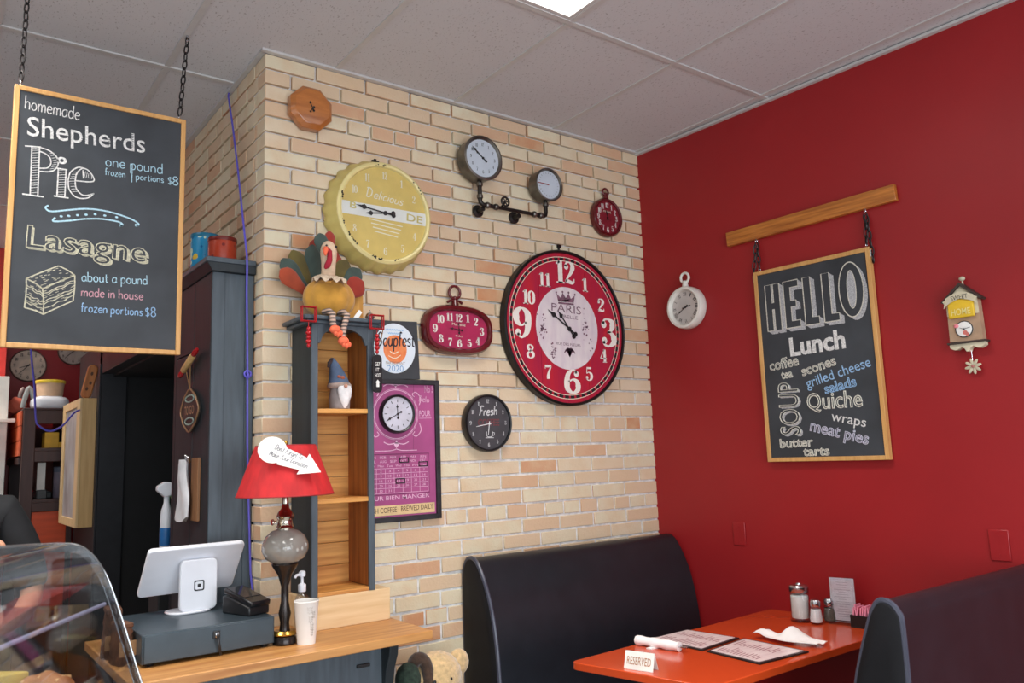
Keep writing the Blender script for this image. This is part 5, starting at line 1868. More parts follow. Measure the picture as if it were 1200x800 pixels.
# ruffled collar
rings = []
for (r_, dz, am) in ((.026, .004, 0), (.050, -.006, .004), (.067, -.016, .009)):
    rings.append([(TX - .020 + r_ * math.cos(2 * PI * k / 60), TY - .050 + r_ * math.sin(2 * PI * k / 60), TOPZ + .165 + dz - .004 * (r_ > .05) - .010 * math.sin(2 * PI * k / 60) * (-1) + am * math.cos(10 * 2 * PI * k / 60)) for k in range(60)])
mb = MB().loft(rings, cap=False)
ob = mb.build('collar', mat('striped_ticking', (222, 206, 182), .95, col2=(180, 156, 134), scale=60, stretch=(1, 8, 1)), t)
md = ob.modifiers.new('thickness', 'SOLIDIFY')
md.thickness = .002
# tail feathers: padded leaf shapes in two fans
F_RUST, F_TEAL, F_OLIVE, F_RED = (mat('rust_velvet', (158, 62, 32), .9, var=.1, sheen=.4), mat('teal_velvet', (58, 74, 68), .9, var=.1, sheen=.4),
                                  mat('olive_velvet', (92, 80, 34), .9, var=.1, sheen=.4), mat('brick_velvet', (150, 44, 28), .9, var=.1, sheen=.4))
def feather(base, tip, w, m, th=.012):
    b, q = Vector(base), Vector(tip)
    d = q - b
    L = d.length
    d.normalize()
    nrm_ = Vector((0, -1, 0))
    s_ = d.cross(nrm_).normalized()
    n_ = s_.cross(d).normalized()
    rings = []
    for k in range(13):
        f_ = k / 12
        ww = w * 1.12 * (.22 + .78 * (f_ / .72) ** 1.2 if f_ < .72 else math.sqrt(max(.002, 1 - ((f_ - .72) / .283) ** 2)))
        tt = th * math.sin(PI * min(.97, f_ * .92 + .05)) ** .6
        c_ = b + d * L * f_
        rings.append([c_ + s_ * ww * math.cos(2 * PI * i / 16) + n_ * tt * math.sin(2 * PI * i / 16) for i in range(16)])
    MB().loft(rings).build('tail_feather', m, t)
bz = TOPZ + .085
fy = TY + .062
for (dx, dz, ln, w, m, yy) in ((-.175, .112, 1, .034, F_RUST, .000), (-.165, .158, 1, .034, F_TEAL, .016), (-.120, .200, 1, .036, F_OLIVE, .030), (-.040, .232, 1, .036, F_TEAL, .020), (-.012, .268, 1, .040, F_RED, .040),
                               (.070, .215, 1, .034, F_RED, .034), (.112, .186, 1, .036, F_OLIVE, .020), (.168, .152, 1, .036, F_TEAL, .010), (.178, .098, 1, .042, F_RED, -.006)):
    feather((TX + dx * .25, fy - .005 + yy * .3, bz + dz * .05), (TX + dx, fy + yy * .6, bz + dz), w, m)
feather((TX - .020, TY - .050, TOPZ + .20), (TX - .055, TY - .035, TOPZ + .335), .030, F_TEAL)
feather((TX + .0, TY - .040, TOPZ + .24), (TX - .015, TY - .035, TOPZ + .350), .020, F_RED)
# legs hanging over the cabinet edge
M_STRIPE = bpy.data.materials.new('striped_knit')
M_STRIPE.use_nodes = True
nt = M_STRIPE.node_tree
w_ = nt.nodes.new('ShaderNodeTexWave')
w_.bands_direction = 'Z'
w_.inputs['Scale'].default_value = 22
w_.inputs['Distortion'].default_value = .6
tc_ = nt.nodes.new('ShaderNodeTexCoord')
nt.links.new(tc_.outputs['Object'], w_.inputs['Vector'])
r_ = nt.nodes.new('ShaderNodeValToRGB')
r_.color_ramp.elements[0].color = rgb((92, 84, 82))
r_.color_ramp.elements[1].color = rgb((196, 166, 148))
r_.color_ramp.elements[0].position, r_.color_ramp.elements[1].position = .4, .55
nt.links.new(w_.outputs[0], r_.inputs[0])
nt.links.new(r_.outputs[0], nt.nodes['Principled BSDF'].inputs['Base Color'])
nt.nodes['Principled BSDF'].inputs['Roughness'].default_value = .95
M_FOOT = mat('coral_felt', (236, 110, 76))
for (sx, ex, z1, bend) in ((-.040, -.030, -.048, .5), (.020, .004, -.090, .2)):
    pts = [(TX + sx, TY - .045, TOPZ + .020), (TX + sx + .004, TY - .085, TOPZ + .018), (TX + sx + .008, TY - .106, TOPZ + .004), (TX + sx + (ex - sx) * .5, TY - .112, TOPZ + z1 * .45), (TX + ex, TY - .110, TOPZ + z1)]
    lg = MB().tube(pts, .012, 12).build('leg', M_STRIPE, t)
    mb = MB()
    fx, fy2, fz = TX + ex, TY - .112, TOPZ + z1
    mb.ell((fx + .002, fy2 - .006, fz - .010), (.022, .018, .017), 18, 12)
    for k in (-1, 0, 1):
        mb.ell((fx + .012 + k * .011, fy2 - .012, fz - .024 - (.005 if k == 0 else 0)), (.008, .009, .012), 12, 8)
    mb.build('foot', M_FOOT, t)
MB().prism([(TX + .078, TOPZ + .004), (TX + .098, TOPZ + .0), (TX + .118, TOPZ + .030), (TX + .105, TOPZ + .040)], TY - .050, TY - .052).build('cloth_tag', M_PAPER, t)

# ------------------------------------------------------------------ gnome on the upper shelf
GX, GY, GZ = .268, -.120, SHZ[0] + .018
t = thing('gnome_figure', 'small gnome with a blue-grey hat and white beard on the cabinet shelf', 'figurine', (GX, GY, GZ))
MB().lathe([(.034, 0), (.040, .006), (.042, .04), (.034, .09), (.020, .11)], (GX, GY, GZ), 'z', 28).build('gnome_body', mat('grey_fleece', (150, 140, 138), .95, var=.1), t)
rings = []
for k in range(9):
    f_ = k / 8
    r_ = .040 * (1 - f_) ** .8 + .006
    rings.append([(GX - .030 * f_ ** 1.5 + r_ * math.cos(2 * PI * i / 20), GY + r_ * math.sin(2 * PI * i / 20), GZ + .092 + .125 * f_ - .01 * f_ * f_) for i in range(20)])
MB().loft(rings).build('hat', mat('denim_felt', (84, 100, 126), .95, var=.1), t)
MB().tube([(GX - .028, GY, GZ + .20), (GX - .045, GY - .006, GZ + .185), (GX - .050, GY - .008, GZ + .168)], [.010, .008, .004], 10).build('hat_tip', mat('dark_felt', (60, 48, 50), .95), t)
mb = MB()
rings = []
for k in range(40):
    pass
MB().torus((GX, GY, GZ + .096), .036, .012, 'z', 28, ts=10).build('fur_brim', mat('taupe_fur', (168, 148, 138), 1, var=.15, bump=.6, bscale=90), t)
rings = []
for (z, w_, dpt) in ((.094, .026, .010), (.075, .030, .013), (.05, .026, .012), (.025, .016, .009), (.006, .005, .004)):
    rings.append([(GX + .006 + w_ * math.cos(2 * PI * i / 20), GY - .038 + dpt * math.sin(2 * PI * i / 20), GZ + z) for i in range(20)])
MB().loft(rings).build('beard', mat('white_fur', (234, 230, 230), 1, var=.08, bump=.8, bscale=80), t)
MB().ell((GX + .004, GY - .052, GZ + .092), (.008, .008, .008), 12, 8).build('nose', mat('rosy_wood', (206, 150, 126), .6), t)
MB().ell((GX - .002, GY - .036, GZ + .126), (.010, .006, .007), 10, 6).ell((GX - .016, GY - .034, GZ + .130), (.008, .005, .006), 10, 6).build('hat_ornament', mat('rust_print', (170, 90, 60), .8), t)

# ------------------------------------------------------------------ booth: two benches and a table
def curve(pts, n=6):
    out = []
    m = len(pts)
    for i in range(m - 1):
        p0, p1, p2, p3 = pts[max(i - 1, 0)], pts[i], pts[i + 1], pts[min(i + 2, m - 1)]
        for s in range(n):
            t_ = s / n
            out.append(tuple(0.5 * (2 * p1[k] + (p2[k] - p0[k]) * t_ + (2 * p0[k] - 5 * p1[k] + 4 * p2[k] - p3[k]) * t_ * t_ + (3 * p1[k] - p0[k] - 3 * p2[k] + p3[k]) * t_ ** 3) for k in range(len(p1))))
    out.append(tuple(pts[-1]))
    return out


def bench(label, x0, x1, back, sgn, prof, base_d, seat_d, pipe_front):
    """prof: (distance from back plane, height) from the back's foot over the top to the front's foot"""
    t = thing('booth_bench', label, 'bench', ((x0 + x1) / 2, back + sgn * .25, 0), group='black vinyl booth benches')
    pr_ = curve(prof, 5)
    out = [(back + sgn * d, z) for d, z in pr_]
    MB().prism(out, x0 + .012, x1, 'yz').build('backrest', M_LEATHER, t, sharp=50)
    # upholstered end panel, slightly domed
    cy = sum(p[0] for p in out) / len(out)
    cz_ = sum(p[1] for p in out) / len(out)
    rings = []
    for (x, k) in ((x0 + .012, 1.0), (x0 + .004, .992), (x0, .955), (x0 - .001, .5)):
        rings.append([(x, cy + (p[0] - cy) * k, cz_ + (p[1] - cz_) * k) for p in out])
    MB().loft(rings).build('end_panel', M_LEATHERE, t, sharp=60)
    MB().tube([(x0 + .010, p[0] + (0), p[1]) for p in out], .0095, 8).build('piping', M_PIPING, t)
    y_a, y_b = sorted((back + sgn * .06, back + sgn * base_d))
    MB().box(x0 + .03, x1, y_a, y_b, 0, .33).build('bench_base', M_BLACKWALL, t, bevel=.004)
    y_a, y_b = sorted((back + sgn * .20, back + sgn * seat_d))
    MB().box(x0 + .01, x1, y_a, y_b, .331, .455).build('seat_cushion', M_LEATHER, t, bevel=.025, seg=3)
    return t


bench('black vinyl booth bench with its back against the brick wall', .895, 2.156, -.012, -1,
      [(0, .331), (0, .7), (.002, .98), (.016, 1.048), (.050, 1.074), (.092, 1.066), (.128, 1.03), (.172, .955), (.208, .86), (.236, .72), (.248, .592), (.262, .456), (.262, .44), (.262, .331)], .50, .56, True)
bench('black vinyl booth bench in the right foreground with its back to the viewer', 1.215, 2.214, -1.812, 1,
      [(0, .331), (0, .7), (.0, .98), (.008, 1.028), (.032, 1.052), (.062, 1.053), (.084, 1.025), (.104, .973), (.134, .883), (.156, .806), (.178, .68), (.196, .52), (.20, .44), (.20, .331)], .48, .54, False)

t = thing('dining_table', 'glossy orange-red booth table between the two black benches', 'table', (1.55, -.98, 0))
def rpoly(pts, r, n=5):
    out = []
    m = len(pts)
    for i in range(m):
        p = Vector(pts[i])
        a = (Vector(pts[i - 1]) - p).normalized()
        b = (Vector(pts[(i + 1) % m]) - p).normalized()
        rr = r if isinstance(r, (int, float)) else r[i]
        if rr < .003:
            out.append(tuple(p))
            continue
        A, B = p + a * rr, p + b * rr
        for k in range(n + 1):
            q = k / n
            out.append(tuple(A * (1 - q) ** 2 + p * 2 * q * (1 - q) + B * q * q))
    return out
tp = rpoly([(.895, -.725), (1.015, -1.282), (2.214, -1.272), (2.190, -.655)], [.03, .045, .002, .002])
MB().prism(tp, .732, .760, 'xy').build('tabletop', [M_TABLE], t, bevel=.003)
MB().lathe([(.26, 0), (.26, .012), (.05, .04), (.035, .06), (.035, .70), (.05, .705), (.16, .715), (.16, .7315)], (1.55, -.97, 0), 'z', 32).build('pedestal', M_BLACKMET, t)
ZTB = .760

t = thing('sugar_dispenser', 'glass sugar dispenser with a metal lid, leftmost by the red wall on the table', 'sugar dispenser', (2.046, -.915, ZTB))
c = (2.046, -.915, ZTB)
MB().lathe([(.040, 0), (.043, .003), (.043, .012), (.040, .016), (.040, .124), (.038, .128), (.0375, .018), (.0, .016)], c, 'z', 32).build('jar', M_GLASS, t)
MB().lathe([(.0355, .017), (.0368, .020), (.0368, .108), (.030, .113), (.0, .112)], c, 'z', 32).build('sugar', mat('sugar', (244, 242, 240), .9, var=.02, bump=.2, bscale=300), t)
MB().lathe([(.040, .124), (.0415, .126), (.0415, .146), (.036, .153), (.012, .157), (.011, .162), (.004, .163)], c, 'z', 32).build('metal_lid', M_STEEL, t)
for nm, x, y, lab, m in (('salt_shaker', 2.046, -.990, 'glass salt shaker filled with white salt beside the sugar dispenser', mat('salt', (242, 242, 244), .9, var=.02)),
                         ('pepper_shaker', 2.112, -1.012, 'glass pepper shaker with grey pepper behind the salt shaker', mat('pepper', (96, 88, 80), .95, var=.3, scale=300))):
    t = thing(nm, lab, 'shaker', (x, y, ZTB))
    c = (x, y, ZTB)
    MB().lathe([(.024, 0), (.027, .004), (.028, .020), (.022, .066), (.019, .074), (.018, .073), (.0205, .064), (.026, .02), (.0, .008)], c, 'z', 10).build('jar', M_GLASS, t)
    MB().lathe([(.0235, .009), (.0255, .02), (.0205, .060), (.0, .060)], c, 'z', 20).build(nm.split('_')[0] + '_fill', m, t)
    MB().lathe([(.0195, .072), (.021, .075), (.0205, .090), (.016, .099), (.006, .103), (.0, .103)], c, 'z', 24).build('metal_cap', M_STEEL, t)

t = thing('card_stand', 'clear acrylic stand with a printed menu card beside the shakers', 'menu stand', (2.11, -1.07, ZTB))
QM = Matrix.Translation((2.125, -1.072, ZTB)) @ Matrix.Rotation(RROT + R(12), 4, 'Z')
MB().box(-.052, .052, -.004, -.001, .012, .190, M=QM).box(-.052, .052, .0012, .004, .012, .190, M=QM).box(-.055, .055, -.030, .030, 0, .012, M=QM).build('acrylic_holder', M_ACRYLIC, t)
MB().box(-.050, .050, -.0006, .0006, .014, .188, M=QM).build('card', mat('card_grey_white', (222, 218, 224), .7), t)
mb = MB()
random.seed(9)
for k in range(15):
    z = .170 - k * .010
    w_ = random.uniform(.015, .036)
    mb.ribbon([(-w_, z), (w_, z)], .003, -.0008, smooth=False)
mb.ribbon([(-.044, .182), (.044, .182), (.044, .02), (-.044, .02), (-.044, .182)], .0012, -.0008, smooth=False)
mb.bm.transform(QM)
mb.build('card_print', mat('grey_print', (184, 180, 188), .7), t)

t = thing('packet_holder', 'black holder with pink sweetener packets at the end of the table', 'packet holder', (2.125, -1.165, ZTB))
QM = Matrix.Translation((2.118, -1.165, ZTB)) @ Matrix.Rotation(RROT, 4, 'Z')
MB().box(-.045, .045, -.030, .030, 0, .004, M=QM).box(-.045, .045, -.030, -.027, .004, .050, M=QM).box(-.045, .045, .027, .030, .004, .050, M=QM).box(-.045, -.042, -.027, .027, .004, .050, M=QM).box(.042, .045, -.027, .027, .004, .050, M=QM).build('holder_box', M_BLACK, t, bevel=.001)
random.seed(14)
for k in range(8):
    px_ = -.036 + k * .0098
    Q2 = QM @ Matrix.Translation((px_, random.uniform(-.003, .003), .006)) @ Matrix.Rotation(random.uniform(-.2, .2), 4, 'Y')
    pk = MB().box(-.0028, .0028, -.023, .023, 0, .074 + .006 * (k % 3), M=Q2).build('sweetener_packet', mat('pink_paper', (240, 150, 176), .6, var=.03), None, bevel=.001)
    recenter(pk)
    tag(pk, 'pink sweetener packet standing in the black packet holder', 'packet', 'pink sweetener packets')

M_PAGE = mat('menu_page', (236, 222, 220), .35, col2=(214, 190, 192), scale=9, stretch=(1, 5, 1), coat=.2)
def menu(label, A, B, C_, D, marks):
    q = [Vector((p[0], p[1])) for p in (A, B, C_, D)]
    cx_, cy_ = sum(p.x for p in q) / 4, sum(p.y for p in q) / 4
    t = thing('menu', label, 'menu', (cx_, cy_, ZTB), group='black-edged menus on the table')
    cen = Vector((cx_, cy_))
    MB().prism([tuple(p) for p in q], ZTB + .0005, ZTB + .006, 'xy').build('cover', M_BLACK, t, bevel=.002)
    ins = [tuple(cen + (p - cen) * .90) for p in q]
    MB().prism(ins, ZTB + .006, ZTB + .0072, 'xy').build('page', M_PAGE, t)
    mb = MB()
    random.seed(marks)
    u, v = q[1] - q[0], q[3] - q[0]
    for k in range(13):
        a = .12 + .06 * k
        for (b0, b1) in ((.12, .12 + random.uniform(.15, .32)), (.56, .56 + random.uniform(.1, .3))):
            p = q[0] + u * b0 + v * a
            r_ = q[0] + u * b1 + v * a
            s_ = v * .020
            mb._add([(p.x, p.y, ZTB + .0076), (r_.x, r_.y, ZTB + .0076), (r_.x + s_.x, r_.y + s_.y, ZTB + .0076), (p.x + s_.x, p.y + s_.y, ZTB + .0076)], [(0, 1, 2, 3)])
    mb.build('menu_print', mat('maroon_print', (150, 92, 100), .5), t)
menu('menu lying on the far half of the table beside the bench at the brick', (1.345, -.690), (1.570, -.688), (1.60, -.935), (1.345, -.962), 3)
menu('menu lying on the near half of the table under the loose napkin', (1.345, -.980), (1.605, -.950), (1.600, -1.245), (1.335, -1.225), 8)

# rolled napkin with cutlery
t = thing('cutlery_roll', 'white napkin rolled round cutlery on the left part of the table', 'napkin roll', (1.265, -.81, ZTB))
a, b = Vector((1.250, -.715, ZTB + .018)), Vector((1.283, -.905, ZTB + .018))
d = (b - a)
mb = MB()
rings = []
n = d.normalized()
s_ = n.cross(Vector((0, 0, 1)))
for k in range(11):
    f_ = k / 10
    r_ = .017 + .002 * math.sin(k * 1.9)
    rings.append([a + d * f_ + s_ * math.cos(2 * PI * i / 18) * r_ * 1.15 + Vector((0, 0, 1)) * math.sin(2 * PI * i / 18) * r_ * (1 + .06 * math.sin(3 * i + k)) for i in range(18)])
mb.loft(rings)
mb.build('rolled_napkin', M_FABRICW, t)
mb = MB()
for off, r_ in ((-.006, .0035), (.006, .0035)):
    mb.tube([a + d * .8 + s_ * off, b + n * .012 + s_ * off, b + n * .03 + s_ * off * 1.3], [.004, r_, .005], 8)
mb.build('cutlery', M_STEEL, t)
mb = MB().prism([(0, 0), (.05, 0), (.05, .004), (0, .004)], -.012, .012, 'xz', M=Matrix.Translation((1.225, -.80, ZTB + .0005)))
mb.build('napkin_corner', M_FABRICW, t)

# loose crumpled napkin
mb = MB()
g = {}
nx, ny = 22, 10
random.seed(6)
base = [(-.125, .0), (.125, .0)]
V, F = [], []
for i in range(nx + 1):
    for j in range(ny + 1):
        u, v = i / nx - .5, j / ny - .5
        w_ = .055 + .045 * math.exp(-((u - .05) * 5) ** 2)
        z = .008 + .045 * math.exp(-((u - .02) / .16) ** 2 - ((v + .1) / .35) ** 2) + .008 * math.sin(11 * u + 5 * v) * (1 - 2 * abs(v)) + .014 * math.exp(-((u + .42) / .1) ** 2)
        V.append((1.69 + .035 * u - .10 * v * w_ / .1 * 1.3, -1.10 - .26 * u, ZTB + .008 + max(.002, z)))
for i in range(nx):
    for j in range(ny):
        k = i * (ny + 1) + j
        F.append((k, k + 1, k + ny + 2, k + ny + 1))
mb._add(V, F)
nap = mb.build('napkin', M_FABRICW, None, sharp=80)
md = nap.modifiers.new('thickness', 'SOLIDIFY')
md.thickness = .002
recenter(nap)
tag(nap, 'crumpled white paper napkin lying on the near menu', 'napkin')

t = thing('reserved_sign', 'small white folded RESERVED tent card at the near end of the table', 'sign', (.99, -.985, ZTB))
p0, p1 = Vector((.967, -.929, 0)), Vector((.999, -1.037, 0))
dv = (p1 - p0).normalized()
QR = Matrix(((dv.x, -dv.y, 0, p0.x), (dv.y, dv.x, 0, p0.y), (0, 0, 1, ZTB + .0005), (0, 0, 0, 1)))
W_ = (p1 - p0).length
mb = MB()
mb.loft([[(0, 0, 0), (0, .0012, 0), (0, .0212, .058), (0, .02, .058)], [(W_, 0, 0), (W_, .0012, 0), (W_, .0212, .058), (W_, .02, .058)]], M=QR)
mb.loft([[(0, .041, 0), (0, .0398, 0), (0, .0198, .058), (0, .021, .058)], [(W_, .041, 0), (W_, .0398, 0), (W_, .0198, .058), (W_, .021, .058)]], M=QR)
mb.build('folded_card', M_WHITEPAINT, t)
mb = MB().text('RESERVED', (.010, .016), (W_ - .010, .016), .026, 0)
QT2 = QR @ Matrix(((1, 0, 0, 0), (0, 1, 20 / 58, -.0008), (0, 0, 1, 0), (0, 0, 0, 1)))
mb.bm.transform(QT2)
mb.build('lettering', mat('bronze_print', (160, 104, 60), .5), t)

# ------------------------------------------------------------------ teddy bear on a stool between counter and bench
t = thing('stool', 'low dark stool beneath the teddy bear beside the counter', 'stool', (.61, -.26, 0))
MB().box(.48, .74, -.38, -.14, .33, .36).build('stool_seat', M_BLACKWOOD, t, bevel=.006)
for x in (.50, .72):
    for y in (-.36, -.16):
        MB().box(x - .014, x + .014, y - .014, y + .014, 0, .33).build('leg', M_BLACKWOOD, t, bevel=.003)
M_FUR = mat('honey_plush', (206, 174, 126), 1, var=.10, scale=60, bump=1.0, bscale=130, sheen=.6)
M_FURD = mat('brown_plush', (70, 50, 38), 1, var=.14, scale=50, bump=1.0, bscale=130, sheen=.3)
t = thing('teddy_bear', 'honey plush teddy bear with one dark ear beside the counter end', 'soft toy', (.615, -.25, .36))
BX, BYY, BZ = .612, -.250, .668
def fuzz(seed):
    rnd = random.Random(seed)
    ph = [rnd.uniform(0, 6) for _ in range(6)]
    return lambda d: 1 + .012 * math.sin(31 * d.x + ph[0]) * math.sin(29 * d.z + ph[1]) + .010 * math.sin(43 * d.y + ph[2]) * math.sin(37 * d.z + ph[3])
MB().ell((BX - .005, BYY, .47), (.095, .085, .115), 32, 20, f=fuzz(1)).build('body', M_FUR, t)
MB().ell((BX - .004, BYY, BZ), (.106, .088, .098), 48, 30, f=fuzz(2)).build('head', M_FUR, t)
MB().ell((BX - .034, BYY - .078, BZ - .034), (.036, .030, .030), 24, 16, f=fuzz(3)).build('muzzle', M_FUR, t)
MB().ell((BX - .038, BYY - .108, BZ - .022), (.012, .008, .009), 14, 10).build('nose', M_INK, t)
for sx in (-1, 1):
    MB().ell((BX - .022 + sx * .036, BYY - .082, BZ + .006), (.008, .006, .008), 14, 10).build('eye', M_BLACK, t)
MB().ell((BX + .104, BYY + .005, BZ + .036), (.048, .026, .052), 24, 16, f=fuzz(4)).build('ear', M_FUR, t)
mb = MB()
pts = [(BX - .062, BYY - .02, BZ + .080), (BX - .095, BYY - .03, BZ + .094), (BX - .118, BYY - .035, BZ + .070), (BX - .100, BYY - .04, BZ + .045)]
mb.tube(curve([(BX - .118, BYY - .02, BZ + .068), (BX - .105, BYY - .035, BZ + .092), (BX - .078, BYY - .04, BZ + .080), (BX - .066, BYY - .05, BZ + .035), (BX - .068, BYY - .05, BZ - .02)], 4), [.012] + [.024] * 15 + [.018], 12)
mb.build('ear', M_FURD, t, label='dark brown ear')
for sx in (-1, 1):
    MB().tube(curve([(BX + sx * .075, BYY - .02, .54), (BX + sx * .115, BYY - .05, .48), (BX + sx * .105, BYY - .09, .42)], 4), [.032] * 8 + [.026], 12).build('arm', M_FUR, t)
    MB().tube(curve([(BX + sx * .055, BYY - .02, .405), (BX + sx * .075, BYY - .09, .400), (BX + sx * .08, BYY - .135, .405)], 4), [.040] * 8 + [.036], 12).build('leg', M_FUR, t)
mb = MB().ell((.458, -.30, .695), (.048, .048, .062), 32, 20, f=fuzz(8)).ell((.450, -.30, .53), (.052, .050, .17), 28, 18, f=fuzz(9))
o = tag(recenter(mb.build('knit_toy', mat('dark_green_knit', (44, 58, 48), 1, var=.2, scale=60, bump=1, bscale=120), None)), 'dark green woolly soft toy squeezed between the counter and the teddy bear', 'soft toy')
MB_ = MB().box(.41, .475, -.37, -.22, 0, .359)
tag(recenter(MB_.build('wooden_crate', M_BLACKWOOD, None, bevel=.004)), 'narrow dark crate beneath the dark green woolly toy', 'crate')

# ------------------------------------------------------------------ acrylic display case, left foreground
RC = -R(32.3)
CO = (-.5356, -.5884, 0)
t = thing('case_counter', 'dark counter under the curved display case at the lower left', 'counter', CO, 'L', rotz=RC)
MB().box(-.62, .06, -1.0, .04, 0, .82).build('counter_body', M_SLATE, t, bevel=.004)
MB().box(-.64, .08, -1.02, .05, .82, .85).build('counter_slab', M_COUNTER, t, bevel=.003)
t = thing('display_case', 'clear curved acrylic pastry display case at the lower left', 'display case', (CO[0], CO[1], .85), 'L', rotz=RC)
prof = curve([(.026, 0.004), (.0, .077), (-.012, .111), (-.050, .226), (-.088, .331), (-.113, .383), (-.150, .431), (-.197, .4565), (-.30, .460), (-.391, .458), (-.56, .458)], 5)
LEN = -.92
th = .004
def inner(p, k):
    out = []
    for i, q in enumerate(p):
        a, b = p[max(i - 1, 0)], p[min(i + 1, len(p) - 1)]
        dx, dz = b[0] - a[0], b[1] - a[1]
        l = math.hypot(dx, dz) or 1
        out.append((q[0] - dz / l * k, q[1] + dx / l * k))
    return out
pin = inner(prof, .004)
shell = [(p[0], p[1]) for p in prof] + [(p[0], p[1]) for p in reversed(pin)]
MB().prism(shell, LEN, 0).build('curved_screen', M_ACRYLIC, t, sharp=60)
for yy in (0.0, LEN - .006):
    MB().prism([(p[0] - .002, max(.004, p[1] - .003)) for p in prof] + [(-.56, .004)], yy + .0005, yy + .0055).build('end_panel', M_ACRYLIC, t, sharp=60)
pin2 = inner(prof, .020)
MB().prism([tuple(p) for p in prof] + [tuple(p) for p in reversed(pin2)], .006, .010).build('edge_strip', glass('edge_acrylic', (.66, .68, .70), .24, .08), t, sharp=60)
MB().tube([(p[0] - .001, .008, p[1] + .001) for p in prof], .0028, 8).tube([(p[0], .008, p[1]) for p in pin2], .0026, 8).build('edge_bead', glass('bright_edge', (.9, .92, .94), .35, .12), t)
for (i) in (12, 17, 22, 7):
    p = ((prof[i][0] + pin2[i][0]) / 2, (prof[i][1] + pin2[i][1]) / 2)
    MB().lathe([(.004, 0), (.003, -.003)], (p[0], .006, p[1]), 'y', 10).build('rivet', M_STEEL, t)
MB().box(-.54, -.105, LEN + .02, -.01, .291, .2955).build('glass_shelf', M_ACRYLIC, t)
MB().tube([(-.100, -.012, .293), (-.100, LEN + .02, .293)], .0058, 10).build('shelf_edge', mat('lavender_edge_trim', (168, 168, 196), .2, var=.02), t)
MB().box(-.56, .02, LEN, 0.0, .0005, .004).build('case_floor', M_ACRYLIC, t)
# price card on the case
t = thing('price_card', 'blank white rounded card lying on the shelf inside the display case', 'card', (CO[0], CO[1], .85), 'L', rotz=RC)
MB().prism([(p[0] - .335, p[1] + .345) for p in rrect(.12, .085, .014)], -.30, -.302).build('card', M_PAPER, t)
MB().box(-.39, -.28, -.302, -.262, .2962, .2995).build('card_foot', M_ACRYLIC, t)

# food on a tray on the case floor
t = thing('serving_tray', 'dark raised tray on the floor of the display case under the bread and cheese', 'tray', (CO[0], CO[1], .85), 'L', rotz=RC)
MB().prism([(p[0] - .25, p[1] - .24) for p in rrect(.40, .30, .03)], .044, .050, 'xy').build('tray_top', M_BLACK, t, bevel=.002)
MB().prism([(p[0] - .25, p[1] - .24) for p in rrect(.34, .24, .03)], .0042, .044, 'xy').build('tray_riser', M_BLACKMET, t)
def case_pt(x, y, z):
    return Matrix.Translation((CO[0], CO[1], .85)) @ Matrix.Rotation(RC, 4, 'Z') @ Vector((x, y, z))
M_CRUST = mat('baked_crust', (150, 84, 42), .55, col2=(196, 128, 70), scale=16, bump=.4, bscale=60)
M_CHEESE = mat('yellow_cheese', (226, 196, 92), .5, var=.06, scale=12)
rndm = random.Random(2)
for k, (x, y, rx, ry, lab) in enumerate(((-.135, -.25, .075, .042, 'golden brown bread roll in the display case, rightmost of the pastries'), (-.30, -.31, .065, .042, 'golden brown bread roll in the display case behind the cheese wedge'))):
    p = case_pt(x, y, .056)
    t = thing('bread_roll', lab, 'bread', tuple(p), 'L', rotz=RC + .2 * k, group='bread rolls in the display case')
    MB().ell((0, 0, .062), (rx, ry, .058), 28, 18, f=lambda d: 1 + .05 * math.sin(9 * d.x + 1) * max(0, d.z)).lathe([(rx * .5, .0), (rx * .55, .012)], (0, 0, 0), 'z', 24, 1, .6).build('crust', M_CRUST, t)
    mb = MB()
    for s in (-.6, 0, .6):
        mb.tube([(s * rx * .9 - .008, -ry * .5, .110 - .014 * abs(s)), (s * rx * .9, 0, .120 - .022 * abs(s)), (s * rx * .9 + .008, ry * .5, .110 - .014 * abs(s))], .004, 6)
    mb.build('slash_marks', mat('pale_crumb', (220, 176, 120), .8), t)
p = case_pt(-.262, -.20, .056)
t = thing('cheese_wedge', 'pale yellow cheese wedge in the display case at the frame corner', 'cheese', tuple(p), 'L', rotz=RC + .3)
MB().prism([(-.055, -.04), (.060, -.01), (-.045, .045)], 0, .112, 'xy').build('cheese', M_CHEESE, t, bevel=.004)
MB().prism([(-.0565, -.041), (-.0555, -.0412), (-.0455, .046), (-.0468, .046)], 0, .112, 'xy').build('rind', mat('cheese_rind', (206, 160, 60), .5), t)

# small brown paper bags between the case and the till
for (x, y, z, s, ro, lab) in ((-.512, -.20, CZ, .9, .15, 'crumpled brown paper bag on the counter end nearest the viewer beside the cash drawer'), (-.514, -.06, CZ, 1.1, -.1, 'taller crumpled brown paper bag behind the other on the counter end')):
    t = thing('paper_bag', lab, 'bag', (x, y, z), 'L', rotz=ro, group='brown paper bags by the cash drawer')
    rr_ = random.Random(int(s * 10))
    rings = []
    for k in range(9):
        f_ = k / 8
        w_, d_ = .028 * s * (1 - .25 * f_), .060 * s * (1 - .1 * f_)
        rings.append([(w_ * math.copysign(abs(math.cos(2 * PI * i / 24)) ** .6, math.cos(2 * PI * i / 24)) + rr_.uniform(-.004, .004), d_ * math.copysign(abs(math.sin(2 * PI * i / 24)) ** .6, math.sin(2 * PI * i / 24)) + rr_.uniform(-.004, .004), .125 * s * f_) for i in range(24)])
    MB().loft(rings).build('bag', mat('kraft_brown', (96, 60, 38), .7, var=.2, scale=30, bump=.5), t, sharp=25)
    mb = MB().box(-.022 * s, .022 * s, -.050 * s, .050 * s, .125 * s, .140 * s)
    mb.build('folded_top', mat('kraft_brown', (96, 60, 38)), t, bevel=.003)
    MB().prism([(-.026, .03), (.026, .03), (.026, .075), (-.026, .075)], -.063 * s, -.0655 * s).build('bag_label', mat('tan_label', (170, 130, 90), .6), t)

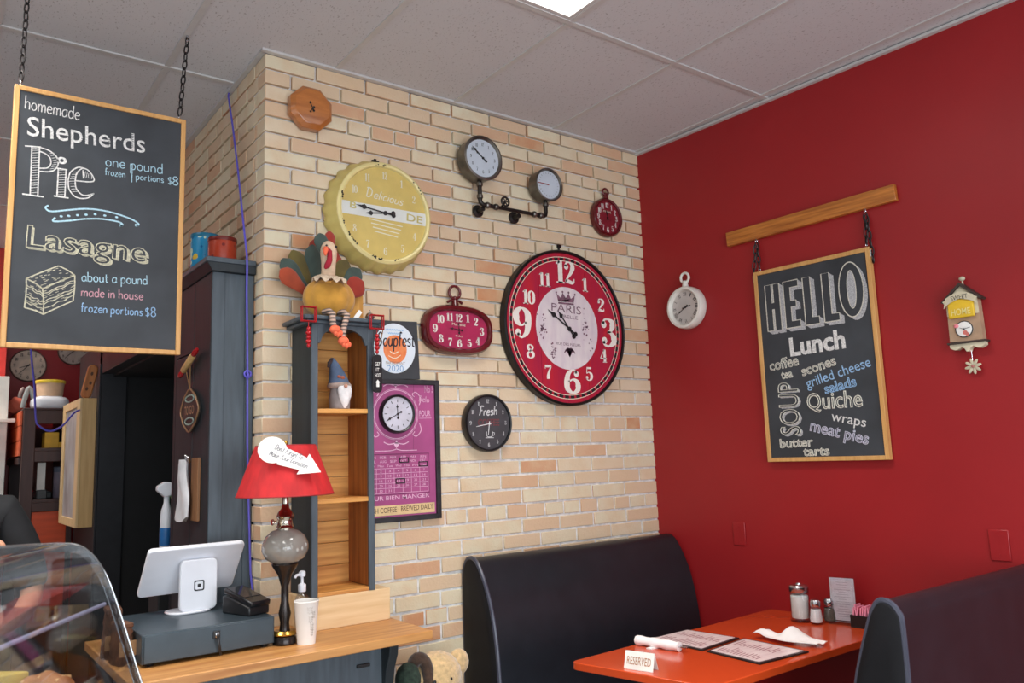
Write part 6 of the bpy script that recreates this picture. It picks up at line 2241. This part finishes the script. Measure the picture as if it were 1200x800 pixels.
# ------------------------------------------------------------------ the room behind: shelf unit, clocks, box
t = thing('shelf_unit', 'dark brown shelf unit with orange slatted side in the back room', 'shelf unit', (-.40, 3.0, .17))
M_DKBROWN = mat('dark_brown_wood', (62, 36, 32), .5, var=.12, scale=6, stretch=(5, 5, .6))
M_ORANGE = mat('orange_stain', (220, 96, 52), .5, var=.08, scale=5, stretch=(5, .7, 5))
M_ORANGED = mat('deep_orange_stain', (204, 76, 34), .5, var=.08, scale=5, stretch=(.7, 5, 5))
UX0, UX1, UY0, UY1, UT = -.552, -.268, 2.60, 3.40, 1.887
MB().box(UX0 + .002, UX0 + .067, UY0, UY0 + .06, .17, UT).box(UX0 + .002, UX0 + .067, UY1 - .06, UY1, .17, UT).box(UX1 - .03, UX1, UY0, UY1, .17, UT).build('post', M_DKBROWN, t, bevel=.003)
MB().box(UX0 + .067, UX1 - .03, UY0 + .002, UY0 + .03, UT - .085, UT).build('top_rail', M_DKBROWN, t, bevel=.003)
MB().box(UX0, UX1, UY0, UY1, UT, UT + .012).build('top_board', M_DKBROWN, t, bevel=.003)
for (za, zb) in ((1.571, 1.655), (1.272, 1.345)):
    MB().box(UX0 + .067, UX1 - .03, UY0 + .001, UY1 - .06, zb - .02, zb).build('shelf', M_DKBROWN, t, bevel=.002)
    MB().box(UX0 + .067, UX1 - .03, UY0 + .001, UY0 + .02, za, zb - .02).build('shelf_rail', M_DKBROWN, t, bevel=.002)
for k in range(3):
    MB().box(UX0 - .012, UX0, UY0 + .05, UY1, 1.61 + k * .092, 1.61 + k * .092 + .088).build('side_slat', M_ORANGE, t, bevel=.002)
MB().box(UX0 + .0672, UX1 - .03, UY0 + .006, UY0 + .024, .60, 1.270).build('lower_door', M_ORANGED, t, bevel=.003)
MB().box(UX0 + .067, UX1 - .03, UY1 - .09, UY1 - .07, .17, UT - .08).build('back_board', mat('rust_board', (104, 44, 28), .6, var=.1), t)
MB().box(UX0 - .010, UX0 + .001, UY0 + .06, UY1, 1.25, 1.29).box(UX0 - .010, UX0 + .001, UY0 + .06, UY1, 1.56, 1.60).build('side_rail', M_DKBROWN, t)

def simple(name, label, cat, mb, m, **k):
    return tag(recenter(mb.build(name, m, None, **k)), label, cat)
t = thing('storage_box', 'yellow cardboard box on the upper shelf of the back room unit', 'box', (-.36, 2.72, 1.655))
MB().box(-.428, -.350, 2.66, 2.80, 1.655, 1.752).build('box_body', mat('yellow_card', (222, 170, 50), .6), t, bevel=.003)
MB().box(-.350, -.30, 2.66, 2.78, 1.655, 1.69).build('box_flap', mat('yellow_card', (222, 170, 50)), t, bevel=.003)
t = thing('paper_stack', 'white card hanging upright in the middle bay of the back room unit', 'card', (-.43, 2.70, 1.345))
MB().box(-.456, -.412, 2.690, 2.694, 1.39, 1.565).build('card', M_PAPER, t)
MB().box(-.456, -.40, 2.68, 2.74, 1.345, 1.40).build('card_base', M_BLACK, t, bevel=.004)
t = thing('dark_tray', 'dark tray lying on the middle shelf of the back room unit', 'tray', (-.39, 2.85, 1.345))
MB().box(-.45, -.365, 2.75, 3.0, 1.345, 1.385).build('tray', mat('green_black', (40, 46, 48), .5), t, bevel=.006)
MB().box(-.44, -.375, 2.76, 2.99, 1.385, 1.387).build('tray_liner', M_BLACK, t)
t = thing('canister', 'grey lidded canister on the middle shelf of the back room unit', 'canister', (-.325, 2.74, 1.345))
MB().lathe([(.033, 0), (.035, .004), (.035, .16)], (-.328, 2.72, 1.345), 'z', 24).build('canister_body', mat('lilac_grey', (112, 102, 116), .5), t)
MB().lathe([(.036, .16), (.037, .165), (.037, .19), (.03, .195)], (-.328, 2.72, 1.345), 'z', 24).build('lid', mat('slate_lid', (70, 78, 96), .5), t)
# white square tub and cream tub on top
t = thing('white_tub', 'white rounded plastic tub on top of the back room unit', 'tub', (-.405, 2.72, UT + .012))
mb = MB()
rings = []
for (w_, z) in ((.088, 0), (.098, .010), (.102, .040), (.098, .060), (.082, .074), (.070, .076)):
    rings.append([(-.402 + p[0], 2.74 + p[1], UT + .012 + z) for p in rrect(2 * w_, 2 * w_, .045)])
mb.loft(rings)
mb.build('tub', M_WHITE, t)
MB().prism([(p[0] - .402, p[1] + 2.74) for p in rrect(.13, .13, .03)], UT + .088, UT + .092, 'xy').build('tub_lid', M_WHITE, t)
t = thing('cream_tub', 'cream tub with a yellow lid stacked on the white tub', 'tub', (-.402, 2.74, UT + .092))
MB().lathe([(.068, 0), (.072, .004), (.080, .088), (.078, .088)], (-.402, 2.74, UT + .0925), 'z', 32).build('tub', mat('cream_plastic', (226, 188, 152), .5), t)
MB().lathe([(.083, .082), (.085, .086), (.085, .098), (.081, .102), (.0, .102)], (-.402, 2.74, UT + .0925), 'z', 32).build('yellow_lid', mat('yellow_lid', (240, 206, 60), .4), t)
t = thing('kitchen_tongs', 'grey folded tongs standing like an arch on the back room unit', 'tongs', (-.51, 2.80, UT + .012))
M_GREYP = mat('grey_plastic', (146, 148, 146), .5)
MB().tube(curve([(-.545, 2.78, UT + .024), (-.532, 2.78, 1.98), (-.512, 2.78, 2.038), (-.490, 2.78, 1.98), (-.478, 2.78, UT + .024)], 5), .014, 12).build('arms', M_GREYP, t)
MB().ell((-.512, 2.78, 2.030), (.020, .012, .016)).build('pivot', mat('dark_grey_plastic', (60, 60, 64)), t)
t = thing('coral_cloth', 'coral cloth bundled on the slatted corner of the back room unit', 'cloth', (-.58, 3.1, UT))
MB().ell((-.545, 3.10, UT + .062), (.060, .05, .052), 32, 20, f=lambda d: 1 + .12 * math.sin(5 * d.x + 3 * d.z) * math.cos(4 * d.y)).build('bundle', mat('coral_fabric', (226, 116, 92), .9, var=.08), t)
MB().tube(curve([(-.548, 2.95, UT + .10), (-.540, 2.95, UT + .14), (-.525, 2.95, UT + .165)], 4), [.012] * 8 + [.006], 10).build('cloth_tie', mat('grey_rose', (160, 140, 136), .9), t)
# the loaded unit stands well back in the room
for nm in ('shelf_unit', 'storage_box', 'paper_stack', 'dark_tray', 'canister', 'white_tub', 'cream_tub', 'kitchen_tongs', 'coral_cloth'):
    for o in [o for o in bpy.data.objects if o.type == 'EMPTY' and o.name.split('.')[0] == nm]:
        o.scale = (1.1235, 1.1235, 1.1235)
        o.location = Vector(o.location) * 1.1235 + Vector((.1326, .3786, -.1868))
# shadow box on the partition
t = thing('shadow_box', 'pale birch framed box hung on the end of the black partition', 'picture box', (-.21, 2.8, 1.16))
SBX0, SBX1, SY0, SY1, SZ0, SZ1 = -.250, PX - .002, 2.50, 3.20, 1.165, 1.955
MB().box(SBX0, SBX1, SY0, SY0 + .018, SZ0, SZ1).box(SBX0, SBX1, SY1 - .018, SY1, SZ0, SZ1).box(SBX0, SBX1, SY0 + .018, SY1 - .018, SZ0, SZ0 + .018).box(SBX0, SBX1, SY0 + .018, SY1 - .018, SZ1 - .018, SZ1).build('box_side', M_BIRCH, t, bevel=.002)
MB().box(SBX0 - .014, SBX0, SY0 - .002, SY0 + .12, SZ0, SZ1).box(SBX0 - .014, SBX0, SY1 - .10, SY1 + .002, SZ0, SZ1).box(SBX0 - .014, SBX0, SY0 + .12, SY1 - .10, SZ0, SZ0 + .05).box(SBX0 - .014, SBX0, SY0 + .12, SY1 - .10, SZ1 - .05, SZ1).build('front_frame', wood('light_birch', (232, 200, 150), (216, 180, 126), 'z', .5), t, bevel=.002)
pic = mat('faded_picture', (196, 194, 194), .4, col2=(150, 136, 134), scale=4, stretch=(1, 2, 1))
MB().box(SBX0 - .006, SBX0 - .002, SY0 + .11, SY1 - .09, SZ0 + .045, SZ1 - .045).build('picture', pic, t)
t = thing('bread_board', 'upright bread-shaped wooden board on top of the birch box', 'wooden board', (-.20, 2.6, SZ1))
out = rrect(.060, .215, .028)
QQ = Matrix.Translation((-.208, 2.56, SZ1 + .109)) @ Matrix.Rotation(R(12), 4, 'Y')
MB().prism(out, -.016, .016, 'xz', M=QQ).build('board', wood('warm_board', (196, 124, 66), (164, 94, 44), 'z', .5), t, bevel=.006)
mb = MB()
for (a, b_) in ((0, .05), (.006, -.01), (-.006, -.05)):
    mb._add([(a + .008 * math.cos(2 * PI * k / 12), -.0165, b_ + .012 * math.sin(2 * PI * k / 12)) for k in range(12)], [tuple(range(12))], None, QQ)
mb.build('knot_marks', mat('dark_knot', (92, 56, 34), .6), t)
# two clocks on the far wall
for (cx, cz, r, lab, face, hr, mn, nm) in ((-.384, 2.348, .128, 'blurred round cream wall clock on the far red wall behind the menu board', (214, 196, 176), 250, 222, 'wall_clock'),
                                          (-.072, 2.478, .112, 'blurred grey patterned wall clock on the far red wall beside the cream clock', (176, 160, 150), 45, 225, 'wall_clock')):
    t = thing(nm, lab, 'clock', (cx, 4.27, cz - r))
    MB().lathe([(r * .97, 4.298), (r, 4.290), (r, 4.270), (r * .96, 4.262), (r * .93, 4.268)], (cx, 0, cz), 'y', 48).build('rim', mat('taupe_rim', (120, 100, 90), .5), t)
    MB().lathe([(r * .93, 4.266), (.001, 4.266)], (cx, 0, cz), 'y', 40).build('dial', mat('aged_dial_%d' % face[0], face, .6, var=.12, scale=14), t)
    dial_numbers(t, cx, cz, r * .74, r * .74, 4.2652, r * .2, M_INK, 1.0, .5)
    hands(t, cx, cz, 4.264, hr, mn, r * .75, M_INK, .005, 'bar')
t = thing('white_cabinet', 'white cabinet edge at the far left of the frame in the back room', 'cabinet', (-.75, 3.7, 0))
MB().box(-.98, -.556, 3.6, 3.94, 0, 2.19).build('cabinet_body', M_WHITEPAINT, t, bevel=.004)
MB().box(-.98, -.515, 3.52, 3.6, 1.86, 1.885).build('ledge', M_WHITEPAINT, t, bevel=.003)
t = thing('cable', 'violet cord hanging from the ceiling in the back room in front of the shelf unit', 'cord', (-.45, 2.45, 1.4))
MB().tube(curve([(-.60, 2.45, 3.199), (-.575, 2.45, 2.6), (-.547, 2.45, 2.245), (-.520, 2.45, 2.03), (-.503, 2.45, 1.826), (-.483, 2.45, 1.781), (-.429, 2.45, 1.75), (-.375, 2.45, 1.77), (-.341, 2.45, 1.806), (-.300, 2.47, 1.86), (-.268, 2.485, 1.88)], 5), .0055, 8).build('cord', M_CORD, t)

# ------------------------------------------------------------------ person behind the case
def skin(name, pts, edges, m, parent, sub=2):
    me = bpy.data.meshes.new(name)
    me.from_pydata([p[:3] for p in pts], edges, [])
    ob = bpy.data.objects.new(name, me)
    COL.objects.link(ob)
    md = ob.modifiers.new('skin', 'SKIN')
    md.use_smooth_shade = True
    for i, v in enumerate(me.skin_vertices[0].data):
        rx = pts[i][3]
        ry = pts[i][4] if len(pts[i]) > 4 else rx
        v.radius = (rx, ry)
        v.use_root = i == 0
    sd = ob.modifiers.new('subdivision', 'SUBSURF')
    sd.levels = sd.render_levels = sub
    me.materials.append(m)
    if parent:
        ob.parent = parent
        o_ = ORG[parent.name]
        me.transform(Matrix.Translation(-Vector(o_)))
        ORG[ob.name] = o_
    return ob


t = thing('person', 'person in a black shirt standing behind the display case at the left edge', 'person', (-.965, .42, 0))
M_SKIN = mat('skin', (206, 150, 120), .5, var=.04)
M_SHIRT = mat('black_shirt', (26, 27, 30), .85, var=.1, scale=20)
bx, by = -.965, .42
body = [(bx, by, .96, .12, .10), (bx, by, 1.16, .115, .09), (bx, by, 1.34, .12, .09), (bx, by - .005, 1.44, .06, .055), (bx, by - .015, 1.50, .048, .05), (bx, by - .03, 1.575, .068, .082), (bx, by - .03, 1.665, .066, .082), (bx, by - .025, 1.71, .035, .045),
        (bx + .165, by - .01, 1.372, .056), (bx + .235, by - .03, 1.22, .047), (bx + .265, by - .07, 1.075, .040), (bx + .215, by - .20, 1.03, .034), (bx + .150, by - .31, 1.00, .026), (bx + .135, by - .34, .995, .028, .018),
        (bx - .155, by - .01, 1.368, .056), (bx - .20, by - .03, 1.25, .047), (bx - .205, by - .07, 1.15, .040), (bx - .08, by - .195, 1.20, .034), (bx + .085, by - .215, 1.305, .022), (bx + .115, by - .22, 1.29, .024, .016),
        (bx + .09, by, .88, .085), (bx + .10, by - .01, .50, .058), (bx + .10, by + .01, .28, .05), (bx + .10, by + .02, .09, .036), (bx + .105, by - .11, .035, .036, .028),
        (bx - .09, by, .88, .085), (bx - .10, by - .01, .50, .058), (bx - .10, by + .01, .28, .05), (bx - .10, by + .02, .09, .036), (bx - .105, by - .11, .035, .036, .028)]
ed = [(0, 1), (1, 2), (2, 3), (3, 4), (4, 5), (5, 6), (6, 7), (2, 8), (8, 9), (9, 10), (10, 11), (11, 12), (12, 13), (2, 14), (14, 15), (15, 16), (16, 17), (17, 18), (18, 19), (0, 20), (20, 21), (21, 22), (22, 23), (23, 24), (0, 25), (25, 26), (26, 27), (27, 28), (28, 29)]
# five fingers on each palm
def fingers(base, dirv, side, n0):
    b, d_, s_ = Vector(base), Vector(dirv).normalized(), Vector(side).normalized()
    nrm_ = d_.cross(s_)
    for k, (off, ln) in enumerate(((-.027, .058), (-.009, .070), (.009, .066), (.026, .052))):
        p0 = b + s_ * off + d_ * .012
        p1 = p0 + d_ * ln * .55 + nrm_ * .010
        p2 = p1 + d_ * ln * .30 + nrm_ * .026
        i = len(body)
        body.extend([(p0.x, p0.y, p0.z, .0095), (p1.x, p1.y, p1.z, .0085), (p2.x, p2.y, p2.z, .0075)])
        ed.extend([(n0, i), (i, i + 1), (i + 1, i + 2)])
    p0 = b - s_ * .030 - d_ * .020
    p1 = p0 - s_ * .022 + d_ * .022 + nrm_ * .016
    p2 = p1 + d_ * .026 + nrm_ * .014
    i = len(body)
    body.extend([(p0.x, p0.y, p0.z, .011), (p1.x, p1.y, p1.z, .010), (p2.x, p2.y, p2.z, .008)])
    ed.extend([(n0, i), (i, i + 1), (i + 1, i + 2)])
fingers((bx + .125, by - .352, .990), (-.3, -.5, -.1), (.8, -.5, .08), 13)
fingers((bx + .126, by - .222, 1.278), (.55, 0, -.8), (.4, -.6, .3), 19)
skin('body', body, ed, M_SKIN, t)
shirt = [(bx, by, 1.00, .140, .118), (bx, by, 1.16, .132, .108), (bx, by, 1.34, .136, .105), (bx, by - .004, 1.425, .085, .07),
         (bx + .165, by - .01, 1.376, .072), (bx + .235, by - .03, 1.22, .066), (bx + .263, by - .068, 1.085, .060),
         (bx - .155, by - .01, 1.372, .070), (bx - .20, by - .03, 1.25, .062), (bx - .205, by - .068, 1.16, .056)]
skin('shirt', shirt, [(0, 1), (1, 2), (2, 3), (2, 4), (4, 5), (5, 6), (2, 7), (7, 8), (8, 9)], M_SHIRT, t)
tr = [(bx, by, .95, .130, .115), (bx + .09, by, .86, .100), (bx + .10, by - .01, .50, .075), (bx + .10, by + .01, .12, .062), (bx - .09, by, .86, .100), (bx - .10, by - .01, .50, .075), (bx - .10, by + .01, .12, .062)]
skin('trousers', tr, [(0, 1), (1, 2), (2, 3), (0, 4), (4, 5), (5, 6)], mat('black_trousers', (30, 30, 34), .85), t)
MB().ell((bx, by - .012, 1.655), (.082, .098, .085), 28, 18).ell((bx, by + .05, 1.60), (.070, .045, .09)).build('hair', mat('dark_hair', (50, 34, 26), .6, var=.2, scale=60), t)
mb = MB().ell((bx, by - .118, 1.595), (.011, .016, .018), 12, 8)
mb.build('nose', M_SKIN, t)
for s in (-1, 1):
    MB().ell((bx + s * .028, by - .103, 1.622), (.012, .008, .007), 12, 8).build('eye', M_PAPER, t)
MB().ell((bx, by - .108, 1.552), (.024, .007, .006), 12, 8).build('mouth', mat('lips', (170, 92, 84), .5), t)
t = thing('snack_packet', 'small red, white and green packet on the back room shelf at the left frame edge', 'packet', (-.40, 3.80, 1.3245))
MB().box(-.404, -.362, 3.73, 3.93, 1.3248, 1.378).build('packet', mat('red_packet', (190, 40, 44), .4), t, bevel=.003)
MB().box(-.4055, -.4045, 3.77, 3.88, 1.330, 1.372).build('white_label', M_PAPER, t)
MB().box(-.4055, -.4045, 3.89, 3.925, 1.330, 1.372).build('green_band', mat('green_print', (70, 150, 80), .5), t)
t = thing('snack_box', 'blue and white box on the back room shelf behind the red packet', 'box', (-.38, 4.03, 1.3245))
MB().box(-.404, -.350, 3.96, 4.10, 1.3248, 1.44).build('box_body', mat('navy_print', (44, 60, 120), .5), t, bevel=.003)
MB().box(-.4055, -.4045, 3.98, 4.07, 1.38, 1.42).build('white_label', M_PAPER, t)

# ------------------------------------------------------------------ marks and fittings belong to the part that carries them
def nest(root, part, names):
    kids = [o for o in bpy.data.objects if o.parent == root]
    host = [o for o in kids if o.name.split('.')[0] == part]
    if not host:
        return
    for o in kids:
        if o.name.split('.')[0] in names and o.type == 'MESH' and o != host[0]:
            o.parent = host[0]


for o in [o for o in bpy.data.objects if o.type == 'EMPTY']:
    c_ = o.get('category')
    if c_ == 'clock':
        nest(o, 'dial', {'numeral', 'numerals', 'lettering', 'script_lettering', 'white_band', 'band_lettering', 'minute_ring', 'minute_dashes', 'dial_centre', 'printed_ornament',
                         'faded_lettering', 'cup_drawing', 'dial_ticks', 'dial_flower', 'clock_hand', 'hand_hub', 'gauge_needle', 'dial_rim'})
        nest(o, 'sign_panel', {'sign_lettering'})
        nest(o, 'ribbon_banner', {'banner_lettering'})
        nest(o, 'pendulum_flower', {'flower_centre'})
    elif c_ == 'chalkboard':
        nest(o, 'slate_panel', {'chalk_lettering', 'letter_face', 'letter_hatching', 'letter_shade', 'chalk_flourish', 'lasagne_drawing'})
        nest(o, 'frame', {'screw_eye', 'hinge_plate'})
    elif c_ == 'framed poster':
        nest(o, 'poster', {'poster_print', 'calendar_border', 'date_marker', 'banner', 'banner_lettering'})
    elif c_ == 'plaque':
        nest(o, 'board', {'badge', 'orange_disc', 'script_lettering', 'year_lettering', 'lettering', 'small_print', 'spoon_drawing'})
    elif c_ == 'lamp':
        nest(o, 'lamp_shade', {'shade_rim'})
        nest(o, 'glass_font', {'etched_flowers'})
    elif c_ == 'soft toy':
        nest(o, 'head', {'eye', 'beak', 'wattle', 'muzzle', 'nose', 'ear'})
    elif c_ == 'register':
        nest(o, 'stand', {'logo_mark'})
        nest(o, 'tablet', {'screen'})
    elif c_ == 'cash drawer':
        nest(o, 'drawer_front', {'cable_port', 'cable_plug', 'cable'})
    elif c_ == 'sign':
        nest(o, 'plaque', {'plaque_rim', 'scroll_ornament', 'lettering'})
        nest(o, 'rolling_pin', {'pin_handle'})
        nest(o, 'tag_board', {'tag_lettering'})
        nest(o, 'card', {'script_writing'})
        nest(o, 'folded_card', {'lettering'})
    elif c_ == 'menu':
        nest(o, 'page', {'menu_print'})
    elif c_ == 'wall plate':
        nest(o, 'plate', {'screw'})
    elif c_ == 'display case':
        nest(o, 'glass_shelf', {'shelf_edge'})
        nest(o, 'edge_strip', {'edge_bead', 'rivet'})
    elif c_ == 'cup':
        nest(o, 'cup_wall', {'cup_print'})
    elif c_ == 'figurine':
        nest(o, 'hat', {'hat_tip', 'fur_brim', 'hat_ornament'})
